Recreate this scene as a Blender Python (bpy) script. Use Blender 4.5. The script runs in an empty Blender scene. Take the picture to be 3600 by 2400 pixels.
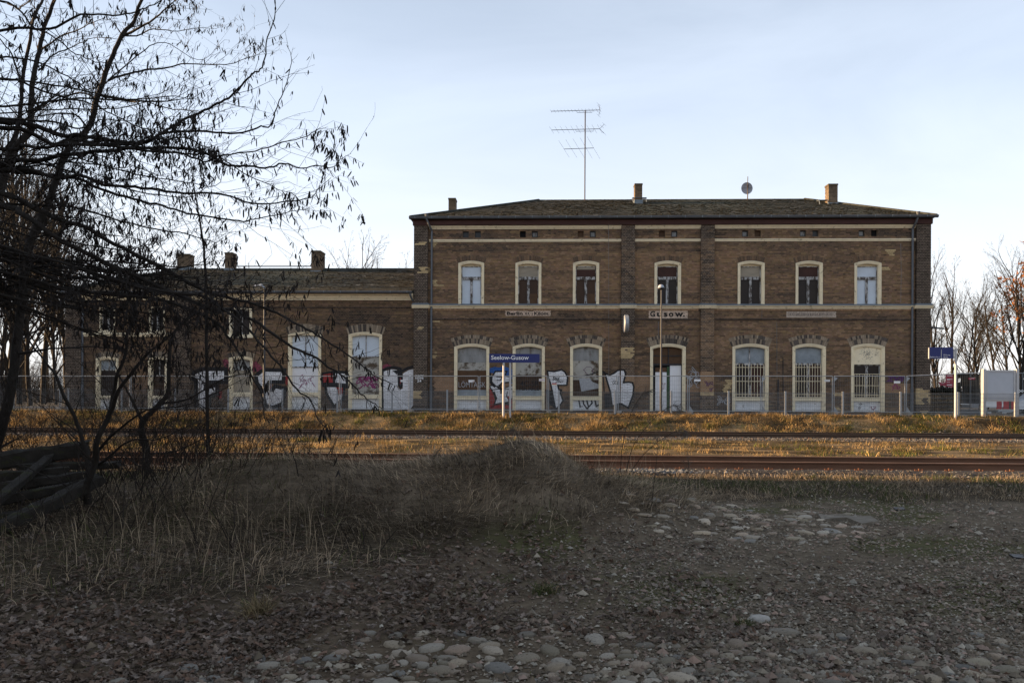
import bpy, math, random
import numpy as np
from mathutils import Vector, Matrix
from mathutils.geometry import tessellate_polygon
R = math.radians
random.seed(7); RNG = np.random.default_rng(11)
SC = bpy.context.scene
COL = SC.collection

# ------------------------------------------------------------------ camera, sky, sun, exposure
FPX, HY, ZC = 2785.0, 1378.0, 1.65          # focal length in px of a 3600 px wide picture, horizon row, eye height
YAW, ROLL = R(2.0), R(0.26)
CM = Matrix.Rotation(YAW, 3, 'Z') @ Matrix.Rotation(R(90), 3, 'X') @ Matrix.Rotation(ROLL, 3, 'Z')
cd = bpy.data.cameras.new('camera'); cam = bpy.data.objects.new('camera', cd); COL.objects.link(cam)
cam.matrix_world = Matrix.Translation((0, 0, ZC)) @ CM.to_4x4()
cd.sensor_width = 36.0; cd.lens = FPX * 36.0 / 3600.0
cd.shift_y = (HY - 1200.0) / 3600.0
cd.clip_start = 0.1; cd.clip_end = 6000
SC.camera = cam

SUN_EL, SUN_B = R(12.0), R(3.0)
sd = Vector((-math.cos(SUN_B) * math.cos(SUN_EL), math.sin(SUN_B) * math.cos(SUN_EL), math.sin(SUN_EL)))
W = bpy.data.worlds.new('World'); SC.world = W; W.use_nodes = True
nt = W.node_tree; nt.nodes.clear()
out = nt.nodes.new('ShaderNodeOutputWorld'); bg = nt.nodes.new('ShaderNodeBackground')
sky = nt.nodes.new('ShaderNodeTexSky'); sky.sky_type = 'NISHITA'; sky.sun_disc = False
sky.sun_elevation = SUN_EL; sky.sun_rotation = math.atan2(sd.x, sd.y)
sky.air_density = 1.0; sky.dust_density = 1.0; sky.ozone_density = 1.6
tc = nt.nodes.new('ShaderNodeTexCoord'); mp = nt.nodes.new('ShaderNodeMapping')
mp.inputs['Scale'].default_value = (.8, 1.2, 3.0); mp.inputs['Rotation'].default_value = (0.0, R(24), 0.3)
nz = nt.nodes.new('ShaderNodeTexNoise'); nz.inputs['Scale'].default_value = 1.8; nz.inputs['Detail'].default_value = 7
nz.inputs['Roughness'].default_value = 0.55; nz.inputs['Distortion'].default_value = 0.8
rp = nt.nodes.new('ShaderNodeValToRGB'); rp.color_ramp.elements[0].position = 0.42; rp.color_ramp.elements[1].position = 0.80
rp.color_ramp.elements[0].color = (0.0, 0.0, 0.0, 1); rp.color_ramp.elements[1].color = (0.16, 0.16, 0.16, 1)
# thin veil of high cloud: whitest near the horizon, thinning out overhead
sx = nt.nodes.new('ShaderNodeSeparateXYZ'); hz = nt.nodes.new('ShaderNodeMapRange')
hz.inputs['From Min'].default_value = 0.0; hz.inputs['From Max'].default_value = 0.5
hz.inputs['To Min'].default_value = 0.95; hz.inputs['To Max'].default_value = 0.36
ad = nt.nodes.new('ShaderNodeMath'); ad.operation = 'ADD'; ad.use_clamp = True
mx = nt.nodes.new('ShaderNodeMixRGB')
mx.inputs[2].default_value = (6.7, 7.15, 8.0, 1)
vz = nt.nodes.new('ShaderNodeMapRange'); vz.inputs['From Min'].default_value = 0.02; vz.inputs['From Max'].default_value = 0.32
vc = nt.nodes.new('ShaderNodeMixRGB'); vc.inputs[1].default_value = (7.3, 7.25, 7.15, 1); vc.inputs[2].default_value = (6.3, 6.95, 8.1, 1)
nt.links.new(sx.outputs['Z'], vz.inputs['Value']); nt.links.new(vz.outputs[0], vc.inputs[0]); nt.links.new(vc.outputs[0], mx.inputs[2])
nt.links.new(tc.outputs['Generated'], mp.inputs[0]); nt.links.new(mp.outputs[0], nz.inputs[0])
nt.links.new(nz.outputs[0], rp.inputs[0]); nt.links.new(tc.outputs['Generated'], sx.inputs[0])
nt.links.new(sx.outputs['Z'], hz.inputs['Value'])
nt.links.new(hz.outputs[0], ad.inputs[0]); nt.links.new(rp.outputs[0], ad.inputs[1])
nt.links.new(ad.outputs[0], mx.inputs[0]); nt.links.new(sky.outputs[0], mx.inputs[1])
nt.links.new(mx.outputs[0], bg.inputs[0]); nt.links.new(bg.outputs[0], out.inputs[0])
bg.inputs[1].default_value = 0.055

sl = bpy.data.lights.new('sun', 'SUN'); sl.energy = 5.0; sl.angle = R(0.5); sl.color = (1.0, 0.66, 0.35)
so = bpy.data.objects.new('sun', sl); COL.objects.link(so); so.rotation_euler = sd.to_track_quat('Z', 'Y').to_euler()
so.location = (-40, 20, 40)
SC.view_settings.view_transform = 'Standard'; SC.view_settings.look = 'None'
SC.view_settings.exposure = 1.65; SC.view_settings.gamma = 1.0; SC.view_settings.use_curve_mapping = False
SC.render.engine = 'CYCLES'
SC.cycles.max_bounces = 5; SC.cycles.diffuse_bounces = 3; SC.cycles.transparent_max_bounces = 6

# ------------------------------------------------------------------ helpers
def ray(px, py):
    return CM @ Vector(((px - 1800.0) / FPX, (HY - py) / FPX, -1.0))
def at(px, py, Y):
    d = ray(px, py); t = Y / d.y
    return Vector((d.x * t, Y, ZC + d.z * t))
def gp(px, py, z=0.0):
    d = ray(px, py); t = (z - ZC) / d.z
    return Vector((d.x * t, d.y * t, z))

def tag(o, label=None, cat=None, group=None, kind=None):
    if label: o['label'] = label
    if cat: o['category'] = cat
    if group: o['group'] = group
    if kind: o['kind'] = kind
    return o
def empty(name, loc=(0, 0, 0), rz=0.0):
    o = bpy.data.objects.new(name, None); COL.objects.link(o); o.location = loc; o.rotation_euler = (0, 0, rz)
    o.empty_display_size = 0.3
    return o
def link(name, me, parent=None, mat=None):
    o = bpy.data.objects.new(name, me); COL.objects.link(o)
    if mat is not None and not me.materials: me.materials.append(mat)
    if parent is not None: o.parent = parent
    return o
def np_mesh(name, V, F, cols=None, smooth=False):
    """V (n,3), F (m,k) all faces with the same number of corners, cols (m,3) face colours"""
    V = np.asarray(V, np.float32); F = np.asarray(F, np.int32)
    me = bpy.data.meshes.new(name); m, k = F.shape
    me.vertices.add(len(V)); me.vertices.foreach_set('co', V.ravel())
    me.loops.add(m * k); me.loops.foreach_set('vertex_index', F.ravel())
    me.polygons.add(m); me.polygons.foreach_set('loop_start', np.arange(0, m * k, k, dtype=np.int32))
    me.polygons.foreach_set('use_smooth', np.full(m, bool(smooth)))
    if cols is not None:
        a = me.attributes.new('Col', 'FLOAT_COLOR', 'FACE')
        c = np.ones((m, 4), np.float32); c[:, :3] = cols
        a.data.foreach_set('color', c.ravel())
    me.update(calc_edges=True); me.validate()
    return me

class MB:
    """collects shapes; build() links them as ONE mesh object"""
    def __init__(s): s.v = []; s.f = []; s.c = []; s.col = None
    def add(s, vs, fs):
        b = len(s.v); s.v += [tuple(v) for v in vs]; s.f += [tuple(b + i for i in f) for f in fs]
        s.c += [s.col] * len(fs); return s
    def box(s, x0, x1, y0, y1, z0, z1):
        return s.add([(x0, y0, z0), (x1, y0, z0), (x1, y1, z0), (x0, y1, z0), (x0, y0, z1), (x1, y0, z1), (x1, y1, z1), (x0, y1, z1)],
                     [(0, 3, 2, 1), (4, 5, 6, 7), (0, 1, 5, 4), (1, 2, 6, 5), (2, 3, 7, 6), (3, 0, 4, 7)])
    def beam(s, p, q, w, h, up=(0, 0, 1)):
        p = Vector(p); q = Vector(q); d = (q - p).normalized(); up = Vector(up)
        if abs(d.dot(up)) > .98: up = Vector((1, 0, 0))
        sd_ = d.cross(up).normalized(); u = sd_.cross(d).normalized()
        vs = []
        for e in (p, q):
            for a, b in ((-1, -1), (1, -1), (1, 1), (-1, 1)): vs.append(e + sd_ * (a * w / 2) + u * (b * h / 2))
        return s.add(vs, [(0, 1, 2, 3), (7, 6, 5, 4), (0, 4, 5, 1), (1, 5, 6, 2), (2, 6, 7, 3), (3, 7, 4, 0)])
    def tube(s, pts, r, n=8, cap=True):
        pts = [Vector(p) for p in pts]; rs = r if isinstance(r, (list, tuple)) else [r] * len(pts)
        vs = []; fs = []; prev = None
        for i, p in enumerate(pts):
            d = (pts[min(i + 1, len(pts) - 1)] - pts[max(i - 1, 0)])
            d = d.normalized() if d.length > 1e-9 else Vector((0, 0, 1))
            a = prev if prev is not None else (Vector((0, 0, 1)) if abs(d.z) < .9 else Vector((1, 0, 0)))
            u = (a - d * a.dot(d))
            u = u.normalized() if u.length > 1e-6 else d.orthogonal().normalized()
            w = d.cross(u); prev = u
            for k in range(n):
                t = 2 * math.pi * k / n; vs.append(p + (u * math.cos(t) + w * math.sin(t)) * rs[i])
        for i in range(len(pts) - 1):
            for k in range(n):
                k2 = (k + 1) % n; fs.append((i * n + k, i * n + k2, (i + 1) * n + k2, (i + 1) * n + k))
        if cap:
            fs.append(tuple(range(n - 1, -1, -1))); m = (len(pts) - 1) * n; fs.append(tuple(m + k for k in range(n)))
        return s.add(vs, fs)
    def lathe(s, prof, c, axis='z', n=20):
        """prof: (radius, height) pairs turned about an axis through c"""
        vs = []; fs = []; c = Vector(c)
        for r, h in prof:
            for k in range(n):
                t = 2 * math.pi * k / n; a, b = r * math.cos(t), r * math.sin(t)
                vs.append(c + (Vector((a, b, h)) if axis == 'z' else Vector((h, a, b)) if axis == 'x' else Vector((a, h, b))))
        for i in range(len(prof) - 1):
            for k in range(n):
                k2 = (k + 1) % n; fs.append((i * n + k, i * n + k2, (i + 1) * n + k2, (i + 1) * n + k))
        return s.add(vs, fs)
    def plate(s, poly, y0, y1):
        """poly: (x,z) outline facing -Y, thick from y0 (front) to y1"""
        n = len(poly); tri = tessellate_polygon([[Vector((x, z, 0)) for x, z in poly]])
        vs = [(x, y0, z) for x, z in poly] + [(x, y1, z) for x, z in poly]
        fs = [tuple(t) for t in tri] + [tuple(n + i for i in reversed(t)) for t in tri]
        for i in range(n): j = (i + 1) % n; fs.append((i, i + n, j + n, j))
        return s.add(vs, fs)
    def ribbon(s, pts, w, y0, th=0.003, closed=False):
        """a brush stroke of width w on the plane y=y0, pts (x,z)"""
        P = [Vector((x, z)) for x, z in pts]; n = len(P); vs = []; fs = []
        for i in range(n):
            a = P[(i - 1) % n] if (closed or i > 0) else P[i]; b = P[(i + 1) % n] if (closed or i < n - 1) else P[i]
            d1 = (P[i] - a); d2 = (b - P[i])
            d = (d1.normalized() if d1.length > 1e-6 else Vector((0, 0))) + (d2.normalized() if d2.length > 1e-6 else Vector((0, 0)))
            d = d.normalized() if d.length > 1e-6 else Vector((1, 0))
            nrm = Vector((-d.y, d.x)); k = w / 2
            if d1.length > 1e-6 and d2.length > 1e-6:
                c_ = max(.55, nrm.dot(Vector((-d1.normalized().y, d1.normalized().x)))); k /= c_
            for sg in (1, -1):
                q = P[i] + nrm * (k * sg); vs += [(q.x, y0, q.y), (q.x, y0 + th, q.y)]
        m = n if closed else n - 1
        for i in range(m):
            a = i * 4; b = ((i + 1) % n) * 4
            fs += [(a, b, b + 2, a + 2), (a, a + 1, b + 1, b), (a + 2, b + 2, b + 3, a + 3)]
        return s.add(vs, fs)
    def build(s, name, mat=None, parent=None, smooth=False, kind=None):
        me = bpy.data.meshes.new(name); me.from_pydata(s.v, [], s.f)
        if any(c is not None for c in s.c):
            a = me.attributes.new('Col', 'FLOAT_COLOR', 'FACE')
            arr = np.ones((len(s.c), 4), np.float32)
            for i, c in enumerate(s.c): arr[i, :3] = c if c is not None else (.2, .2, .2)
            a.data.foreach_set('color', arr.ravel())
        if smooth: me.polygons.foreach_set('use_smooth', np.ones(len(me.polygons), bool))
        me.update()
        o = link(name, me, parent, mat)
        if kind: o['kind'] = kind
        return o

# value noise in numpy
def _h(ix, iy, seed):
    n = (ix.astype(np.int64) * 374761393 + iy.astype(np.int64) * 668265263 + seed * 974711) & 0x7fffffff
    n = ((n ^ (n >> 13)) * 1274126177) & 0x7fffffff
    n = (n ^ (n >> 16)) & 0xffff
    return n / 65535.0
def vn(x, y, seed=0):
    x = np.asarray(x, float); y = np.asarray(y, float)
    ix = np.floor(x); iy = np.floor(y); fx_ = x - ix; fy_ = y - iy
    fx_ = fx_ * fx_ * (3 - 2 * fx_); fy_ = fy_ * fy_ * (3 - 2 * fy_)
    a = _h(ix, iy, seed); b = _h(ix + 1, iy, seed); c = _h(ix, iy + 1, seed); d = _h(ix + 1, iy + 1, seed)
    return (a * (1 - fx_) + b * fx_) * (1 - fy_) + (c * (1 - fx_) + d * fx_) * fy_
def fbm(x, y, seed=0, o=4):
    s = 0; a = .5; t = 0
    for i in range(o): s = s + a * vn(np.asarray(x) * 2 ** i, np.asarray(y) * 2 ** i, seed + i * 17); t += a; a *= .5
    return s / t
def sst(a, b, x):
    t = np.clip((np.asarray(x, float) - a) / (b - a), 0, 1); return t * t * (3 - 2 * t)

# ------------------------------------------------------------------ materials
def mat(name, col=(.5, .5, .5), rough=.8, var=.25, scale=6.0, bump=.0, bscale=40.0, metal=0.0, attr=False, objcol=False,
        dirt=None, dirt_amt=.0, dirt_scale=3.0, stretch=(1, 1, 1), spec=.3, trans=0.0, bdist=.006):
    m = bpy.data.materials.new(name); m.use_nodes = True; t = m.node_tree; n = t.nodes; L = t.links
    b = n['Principled BSDF']; b.inputs['Roughness'].default_value = rough; b.inputs['Metallic'].default_value = metal
    b.inputs['Specular IOR Level'].default_value = spec
    tcx = n.new('ShaderNodeTexCoord'); mpx = n.new('ShaderNodeMapping'); mpx.inputs['Scale'].default_value = stretch
    L.new(tcx.outputs['Object'], mpx.inputs[0])
    nz1 = n.new('ShaderNodeTexNoise'); nz1.inputs['Scale'].default_value = scale; nz1.inputs['Detail'].default_value = 6
    nz1.inputs['Roughness'].default_value = .62
    L.new(mpx.outputs[0], nz1.inputs[0])
    if attr:
        src = n.new('ShaderNodeAttribute'); src.attribute_name = 'Col'; cs = src.outputs['Color']
    elif objcol:
        src = n.new('ShaderNodeObjectInfo'); cs = src.outputs['Color']
    else:
        src = n.new('ShaderNodeRGB'); src.outputs[0].default_value = (*col, 1); cs = src.outputs[0]
    mr = n.new('ShaderNodeMapRange'); mr.inputs['From Min'].default_value = .25; mr.inputs['From Max'].default_value = .75
    mr.inputs['To Min'].default_value = 1 - var; mr.inputs['To Max'].default_value = 1 + var
    L.new(nz1.outputs[0], mr.inputs['Value'])
    mul = n.new('ShaderNodeVectorMath'); mul.operation = 'SCALE'
    L.new(cs, mul.inputs[0]); L.new(mr.outputs[0], mul.inputs['Scale'])
    res = mul.outputs[0]
    if dirt is not None:
        nz2 = n.new('ShaderNodeTexNoise'); nz2.inputs['Scale'].default_value = dirt_scale; nz2.inputs['Detail'].default_value = 8
        nz2.inputs['Roughness'].default_value = .7
        L.new(mpx.outputs[0], nz2.inputs[0])
        r2 = n.new('ShaderNodeMapRange'); r2.inputs['From Min'].default_value = .62 - dirt_amt * .35; r2.inputs['From Max'].default_value = .70 - dirt_amt * .3
        L.new(nz2.outputs[0], r2.inputs['Value'])
        mxx = n.new('ShaderNodeMixRGB'); mxx.inputs[2].default_value = (*dirt, 1)
        L.new(r2.outputs[0], mxx.inputs[0]); L.new(res, mxx.inputs[1]); res = mxx.outputs[0]
    L.new(res, b.inputs['Base Color'])
    if bump > 0:
        nz3 = n.new('ShaderNodeTexNoise'); nz3.inputs['Scale'].default_value = bscale; nz3.inputs['Detail'].default_value = 5
        L.new(mpx.outputs[0], nz3.inputs[0])
        bp = n.new('ShaderNodeBump'); bp.inputs['Strength'].default_value = bump; bp.inputs['Distance'].default_value = bdist
        L.new(nz3.outputs[0], bp.inputs['Height']); L.new(bp.outputs[0], b.inputs['Normal'])
    if trans > 0:
        tr = n.new('ShaderNodeBsdfTranslucent'); ms = n.new('ShaderNodeMixShader'); ms.inputs[0].default_value = trans
        L.new(res, tr.inputs[0]); L.new(b.outputs[0], ms.inputs[1]); L.new(tr.outputs[0], ms.inputs[2])
        L.new(ms.outputs[0], n['Material Output'].inputs[0])
    return m
M = {}
M['brick'] = mat('brick', attr=True, rough=.92, var=.30, scale=22)
M['brick_piece'] = mat('brick_piece', objcol=True, rough=.92, var=.3, scale=22)
M['mortar'] = mat('mortar', (.17, .125, .085), .95, .35, 3.0, .4, 50)
M['mortar_light'] = mat('mortar_light', (.40, .33, .25), .95, .3, 3.0, .4, 50)
M['cream'] = mat('cream_paint', (.80, .70, .50), .7, .10, 4, .15, 30, dirt=(.42, .35, .24), dirt_amt=.12, dirt_scale=5)
M['zinc'] = mat('zinc_sheet', (.17, .20, .225), .55, .2, 3, metal=.3)
M['gutter'] = mat('gutter_zinc', (.11, .12, .135), .5, .2, 2, metal=.3)
M['fascia'] = mat('oxblood_wood', (.060, .026, .022), .75, .3, 4, .2, 30, stretch=(.2, 1, 1))
M['roof'] = mat('mossy_slate', attr=True, rough=.95, var=.4, scale=9, bump=.7, bscale=30, bdist=.02, dirt=(.020, .017, .008), dirt_amt=.25, dirt_scale=1.6)
M['peel'] = mat('peeling_white_paint', (.42, .42, .42), .8, .2, 8, .3, 40, dirt=(.07, .055, .045), dirt_amt=.5, dirt_scale=9, stretch=(1, 1, .35))
M['board_blue'] = mat('pale_blue_board', (.56, .63, .71), .6, .08, 3)
M['board_grey'] = mat('grey_board', (.26, .265, .265), .8, .28, 2.2, .1, 20, dirt=(.13, .115, .10), dirt_amt=.22, dirt_scale=3, stretch=(1.6, 1, .5))
M['board_tan'] = mat('tan_board', (.31, .27, .21), .8, .2, 2.5, .1, 20, stretch=(.6, 1, 3))
M['board_brown'] = mat('dark_brown_board', (.050, .026, .014), .6, .35, 2.4, stretch=(1, 1, .4))
M['board_black'] = mat('brown_black_board', (.020, .013, .010), .5, .4, 2.4)
M['board_red'] = mat('dark_red_board', (.045, .016, .010), .6, .35, 2.4)
M['board_rust'] = mat('rust_brown_board', (.085, .045, .022), .7, .3, 2.4)
M['plaster'] = mat('flaking_plaster', (.38, .365, .33), .9, .15, 2.5, .3, 25, dirt=(.09, .065, .045), dirt_amt=.35, dirt_scale=2.2)
M['slate_board'] = mat('bluegrey_board', (.24, .275, .305), .75, .32, 3.0, .1, 20)
M['white_panel'] = mat('white_door_panel', (.76, .77, .78), .65, .1, 3, .1, 30, dirt=(.22, .20, .17), dirt_amt=.1, dirt_scale=6)
M['white_board'] = mat('white_board', (.74, .74, .76), .6, .06, 3, dirt=(.10, .06, .045), dirt_amt=.02, dirt_scale=2.5)
M['black_void'] = mat('unlit_room_black', (.008, .008, .009), .9, .1)  # black that stands for the shade of unlit interiors
M['green_wood'] = mat('green_wood', (.035, .075, .035), .7, .3, 5)
M['galv'] = mat('galvanised_steel', (.30, .32, .34), .45, .12, 8, metal=.25)
M['galv_dark'] = mat('galvanised_wire', (.17, .18, .19), .5, .12, 8, metal=.3)
M['alu'] = mat('brushed_aluminium', (.44, .44, .45), .4, .06, 5, metal=.2)
M['alu_panel'] = mat('grey_board_back', (.44, .46, .50), .6, .05, 3)
M['sign_blue'] = mat('sign_blue', (.018, .028, .14), .35, .05, 3)
M['sign_white'] = mat('sign_white', (.80, .80, .80), .5, .02, 3)
M['black_paint'] = mat('black_letter_paint', (.018, .017, .017), .8, .2, 8)
M['faded_paint'] = mat('faded_letter_paint', (.17, .145, .125), .9, .25, 12)
M['sign_ground'] = mat('whitewashed_brick', attr=True, rough=.95, var=.18, scale=14, bump=.5, bscale=50)
M['rust'] = mat('rusty_rail', (.125, .062, .036), .8, .35, 6, .3, 60, stretch=(.15, 1, 1))
M['rust_dark'] = mat('dark_rail', (.075, .046, .030), .7, .3, 6, .3, 60, stretch=(.15, 1, 1))
M['rail_top'] = mat('worn_rail_top', (.19, .165, .15), .35, .15, 4, metal=.7, stretch=(.1, 1, 1))
M['lit_rust_top'] = mat('highlit_rusty_rail_top', (.24, .15, .105), .6, .2, 6, stretch=(.15, 1, 1))  # rust lightened to paint a thin highlight along the rail head
M['clip'] = mat('rusty_clip', (.20, .085, .045), .8, .3, 12)
M['sleeper'] = mat('sleeper_concrete', (.12, .105, .09), .95, .4, 6, .3, 40)
M['concrete'] = mat('concrete', (.30, .28, .25), .9, .2, 6, .3, 40)
M['timber'] = mat('weathered_timber', (.024, .020, .016), .92, .45, 3, .8, 26, stretch=(.25, 6, 6), dirt=(.030, .032, .009), dirt_amt=.16, dirt_scale=1.2)
M['bark'] = mat('bark', (.019, .015, .012), .95, .35, 14, .6, 40, stretch=(1, 1, .3))
M['bark_brown'] = mat('twig_brown', (.022, .016, .012), .95, .3, 8)
M['bark_far'] = mat('far_bark', (.026, .021, .016), .95, .3, 4)
M['pod'] = mat('dry_seed_pod', (.014, .010, .008), .8, .4, 30, trans=.12)
M['grass'] = mat('grass_blades', attr=True, rough=.8, var=.15, scale=3, spec=.15, trans=.28)
M['leaf'] = mat('dead_leaf', attr=True, rough=.85, var=.3, scale=30, spec=.25, trans=.08)
M['leaf_piece'] = mat('dead_leaf_piece', objcol=True, rough=.85, var=.3, scale=30, spec=.25, trans=.08)
M['stone'] = mat('gravel_stone', attr=True, spec=.12, rough=.85, var=.2, scale=20, bump=.2, bscale=80)
M['cobble'] = mat('cobble_stone', objcol=True, rough=.72, var=.22, scale=16, bump=.35, bscale=55, dirt=(.035, .032, .024), dirt_amt=.12, dirt_scale=9)
M['ground'] = mat('ground_earth', attr=True, spec=.06, rough=.95, var=.4, scale=7, bump=.8, bscale=28, bdist=.02)
M['paint_white'] = mat('white_spray_paint', (.80, .81, .84), .7, .12, 8, dirt=(.36, .31, .27), dirt_amt=.16, dirt_scale=16, stretch=(.5, 1, 2.2))
M['paint_black'] = mat('black_spray_paint', (.014, .014, .016), .6, .3, 8)
M['paint_red'] = mat('red_spray_paint', (.34, .030, .028), .7, .25, 8)
M['paint_blue'] = mat('blue_spray_paint', (.030, .105, .34), .7, .2, 8)
M['paint_pink'] = mat('pink_spray_paint', (.24, .055, .085), .8, .4, 9)
M['paint_magenta'] = mat('magenta_spray_paint', (.22, .03, .12), .8, .4, 9)
M['paint_purple'] = mat('purple_spray_paint', (.085, .030, .105), .8, .3, 9)
M['paint_grey'] = mat('thin_grey_spray', (.34, .35, .37), .8, .3, 12)
for _k in ('paint_white', 'paint_red', 'paint_blue', 'paint_black', 'paint_pink'):
    _t = M[_k].node_tree; _n = _t.nodes; _b = _n['Principled BSDF']; _src = _b.inputs['Base Color'].links[0].from_socket
    _tc = _n.new('ShaderNodeTexCoord'); _sp = _n.new('ShaderNodeSeparateXYZ'); _cb = _n.new('ShaderNodeCombineXYZ'); _bt = _n.new('ShaderNodeTexBrick'); _mm = _n.new('ShaderNodeMixRGB'); _mm.blend_type = 'MULTIPLY'; _mm.inputs[0].default_value = 1
    _bt.inputs['Color1'].default_value = (1, 1, 1, 1); _bt.inputs['Color2'].default_value = (.80, .79, .78, 1); _bt.inputs['Mortar'].default_value = (.42, .40, .38, 1); _bt.inputs['Scale'].default_value = 1; _bt.inputs['Brick Width'].default_value = .26; _bt.inputs['Row Height'].default_value = .0772; _bt.inputs['Mortar Size'].default_value = .008
    _t.links.new(_tc.outputs['Object'], _sp.inputs[0]); _t.links.new(_sp.outputs['X'], _cb.inputs[0]); _t.links.new(_sp.outputs['Z'], _cb.inputs[1]); _t.links.new(_cb.outputs[0], _bt.inputs[0]); _t.links.new(_src, _mm.inputs[1]); _t.links.new(_bt.outputs[0], _mm.inputs[2]); _t.links.new(_mm.outputs[0], _b.inputs['Base Color'])
M['lamp_post'] = mat('shade_grey_lamp_post', (.052, .055, .062), .55, .1, 6)  # grey darkened in place of shade on the platform lamps
M['lamp_white'] = mat('lamp_diffuser', (.36, .39, .44), .35, .05, 3)
M['dark_metal'] = mat('dark_metal', (.030, .030, .034), .5, .2, 8, metal=.3)
M['antenna'] = mat('aerial_metal', (.055, .040, .036), .6, .2, 8)
M['dish'] = mat('dish_grey', (.34, .35, .38), .5, .08, 4)
M['car_white'] = mat('white_car_paint', (.62, .64, .67), .25, .04, 2, spec=.5)
M['car_glass'] = mat('car_glass', (.012, .014, .018), .08, .05, 2, spec=.6)
M['tyre'] = mat('tyre_rubber', (.012, .012, .012), .85, .2, 20)
M['barrier_red'] = mat('barrier_red', (.36, .015, .03), .5, .06, 4)
M['barrier_white'] = mat('barrier_white', (.72, .72, .72), .5, .05, 4)
M['poster_red'] = mat('poster_red', (.34, .025, .055), .5, .08, 4)
M['net'] = mat('dark_privacy_net', (.040, .036, .032), .95, .5, 3, .3, 30, stretch=(2, 1, 1))
M['hedge'] = mat('hedge_leaf', attr=True, rough=.8, var=.3, scale=4)
M['slate_dark'] = mat('dark_glass_board', (.035, .038, .042), .4, .3, 4)
M['tymp'] = M['cream']
M['faded_soot'] = mat('soot_smudge', (.24, .225, .19), .9, .2, 12)
M['shed'] = mat('shed_boards', (.085, .07, .055), .9, .3, 4, .3, 20)

# ------------------------------------------------------------------ terrain height
PK = at(1850, 1575, 10.6)
def heap(X, Y):
    a = np.exp(-(((X - PK.x) / 1.05) ** 2 + ((Y - 10.6) / 1.35) ** 2)) * 1.03
    b = np.exp(-(((X - PK.x - 1.0) / 1.25) ** 2 + ((Y - 10.9) / 1.5) ** 2)) * .45
    rdg = .70 * np.exp(-((Y - 10.6 + .12 * (X + 2)) / 1.45) ** 2) * sst(PK.x + .5, PK.x - .9, X) * (0.35 + .65 * sst(-7.0, -3.6, X))
    lump = .12 * (fbm(X * .9, Y * .9, 5) - .5) * 2
    h = np.maximum(np.maximum(a, b), rdg)
    h2 = (a ** 3 + b ** 3 + rdg ** 3) ** (1 / 3.)
    h = .4 * h + .6 * h2
    return h * (1 + lump * 1.4)
def T(X, Y):
    X = np.asarray(X, float); Y = np.asarray(Y, float)
    z = heap(X, Y) + .05 * (fbm(X * .55, Y * .55, 2) - .5) * sst(34.4, 33, Y)
    z = z - .02 - .07 * sst(19.5, 21, Y) * sst(33.3, 32, Y)
    z = z - .05 * (sst(15.9, 16.8, Y) * sst(20.4, 19.2, Y))
    z = z + .10 * sst(27.6, 29.4, Y) * sst(33.2, 32.2, Y) * .5
    bank = sst(32.3, 34.9, Y)
    z = z * (1 - bank) + .69 * bank
    z = z + .10 * (fbm(X * 1.1, Y * 1.4, 9) - .45) * sst(32.2, 33, Y) * sst(35.3, 34.6, Y)
    return z
# ------------------------------------------------------------------ the ground: one sheet to the horizon
def axis(lo, hi, step, far, g=1.35):
    a = list(np.arange(lo, hi + 1e-6, step)); s = step; x = lo; pre = []
    while x > -far: s *= g; x -= s; pre.append(x)
    s = step; x = a[-1]; post = []
    while x < far: s *= g; x += s; post.append(x)
    return np.array(pre[::-1] + a + post)
gx = axis(-24, 22, .18, 2500); gy = axis(1.0, 37.0, .165, 2500)
GX, GY = np.meshgrid(gx, gy); GZ = T(GX, GY)
nx, ny = len(gx), len(gy)
V = np.stack([GX.ravel(), GY.ravel(), GZ.ravel()], 1)
ii = (np.arange(ny - 1)[:, None] * nx + np.arange(nx - 1)[None, :]).ravel()
F = np.stack([ii, ii + 1, ii + nx + 1, ii + nx], 1)
cxy = V[F].mean(1); cX, cY = cxy[:, 0], cxy[:, 1]
# edge between grassy ground (behind) and leaf / gravel ground (in front)
EX = np.array([-30, -4.05, -3.28, -2.27, -1.58, -.6, .33, 1.58, 2.9, 4.0, 30]); EY = np.array([5.6, 5.95, 6.05, 6.3, 7.3, 8.4, 8.8, 10.6, 12.4, 12.3, 12.3])
def front(X): return np.interp(X, EX, EY)
n1 = fbm(cX * 1.3, cY * 1.3, 31)[:, None]; n2 = fbm(cX * 5, cY * 5, 41)[:, None]
soil = np.array([.092, .068, .045]); gravel = np.array([.118, .092, .064]); straw = np.array([.050, .038, .024]); ballast = np.array([.055, .05, .047])
moss = np.array([.060, .062, .022])
gmask = sst(-1.2, 2.2, cX + 1.5 * (n1[:, 0] - .5))[:, None]
fcol = soil * (1 - gmask) + gravel * gmask
mm = (sst(.52, .68, fbm(cX * .8, cY * .8, 77)) * sst(5.6, 6.6, cY))[:, None]
fcol = fcol * (1 - .75 * mm) + moss * .75 * mm
gr = sst(-.6, .9, cY - front(cX) + 1.6 * (fbm(cX * .9, cY * .9, 89) - .5) * sst(1.2, 2.5, cX))[:, None]
hpm = (sst(.12, .45, heap(cX, cY)) * sst(14, 13, cY))[:, None]; bankm = sst(20.5, 22, cY)[:, None]
st_ = straw * (1 - hpm) + np.array([.145, .112, .078]) * hpm; st_ = st_ * (1 - bankm) + (np.array([.12, .088, .050]) * (.35 + 1.1 * sst(.3, .7, fbm(cX * .9, cY * 1.8, 88)))[:, None]) * bankm  # bank soil colour warmed and lifted for sunlight, with random patches
c = fcol * (1 - gr) + (st_ * (.5 + .8 * n1)) * gr
bl = ((sst(16.1, 16.7, cY) * sst(20, 19.4, cY)) + sst(28.6, 29.2, cY) * sst(33.0, 32.6, cY))[:, None]
c = c * (1 - bl) + ballast * bl
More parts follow.
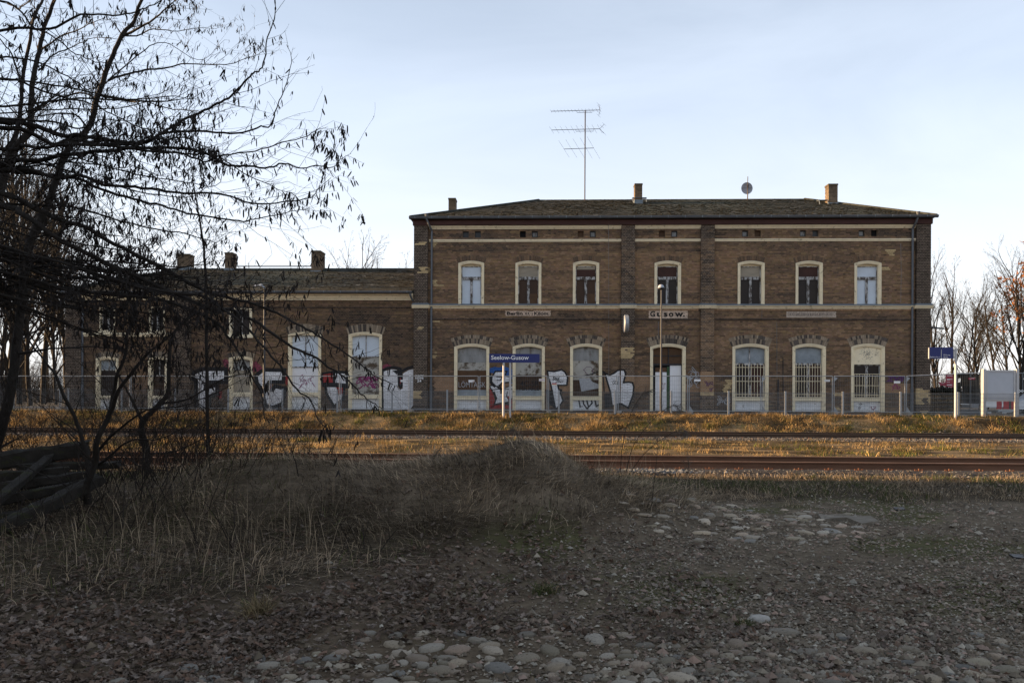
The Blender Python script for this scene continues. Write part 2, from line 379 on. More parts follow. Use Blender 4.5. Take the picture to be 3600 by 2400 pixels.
pl = sst(35.3, 35.6, cY)[:, None]
c = c * (1 - pl) + np.array([.10, .095, .085]) * pl
c = c * (.7 + .6 * n2)
ground = link('ground', np_mesh('ground', V, F, c, smooth=True), None, M['ground']); ground['kind'] = 'structure'

# ------------------------------------------------------------------ railway tracks
def rail_mesh(x0, x1):
    pr = [(-.07, 0), (.07, 0), (.07, .012), (.012, .03), (.010, .105), (.034, .118), (.034, .146), (.028, .15), (-.028, .15), (-.034, .146), (-.034, .118), (-.010, .105), (-.012, .03), (-.07, .012)]
    n = len(pr); vs = [(x0, y, z) for y, z in pr] + [(x1, y, z) for y, z in pr]
    fs = [(i, (i + 1) % n, n + (i + 1) % n, n + i) for i in range(n)]
    return vs, fs
def track(Y0, ztop, label, x0, x1, sp, off, body, headmat, show_sleepers):
    t = empty('railway_track', (0, Y0 + .75, ztop - .15)); tag(t, label, 'railway track', 'railway tracks')
    vs, fs = rail_mesh(-400, 400); rme = bpy.data.meshes.new('rail'); rme.from_pydata(vs, [], fs); rme.materials.append(body); rme.materials.append(headmat)
    for i, p in enumerate(rme.polygons):
        if i in (7,): p.material_index = 1
    rme.update()
    for yo in (-.75, .75):
        r_ = link('rail', rme, t); r_.location = (0, yo, 0)
    s_ = MB().box(-.13, .13, -1.02, 1.05, -.16, -.006); sme = bpy.data.meshes.new('sleeper'); sme.from_pydata(s_.v, [], s_.f); sme.materials.append(M['sleeper'])
    k = MB().box(-.05, .05, -.035, .012, -.006, .014); k.box(-.012, .012, -.045, -.02, .0, .045); k.box(-.085, -.07, -.03, -.01, .0, .03); k.box(.07, .085, -.03, -.01, .0, .03)
    kme = bpy.data.meshes.new('rail_clip'); kme.from_pydata(k.v, [], k.f); kme.materials.append(M['clip'])
    x = x0
    while x < x1:
        s = link('sleeper', sme, t); s.location = (x, 0, -.11 if show_sleepers else -.03)
        for yo in (-.82, .68):
            c_ = link('rail_clip', kme, s); c_.location = (0, yo, .10 if show_sleepers else .02)
        x += sp
    return t
zn = at(2400, 1620, 17.2).z; zf = at(2400, 1523, 30.2).z
track(17.2, zn, 'rusty near railway track with its orange clips in sunlight beside the grass verge', -14, 13, .63, 0, M['rust'], M['lit_rust_top'], True)
track(30.2, zf, 'dark farther railway track with worn rail heads below the grassy bank', -24, 20, .62, 0, M['rust_dark'], M['rail_top'], False)

# ------------------------------------------------------------------ station building
FY = 39.0
def fp(px, py, d=0.0):
    p = at(px, py, FY + d); return (p.x, p.z)
def fx(px, py=1250, d=0.0): return at(px, py, FY + d).x
def fz(py, px=2360, d=0.0): return at(px, py, FY + d).z
Z0 = .66
def soot(x, z, s):
    a = fbm(x * .42, z * 6.5, s, 4); b = fbm(x * .35, z * .5, s + 5, 3); return a * .6 + b * .55
TAN = np.array([.248, .157, .092]); SOOT = np.array([.052, .039, .031]); PALE = np.array([.60, .45, .24])
class Bricks:
    def __init__(s): s.b = []; s.c = []
    def put(s, x0, x1, y0, y1, z0, z1, c): s.b.append((x0, x1, y0, y1, z0, z1)); s.c.append(c)
    def build(s, name, parent, matr=None, xform=None, kind='stuff'):
        B = np.array(s.b); n = len(B)
        P = np.stack([B[:, [0, 2, 4]], B[:, [1, 2, 4]], B[:, [1, 2, 5]], B[:, [0, 2, 5]], B[:, [0, 3, 4]], B[:, [1, 3, 4]], B[:, [1, 3, 5]], B[:, [0, 3, 5]]], 1)
        Vv = P.reshape(-1, 3)
        f = np.array([[0, 1, 2, 3], [4, 0, 3, 7], [1, 5, 6, 2], [3, 2, 6, 7], [4, 5, 1, 0]])
        Ff = (np.arange(n)[:, None, None] * 8 + f[None]).reshape(-1, 4)
        cc = np.repeat(np.array(s.c), 5, 0)
        o = link(name, np_mesh(name, Vv, Ff, cc), parent, matr or M['brick'])
        if kind: o['kind'] = kind
        return o
CZ = .0772
def lay(B, x0, x1, z0, z1, yf, colf, cuts=None, th=.012, seed=0, joint=.011, jit=.003, zref=0.0):
    """courses of header and stretcher bricks; cuts(z) -> list of (xa, xb) intervals left out"""
    k = int(math.floor((z0 - zref) / CZ)); rr = random.Random(seed)
    while zref + k * CZ < z1 - .02:
        za = zref + k * CZ; zb = min(za + CZ - joint, z1); za = max(za, z0); zm = (za + zb) / 2
        if zb - za < .015: k += 1; continue
        cu = sorted(cuts(zm)) if cuts else []
        segs = []; a = x0
        for (c0, c1) in cu:
            if c1 <= a or c0 >= x1: continue
            if c0 > a: segs.append((a, min(c0, x1)))
            a = max(a, c1)
        if a < x1: segs.append((a, x1))
        header = k % 2 == 0; pit = .130 if header else .260; off = (0.0 if header else (.065 if (k // 2) % 2 else .195))
        i0 = int(math.floor((x0 - off) / pit)) - 1; x = i0 * pit + off
        row = rr.random()
        while x < x1:
            for (sa, sb) in segs:
                a = max(x, sa); b = min(x + pit - joint, sb)
                if b - a > .02:
                    y = yf - rr.uniform(0, jit)
                    B.put(a, b, y, yf + th, za, zb, colf((a + b) / 2, zm, rr, row))
            x += pit
        k += 1
def arch_geo(hw, rise):
    Rr = (hw * hw + rise * rise) / (2 * rise); return Rr, math.asin(min(1, hw / Rr))
class Opening:
    """arched opening: outer outline of the surround in facade metres"""
    def __init__(s, xl, xr, yc, ys, yb, mold, ring, px):
        s.x0 = fx(xl, (yc + yb) / 2); s.x1 = fx(xr, (yc + yb) / 2); s.cx = (s.x0 + s.x1) / 2; s.hw = (s.x1 - s.x0) / 2
        s.zb = fz(yb, px); s.zs = fz(ys, px); s.zc = fz(yc, px); s.rise = max(.08, s.zc - s.zs); s.mold = mold; s.ring = ring
        s.R, s.am = arch_geo(s.hw, s.rise); s.cz = s.zc - s.R; s.px = px
    def outline(s, off=0.0, n=12):
        """off>0 outward"""
        R_ = s.R + off; hw = s.hw + off; am = math.asin(min(1, hw / R_))
        pts = [(s.cx - hw, s.zb)]
        for i in range(n + 1):
            a = -am + 2 * am * i / n; pts.append((s.cx + R_ * math.sin(a), s.cz + R_ * math.cos(a)))
        pts.append((s.cx + hw, s.zb)); return pts
    def cut(s, z):
        if z < s.zb: return None
        zt = s.cz + (s.R + s.ring) * math.cos(s.am)
        if z <= s.zs: return (s.cx - s.hw + .03, s.cx + s.hw - .03)
        r2 = s.R + s.ring
        if z - s.cz >= r2: return None
        h = math.sqrt(r2 * r2 - (z - s.cz) ** 2); h = min(h, (z - s.cz) * math.tan(s.am * 1.05))
        return (s.cx - h, s.cx + h)
def surround(o, parent, prof, matr, name='window'):
    mb = MB(); prev = None; rows = []
    for (off, y) in prof: rows.append([(x, FY + y, z) for x, z in o.outline(off)])
    m = len(rows[0])
    vs = [p for r_ in rows for p in r_]; fs = []
    for i in range(len(rows) - 1):
        for k in range(m - 1): fs.append((i * m + k, i * m + k + 1, (i + 1) * m + k + 1, (i + 1) * m + k))
    mb.add(vs, fs); return mb.build(name, matr, parent)
def voussoirs(o, rows, B, colf, holder, objs, yf, rr):
    """bricks set fanwise round the arch, either single objects or collected into B (wedges)"""
    for (r0, r1) in rows:
        ra = o.R + r0; n = max(8, int(2 * o.am * 1.04 * (ra + (r1 - r0) / 2) / .082)); da = 2 * o.am * 1.04 / n
        for i in range(n):
            a = -o.am * 1.04 + (i + .5) * da; rm = o.R + (r0 + r1) / 2
            objs.append((o.cx + rm * math.sin(a), yf - rr.uniform(0, .006), o.cz + rm * math.cos(a), a, da * rm - .011, (r1 - r0) - .012, colf(rr), holder))
unit = MB().box(-.5, .5, 0, .06, -.5, .5); brick_me = bpy.data.meshes.new('brick'); brick_me.from_pydata(unit.v, [], [f for i, f in enumerate(unit.f) if i != 4 or True]); brick_me.materials.append(M['brick_piece'])

def text_mesh(name, s, x0, x1, z0, z1, y, matr, parent, th=.004, offset=0.0, size_fit=True, italic=0.0):
    cu = bpy.data.curves.new('t', 'FONT'); cu.body = s; cu.size = 1; cu.extrude = .0; cu.resolution_u = 3; cu.offset = offset; cu.shear = italic
    ob = bpy.data.objects.new('t', cu); COL.objects.link(ob); dg = bpy.context.evaluated_depsgraph_get()
    me = bpy.data.meshes.new_from_object(ob.evaluated_get(dg)); bpy.data.objects.remove(ob); bpy.data.curves.remove(cu)
    n = len(me.vertices); co = np.zeros(n * 3, np.float32); me.vertices.foreach_get('co', co); co = co.reshape(-1, 3)
    mn, mx_ = co.min(0), co.max(0)
    X = x0 + (co[:, 0] - mn[0]) / (mx_[0] - mn[0]) * (x1 - x0); Z = z0 + (co[:, 1] - mn[1]) / (mx_[1] - mn[1]) * (z1 - z0)
    me.vertices.foreach_set('co', np.stack([X, np.full(n, y), Z], 1).astype(np.float32).ravel()); me.name = name; me.materials.clear(); me.update()
    return link(name, me, parent, matr)

def pale_patch(px0, px1, py0, py1):
    a = fp(px0, py0); b = fp(px1, py1); return (a[0], b[0], b[1], a[1])
PATCH = [pale_patch(*p) for p in ((1520, 1536, 853, 868), (1521, 1535, 983, 1000), (1526, 1556, 998, 1006), (3119, 3142, 878, 897), (3099, 3118, 937, 952), (1521, 1542, 1124, 1136),
         (1521, 1536, 1236, 1258), (2183, 2222, 1222, 1262), (1472, 1494, 850, 863), (1480, 1506, 942, 961), (1473, 1483, 1147, 1162), (1455, 1476, 1372, 1402), (2462, 2508, 1376, 1392),
         (2556, 2576, 1336, 1350), (2545, 2566, 1350, 1378), (3229, 3256, 1372, 1396), (3258, 3270, 1390, 1420), (2934, 2958, 1378, 1390), (2936, 2952, 1428, 1440), (3218, 3236, 1362, 1420),
         (2188, 2204, 1236, 1250), (3236, 3252, 1440, 1452))]
CLEAN = [pale_patch(*p) for p in ((1523, 1597, 1322, 1372), (1720, 1802, 1300, 1372), (1915, 2004, 1318, 1376), (2116, 2285, 1322, 1376), (2409, 2462, 1352, 1376), (2466, 2509, 1306, 1377), (3108, 3204, 1346, 1384))]
ZSTR, ZTOP = fz(1092), fz(842)
def wall_col(x, z, rr, row):
    for (a, b, c_, d) in PATCH:
        if a - .05 < x < b + .05 and c_ < z < d and rr.random() < .86: return PALE * rr.uniform(.6, .95)
    for (a, b, c_, d) in CLEAN:
        if a < x < b and c_ < z < d: return TAN * rr.uniform(1.0, 1.35) * np.array([1, 1, 1.05])
    s = float(soot(x, z, 3))
    hgt = (z - Z0) / 9.2
    light = .17 if .66 < hgt < .86 else 0.0            # the top storey is less weathered
    dark = .12 if hgt < .10 else 0.0
    st = float(vn(x * 2.6, z * .35, 91)); below = max(0.0, 1 - abs(z - ZSTR + .55) / .8) if z < ZSTR else max(0.0, 1 - (ZTOP - z) / .9) * .6
    k = (s - .50 - light + dark) * 1.7 + .75 * below * max(0, st - .42) + rr.gauss(.36, .145) + (row - .5) * .22
    k = min(1, max(0, k))
    t = TAN * rr.uniform(.72, 1.25) * np.array([1.0, rr.uniform(.93, 1.05), rr.uniform(.85, 1.1)])
    return t * (1 - k) + SOOT * rr.uniform(.7, 1.5) * k
def pil_col(bias):
    def f(x, z, rr, row):
        for (a, b, c_, d) in PATCH:
            if a - .05 < x < b + .05 and c_ < z < d and rr.random() < .9: return PALE * rr.uniform(.6, .95)
        for (a, b, c_, d) in CLEAN:
            if a - .1 < x < b + .1 and c_ < z < d: return TAN * rr.uniform(1.05, 1.45)
        s = float(soot(x * 2, z, 8)); k = min(1, max(0, (s - .45) * 2 + bias + rr.gauss(0, .2)))
        return TAN * rr.uniform(.8, 1.2) * (1 - k) + SOOT * rr.uniform(.7, 1.9) * k
    return f
def arch_col(rr):
    k = rr.random(); t = np.array([.27, .215, .155]) * rr.uniform(.7, 1.2)
    return t if k < .62 else np.array([.075, .064, .056]) * rr.uniform(.7, 1.4)
def arch_col_up(rr):
    k = rr.random() * .8; return TAN * rr.uniform(.55, .95) * (1 - k) + SOOT * 1.4 * k

main = empty('station_building', (fx(2360), FY + 6, Z0))
main['label'] = 'two storey sooty brown brick station building with GUSOW sign and shallow mossy hipped roof'; main['category'] = 'building'
def P(o):                                        # parent keeping world coordinates
    return o
XL, XR = fx(1455), fx(3266); D = 12.5; ZE = fz(773); ZEv = fz(766)
main_off = Vector((fx(2360), FY + 6, Z0))
# parts are built in world coordinates; their parent Empty sits at the building's base
def adopt(o, root):
    o.parent = root; o.matrix_parent_inverse = Matrix.Translation(-root.location) if root.type == 'EMPTY' and root.rotation_euler.z == 0 else root.matrix_world.inverted()
    return o

UP = [(1611.5, 1702), (1812, 1903), (2014, 2106), (2300.6, 2393.5), (2593, 2687), (2796.6, 2891), (3003, 3097)]
GR = [(1597, 1720), (1802, 1915), (2004, 2116), (2285, 2409.5), (2574, 2701), (2785, 2901.5), (2991, 3108.5)]
def yup(px): return 1073 + (px - 2360) * .0022
ups = [Opening(a, b, 917.5, 925.5, 1071.5 + (a - 2360) * .002, .135, .27, (a + b) / 2) for a, b in UP]
grs = [Opening(a, b, 1208, 1219, 1446 + (a - 2360) * .005, .145, .44, (a + b) / 2) for a, b in GR]
ops = ups + grs
ATT = [(1625, 1646), (1667.5, 1688.5), (1826, 1846.5), (1868, 1889), (2029, 2050), (2071.5, 2092.5), (2314, 2336), (2358, 2380), (2607, 2629), (2651, 2673), (2810.5, 2832.5), (2854, 2876), (3017, 3038.5), (3060.5, 3083)]
att = [(fx(a), fx(b), fz(833 - (a - 2360) * .001), fz(810 - (a - 2360) * .001)) for a, b in ATT]
# plastered name fields are painted on the bricks themselves
NF = [(fx(1775), fx(1936), fz(1112.5), fz(1092)), (fx(2280), fx(2417), fz(1119), fz(1089)), (fx(2764), fx(2939), fz(1115), fz(1093.5))]
PX = [(1455, 1504), (2182, 2230), (2461, 2509), (3216, 3266)]      # pilasters
PIL = [(fx(a), fx(b)) for a, b in PX]
def cuts(z):
    r_ = [c_ for c_ in (o.cut(z) for o in ops) if c_]
    for a, b, c_, d in att:
        if c_ < z < d: r_.append((a, b))
    for a, b, c_, d in NF:
        if c_ < z < d: r_.append((a, b))
    for a, b in PIL: r_.append((a + .02, b - .02))
    return r_
B = Bricks()
lay(B, XL + .2, XR - .2, Z0, ZE - .06, FY, wall_col, cuts, seed=1)
# dark projecting band and light tooth course under the sill cornice
zb1 = fz(1122)
rr = random.Random(5)
for (a, b) in ((PIL[0][1], PIL[1][0]), (PIL[1][1], PIL[2][0]), (PIL[2][1], PIL[3][0])):
    x = a
    while x < b - .1:
        B.put(x, min(x + .118, b), FY - .045, FY + .01, zb1 - .035, zb1 + .035, SOOT * rr.uniform(.8, 1.8)); x += .13
    x = a; zt = fz(1088.5)
    while x < b - .08:
        B.put(x, min(x + .115, b), FY - .03, FY + .01, zt - .045, zt + .045, TAN * rr.uniform(1.0, 1.5)); x += .13
brick_wall = B.build('brick', main); adopt(brick_wall, main)
# mortar wall behind the bricks with real openings
def rect(a, b, c_, d): return [Vector((a, c_, 0)), Vector((b, c_, 0)), Vector((b, d, 0)), Vector((a, d, 0))]
def wall_sheet(name, x0, x1, z0, z1, holes, y, parent, matr):
    polys = [rect(x0, x1, z0, z1)] + [[Vector((x, z, 0)) for x, z in h] for h in holes]
    tri = tessellate_polygon(polys); pts = [p for q in polys for p in q]
    mb = MB(); mb.add([(p.x, y, p.y) for p in pts], [tuple(t) for t in tri])
    return mb.build(name, matr, parent)
holes = [list(reversed(o.outline(-.06))) for o in ops]
for h in holes:                                   # keep the sill line inside the sheet
    pass
holes += [[(a, c_), (a, d), (b, d), (b, c_)] for a, b, c_, d in att]
w = wall_sheet('wall', XL + .05, XR - .05, Z0 - .9, ZE, [[(x, max(z, Z0 - .5)) for x, z in h] for h in holes], FY + .006, main, M['mortar']); adopt(w, main)
mb = MB()
mb.box(XL, XL + .4, FY + .3, FY + D, Z0 - .5, ZE); mb.box(XR - .4, XR, FY + .3, FY + D, Z0 - .5, ZE); mb.box(XL + .41, XR - .41, FY + D - .4, FY + D, Z0 - .5, ZE)
# brown side and rear walls carry the same brick look in the material
def brick_tex(name, c1, c2, mortar, size=(.26, .0772)):
    m = mat(name, c1, .93, .35, 4, .3, 40); t = m.node_tree; n = t.nodes; L = t.links
    bt = n.new('ShaderNodeTexBrick'); bt.inputs['Color1'].default_value = (*c1, 1); bt.inputs['Color2'].default_value = (*c2, 1); bt.inputs['Mortar'].default_value = (*mortar, 1)
    bt.inputs['Scale'].default_value = 1.0; bt.inputs['Brick Width'].default_value = size[0]; bt.inputs['Row Height'].default_value = size[1]; bt.inputs['Mortar Size'].default_value = .007
    tcx = n.new('ShaderNodeTexCoord'); sp = n.new('ShaderNodeSeparateXYZ'); cb = n.new('ShaderNodeCombineXYZ'); ad_ = n.new('ShaderNodeMath')
    L.new(tcx.outputs['Object'], sp.inputs[0]); L.new(sp.outputs['X'], ad_.inputs[0]); L.new(sp.outputs['Y'], ad_.inputs[1]); L.new(ad_.outputs[0], cb.inputs[0]); L.new(sp.outputs['Z'], cb.inputs[1]); L.new(cb.outputs[0], bt.inputs[0])
    for k in n:
        if k.type == 'VECT_MATH': L.new(bt.outputs[0], k.inputs[0])
    return m
M['brick_plain'] = brick_tex('brick_side', (.14, .092, .052), (.05, .038, .028), (.10, .078, .055))
adopt(mb.build('rear_wall', M['brick_plain'], main), main)
# pilasters, each with its own bricks
ZPT = fz(785); ZST = fz(1085); ZSB = fz(1068.5)
for i, (a, b) in enumerate(PIL):
    pr = .16 if i in (0, 3) else .13
    p = MB().box(a + .012, b - .012, FY - pr + .008, FY + .2, Z0 - .5, ZPT - .05).build('pilaster', M['mortar_light'], main); adopt(p, main)
    PB = Bricks()
    lay(PB, a, b, Z0, ZPT - .05, FY - pr, pil_col(1.0 if i in (0, 3) else .50 if i == 2 else .68), None, th=pr, seed=20 + i)
    q = PB.build('brick', p); q.parent = p
    cp = MB().box(a - .03, b + .03, FY - pr - .04, FY + .1, ZPT - .049, ZPT + .02).build('pilaster_cap', M['zinc'], p)
# cream cornices
def molding(x0, x1, prof, name, matr=None, ends=True):
    """prof: (y, z) outline from bottom to top, extruded along x"""
    n = len(prof); vs = [(x0, FY + y, z) for y, z in prof] + [(x1, FY + y, z) for y, z in prof]
    fs = [(i, i + 1, n + i + 1, n + i) for i in range(n - 1)] + [tuple(range(n - 1, -1, -1)), tuple(range(n, 2 * n))]
    m = MB(); m.add(vs, fs); o = m.build(name, matr or M['cream'], main); return adopt(o, main)
spans = [(PIL[0][1] + .05, PIL[1][0]), (PIL[1][1], PIL[2][0]), (PIL[2][1], PIL[3][0] - .0)]
for a, b in spans:
    z0, z1 = fz(804.5), fz(793); molding(a, b, [(.0, z0), (-.03, z0), (-.05, z0 + .05), (-.09, z0 + .07), (-.10, z0 + .11), (-.13, z0 + .13), (-.13, z1), (.0, z1)], 'cornice')
    z0, z1 = fz(849.5), fz(841); molding(a, b, [(.0, z0), (-.04, z0), (-.05, z0 + .05), (-.08, z0 + .07), (-.08, z1), (.0, z1)], 'cornice')
    z0, z1 = fz(1085), fz(1074.5); molding(a, b, [(.0, z0), (-.06, z0), (-.07, z0 + .06), (-.12, z0 + .08), (-.15, z0 + .12), (-.15, z1), (.0, z1)], 'cornice')
    molding(a, b, [(-.0, z1 + .002), (-.185, z1 + .002), (-.185, z1 + .022), (.0, fz(1067.5))], 'sill_flashing', M['zinc'])
for i, (a, b) in enumerate(PIL):
    pr = .16 if i in (0, 3) else .13; z0, z1 = fz(1085), fz(1074)
    molding(a - .08, b + .08, [(.0, z0), (-pr - .06, z0), (-pr - .08, z0 + .06), (-pr - .12, z0 + .09), (-pr - .12, z1), (.0, z1)], 'cornice')
    molding(a - .06, b + .06, [(.0, z1 + .002), (-pr - .15, z1 + .002), (-pr - .15, z1 + .02), (-pr, fz(1067)), (.0, fz(1067))], 'sill_flashing', M['zinc'])
molding(XL - .05, XR + .05, [(.0, fz(792.3)), (-.22, fz(792)), (-.24, fz(774)), (.0, fz(774))], 'fascia', M['fascia'])
# window surrounds, sashes, boards
PROF_UP = [(-.135, .24), (-.135, -.015), (-.125, -.025), (-.085, -.025), (-.080, -.045), (-.04, -.045), (-.035, -.065), (0, -.065), (0, .03)]
PROF_GR = [(-.145, .26), (-.145, -.015), (-.13, -.03), (-.09, -.03), (-.085, -.05), (-.045, -.05), (-.04, -.075), (0, -.075), (0, .03)]
def inner(o, d0=0.0): return o.cx - o.hw + o.mold, o.cx + o.hw - o.mold
def archpoly(o, zbot, off):
    pts = o.outline(-o.mold + off); return [(pts[0][0], zbot)] + pts[1:-1] + [(pts[-1][0], zbot)]
UPC = [('board_blue', 'board_blue', 'board_blue'), ('board_tan', 'board_brown', 'board_brown'), ('board_red', 'board_brown', 'board_brown'), ('board_red', 'board_black', 'board_black'),
       ('board_tan', 'board_black', 'board_black'), ('board_red', 'board_black', 'board_black'), ('board_blue', 'board_blue', 'board_blue')]
def box_part(name, matr, parent, x0, x1, y0, y1, z0, z1):
    return MB().box(x0, x1, y0, y1, z0, z1).build(name, M[matr], parent)
for i, o in enumerate(ups):
    wn = surround(o, main, PROF_UP, M['cream']); adopt(wn, main)
    a, b = inner(o); zt, z1, z2, z3 = fz(937.5, o.px, .2), fz(974, o.px, .2), fz(984, o.px, .2), o.zb
    MB().plate(archpoly(o, zt, .01), FY + .17, FY + .20).build('tympanum', M['cream'], wn)
    s = MB(); y0, y1 = FY + .13, FY + .19; f = .045
    s.box(a, a + f, y0, y1, z3, zt); s.box(b - f, b, y0, y1, z3, zt); s.box(a + f, b - f, y0, y1, zt - .035, zt)
    s.box(a + f, b - f, y0 - .03, y1, z2, z1); m_ = (a + b) / 2; s.box(m_ - .06, m_ + .06, y0 - .02, y1, z3, z2 - .001); s.box(a + f, b - f, y0, y1, z3, z3 + .04)
    s.build('sash', M['peel'], wn)
    t_, l_, r_ = UPC[i]
    box_part('pane', t_, wn, a + f, b - f, y1 - .03, y1 - .01, z1, zt - .035)
    box_part('pane', l_, wn, a + f, m_ - .06, y1 - .03, y1 - .01, z3 + .04, z2); box_part('pane', r_, wn, m_ + .06, b - f, y1 - .03, y1 - .01, z3 + .04, z2)
    if i == 2: box_part('loose_board', 'board_tan', wn, a + f, b - f, y1 - .045, y1 - .031, zt - .15, zt - .036)
    if i in (2, 1): box_part('loose_board', 'board_rust', wn, m_ + .061, b - f, y1 - .045, y1 - .031, z3 + .04, z3 + .55)
GB = [None] * 7
for i, o in enumerate(grs):
    if i == 3: continue
    wn = surround(o, main, PROF_GR, M['cream']); adopt(wn, main); a, b = inner(o); px = o.px; y0 = FY + .14
    zsill, zpan = fz(1393 + (px - 2360) * .004, px, .1), fz(1407 + (px - 2360) * .004, px, .1)
    s = MB(); s.box(a, b, FY + .0, FY + .2, zpan, zsill - .04); s.box(a - .0, b + .0, FY - .03, FY + .2, zsill - .04, zsill); s.build('sill', M['cream'], wn)
    pn = MB(); zb = o.zb; m_ = (a + b) / 2
    pn.box(a, b, FY + .12, FY + .2, zb, zpan)
    for (u0, u1) in ((a + .09, m_ - .06), (m_ + .06, b - .09)):
        za, zc_ = zb + .10, zpan - .09
        for q in ((u0, u1, za, za + .03), (u0, u1, zc_ - .03, zc_), (u0, u0 + .03, za + .03, zc_ - .03), (u1 - .03, u1, za + .03, zc_ - .03)): pn.box(q[0], q[1], FY + .095, FY + .121, q[2], q[3])
        pn.box(u0 + .09, u1 - .09, FY + .105, FY + .121, za + .09, zc_ - .09)
    pn.build('lower_panel', M['white_panel'], wn)
    zz = lambda py: fz(py, px, .17)
    if i in (0, 1, 2):
        ya, yb = FY + .17, FY + .19
        c1 = {0: (1249, 1274, 1302), 1: (1250, 1272, 1318), 2: (1237, 1268, 1335)}[i]
        MB().plate(archpoly(o, zz(c1[0]) + .004, .01), ya, yb).build('board', M['board_grey'], wn)
        box_part('board', 'board_grey', wn, a - .01, b + .01, ya - .004, yb, zz(c1[1]) + .004, zz(c1[0]))
        box_part('board', 'plaster', wn, a - .01, b + .01, ya - .002, yb, zz(c1[2]), zz(c1[1]))
        box_part('board', 'board_rust' if i == 0 else 'board_brown', wn, a - .01, b + .01, ya, yb, zz(1370), zz(c1[2]) - .003)
        box_part('board', 'slate_board' if i != 2 else 'board_brown', wn, a - .01, b + .01, ya - .003, yb, zsill, zz(1370) - .003)
        if i == 2:
            MB().plate([(a + .3, zz(1330)), (a + .42, zz(1376)), (b, zz(1364)), (b, zz(1350)), (b - .3, zz(1342)), (b - .45, zz(1330))], ya - .008, ya - .004).build('graffiti', M['paint_grey'], wn)
            MB().ribbon([(a + .12, zz(1322)), (a + .5, zz(1321)), (b - .3, zz(1314)), (b + .03, zz(1304))], .05, FY + .16).build('graffiti', M['paint_black'], wn)
            MB().ribbon([(b - .55, zz(1315)), (b - .75, zz(1300)), (b - .6, zz(1290)), (b - .4, zz(1289)), (b - .28, zz(1298)), (b - .3, zz(1312))], .018, FY + .16).build('graffiti', M['paint_purple'], wn)
            g = MB()
            for pts in ([(2033, 1395), (2040, 1432)], [(2048, 1398), (2052, 1420), (2064, 1436), (2082, 1416), (2076, 1396)], [(2060, 1392), (2068, 1428)], [(2090, 1396), (2096, 1428), (2116, 1416)]):
                g.ribbon([fp(x, y, .09) for x, y in pts], .07, FY + .088)
            g.build('graffiti', M['paint_black'], wn)
        if i == 0: text_mesh('graffiti', 'LÖMTAGK', a + .05, b - .04, zz(1361), zz(1338), FY + .165, M['paint_grey'], wn)
        if i == 1:
            text_mesh('graffiti', '4C-SR', a + .22, b - .12, zz(1358), zz(1338), FY + .164, M['paint_black'], wn, offset=.02); text_mesh('graffiti', 'FER NICE', a + .2, b - .12, zz(1372), zz(1361), FY + .162, M['paint_black'], wn, offset=.02)
    elif i in (4, 5):
        z1 = zz(1276)
        MB().plate(archpoly(o, z1, .01), FY + .17, FY + .19).build('board', M['slate_board'], wn)
        s = MB(); s.box(a, b, FY + .13, FY + .19, zz(1283), z1 - .001); s.box(a, a + .05, FY + .13, FY + .19, zsill, zz(1283)); s.box(b - .05, b, FY + .13, FY + .19, zsill, zz(1283))
        s.box(m_ - .065, m_ + .065, FY + .12, FY + .19, zsill, zz(1283) - .001)
        s.build('sash', M['peel'], wn)
        if i == 4: box_part('mullion', 'peel', wn, m_ - .03, m_ + .03, FY + .14, FY + .172, z1, zz(1221))
        for u0, u1 in ((a + .05, m_ - .065), (m_ + .065, b - .05)): box_part('pane', 'board_red' if u0 > m_ - .2 else 'board_black', wn, u0, u1, FY + .17, FY + .18, zsill, zz(1283))
        nb = 10
        zg = zz(1279)
        for k in range(nb):
            x = a + .07 + (b - a - .14) * k / (nb - 1)
            MB().tube([(x, FY + .06, zsill), (x, FY + .06, zg)], .011, 6).build('window_bar', M['cream'], wn)
        for zq in (zz(1291), zz(1340), zz(1386)): MB().box(a, b, FY + .068, FY + .080, zq - .012, zq + .012).build('cross_bar', M['cream'], wn)
    else:
        z1 = zz(1281)
        MB().plate(archpoly(o, z1, .01), FY + .05, FY + .19).build('tympanum', M['tymp'] if 'tymp' in M else M['cream'], wn)
        rs = random.Random(8); g = MB()
        for k in range(150):
            t_ = rs.uniform(0, 6.28); q = abs(rs.gauss(0, .17)); cx_, cz_ = o.cx + q * math.cos(t_) * 1.15, zz(1245) + q * math.sin(t_) * 1.1; w_ = rs.uniform(.008, .03)
            g.plate([(cx_ - w_, cz_), (cx_, cz_ - w_ * .6), (cx_ + w_, cz_ + .01), (cx_, cz_ + w_ * .7)], FY + .0475 - .0002 * (k % 9), FY + .0485)
        g.build('soot_stain', M['faded_soot'] if 'faded_soot' in M else M['faded_paint'], wn, kind='stuff')
        s = MB(); s.box(a, a + .05, FY + .13, FY + .19, zsill, z1); s.box(b - .05, b, FY + .13, FY + .19, zsill, z1); s.box(m_ - .065, m_ + .065, FY + .12, FY + .19, zsill, z1 - .06); s.box(a, b, FY + .125, FY + .19, z1 - .059, z1 - .001)
        s.build('sash', M['peel'], wn)
        for u0, u1 in ((a + .05, m_ - .065), (m_ + .065, b - .05)): box_part('pane', 'board_black', wn, u0, u1, FY + .17, FY + .18, zsill, z1 - .06)
        zg = zz(1314)
        for k in range(11):
            x = a + .05 + (b - a - .1) * k / 10; hh = zg - (.0 if k % 4 else -.0) - (.06 if k in (3, 8) else 0)
            MB().tube([(x, FY + .06, zsill), (x + (.03 if k in (3, 7, 8) else 0), FY + .06, hh)], .010, 6).build('window_bar', M['cream'], wn)
        for zq in (zg - .01, zz(1355), zz(1388)): MB().box(a, b, FY + .068, FY + .080, zq - .011, zq + .011).build('cross_bar', M['cream'], wn)
        g = MB()
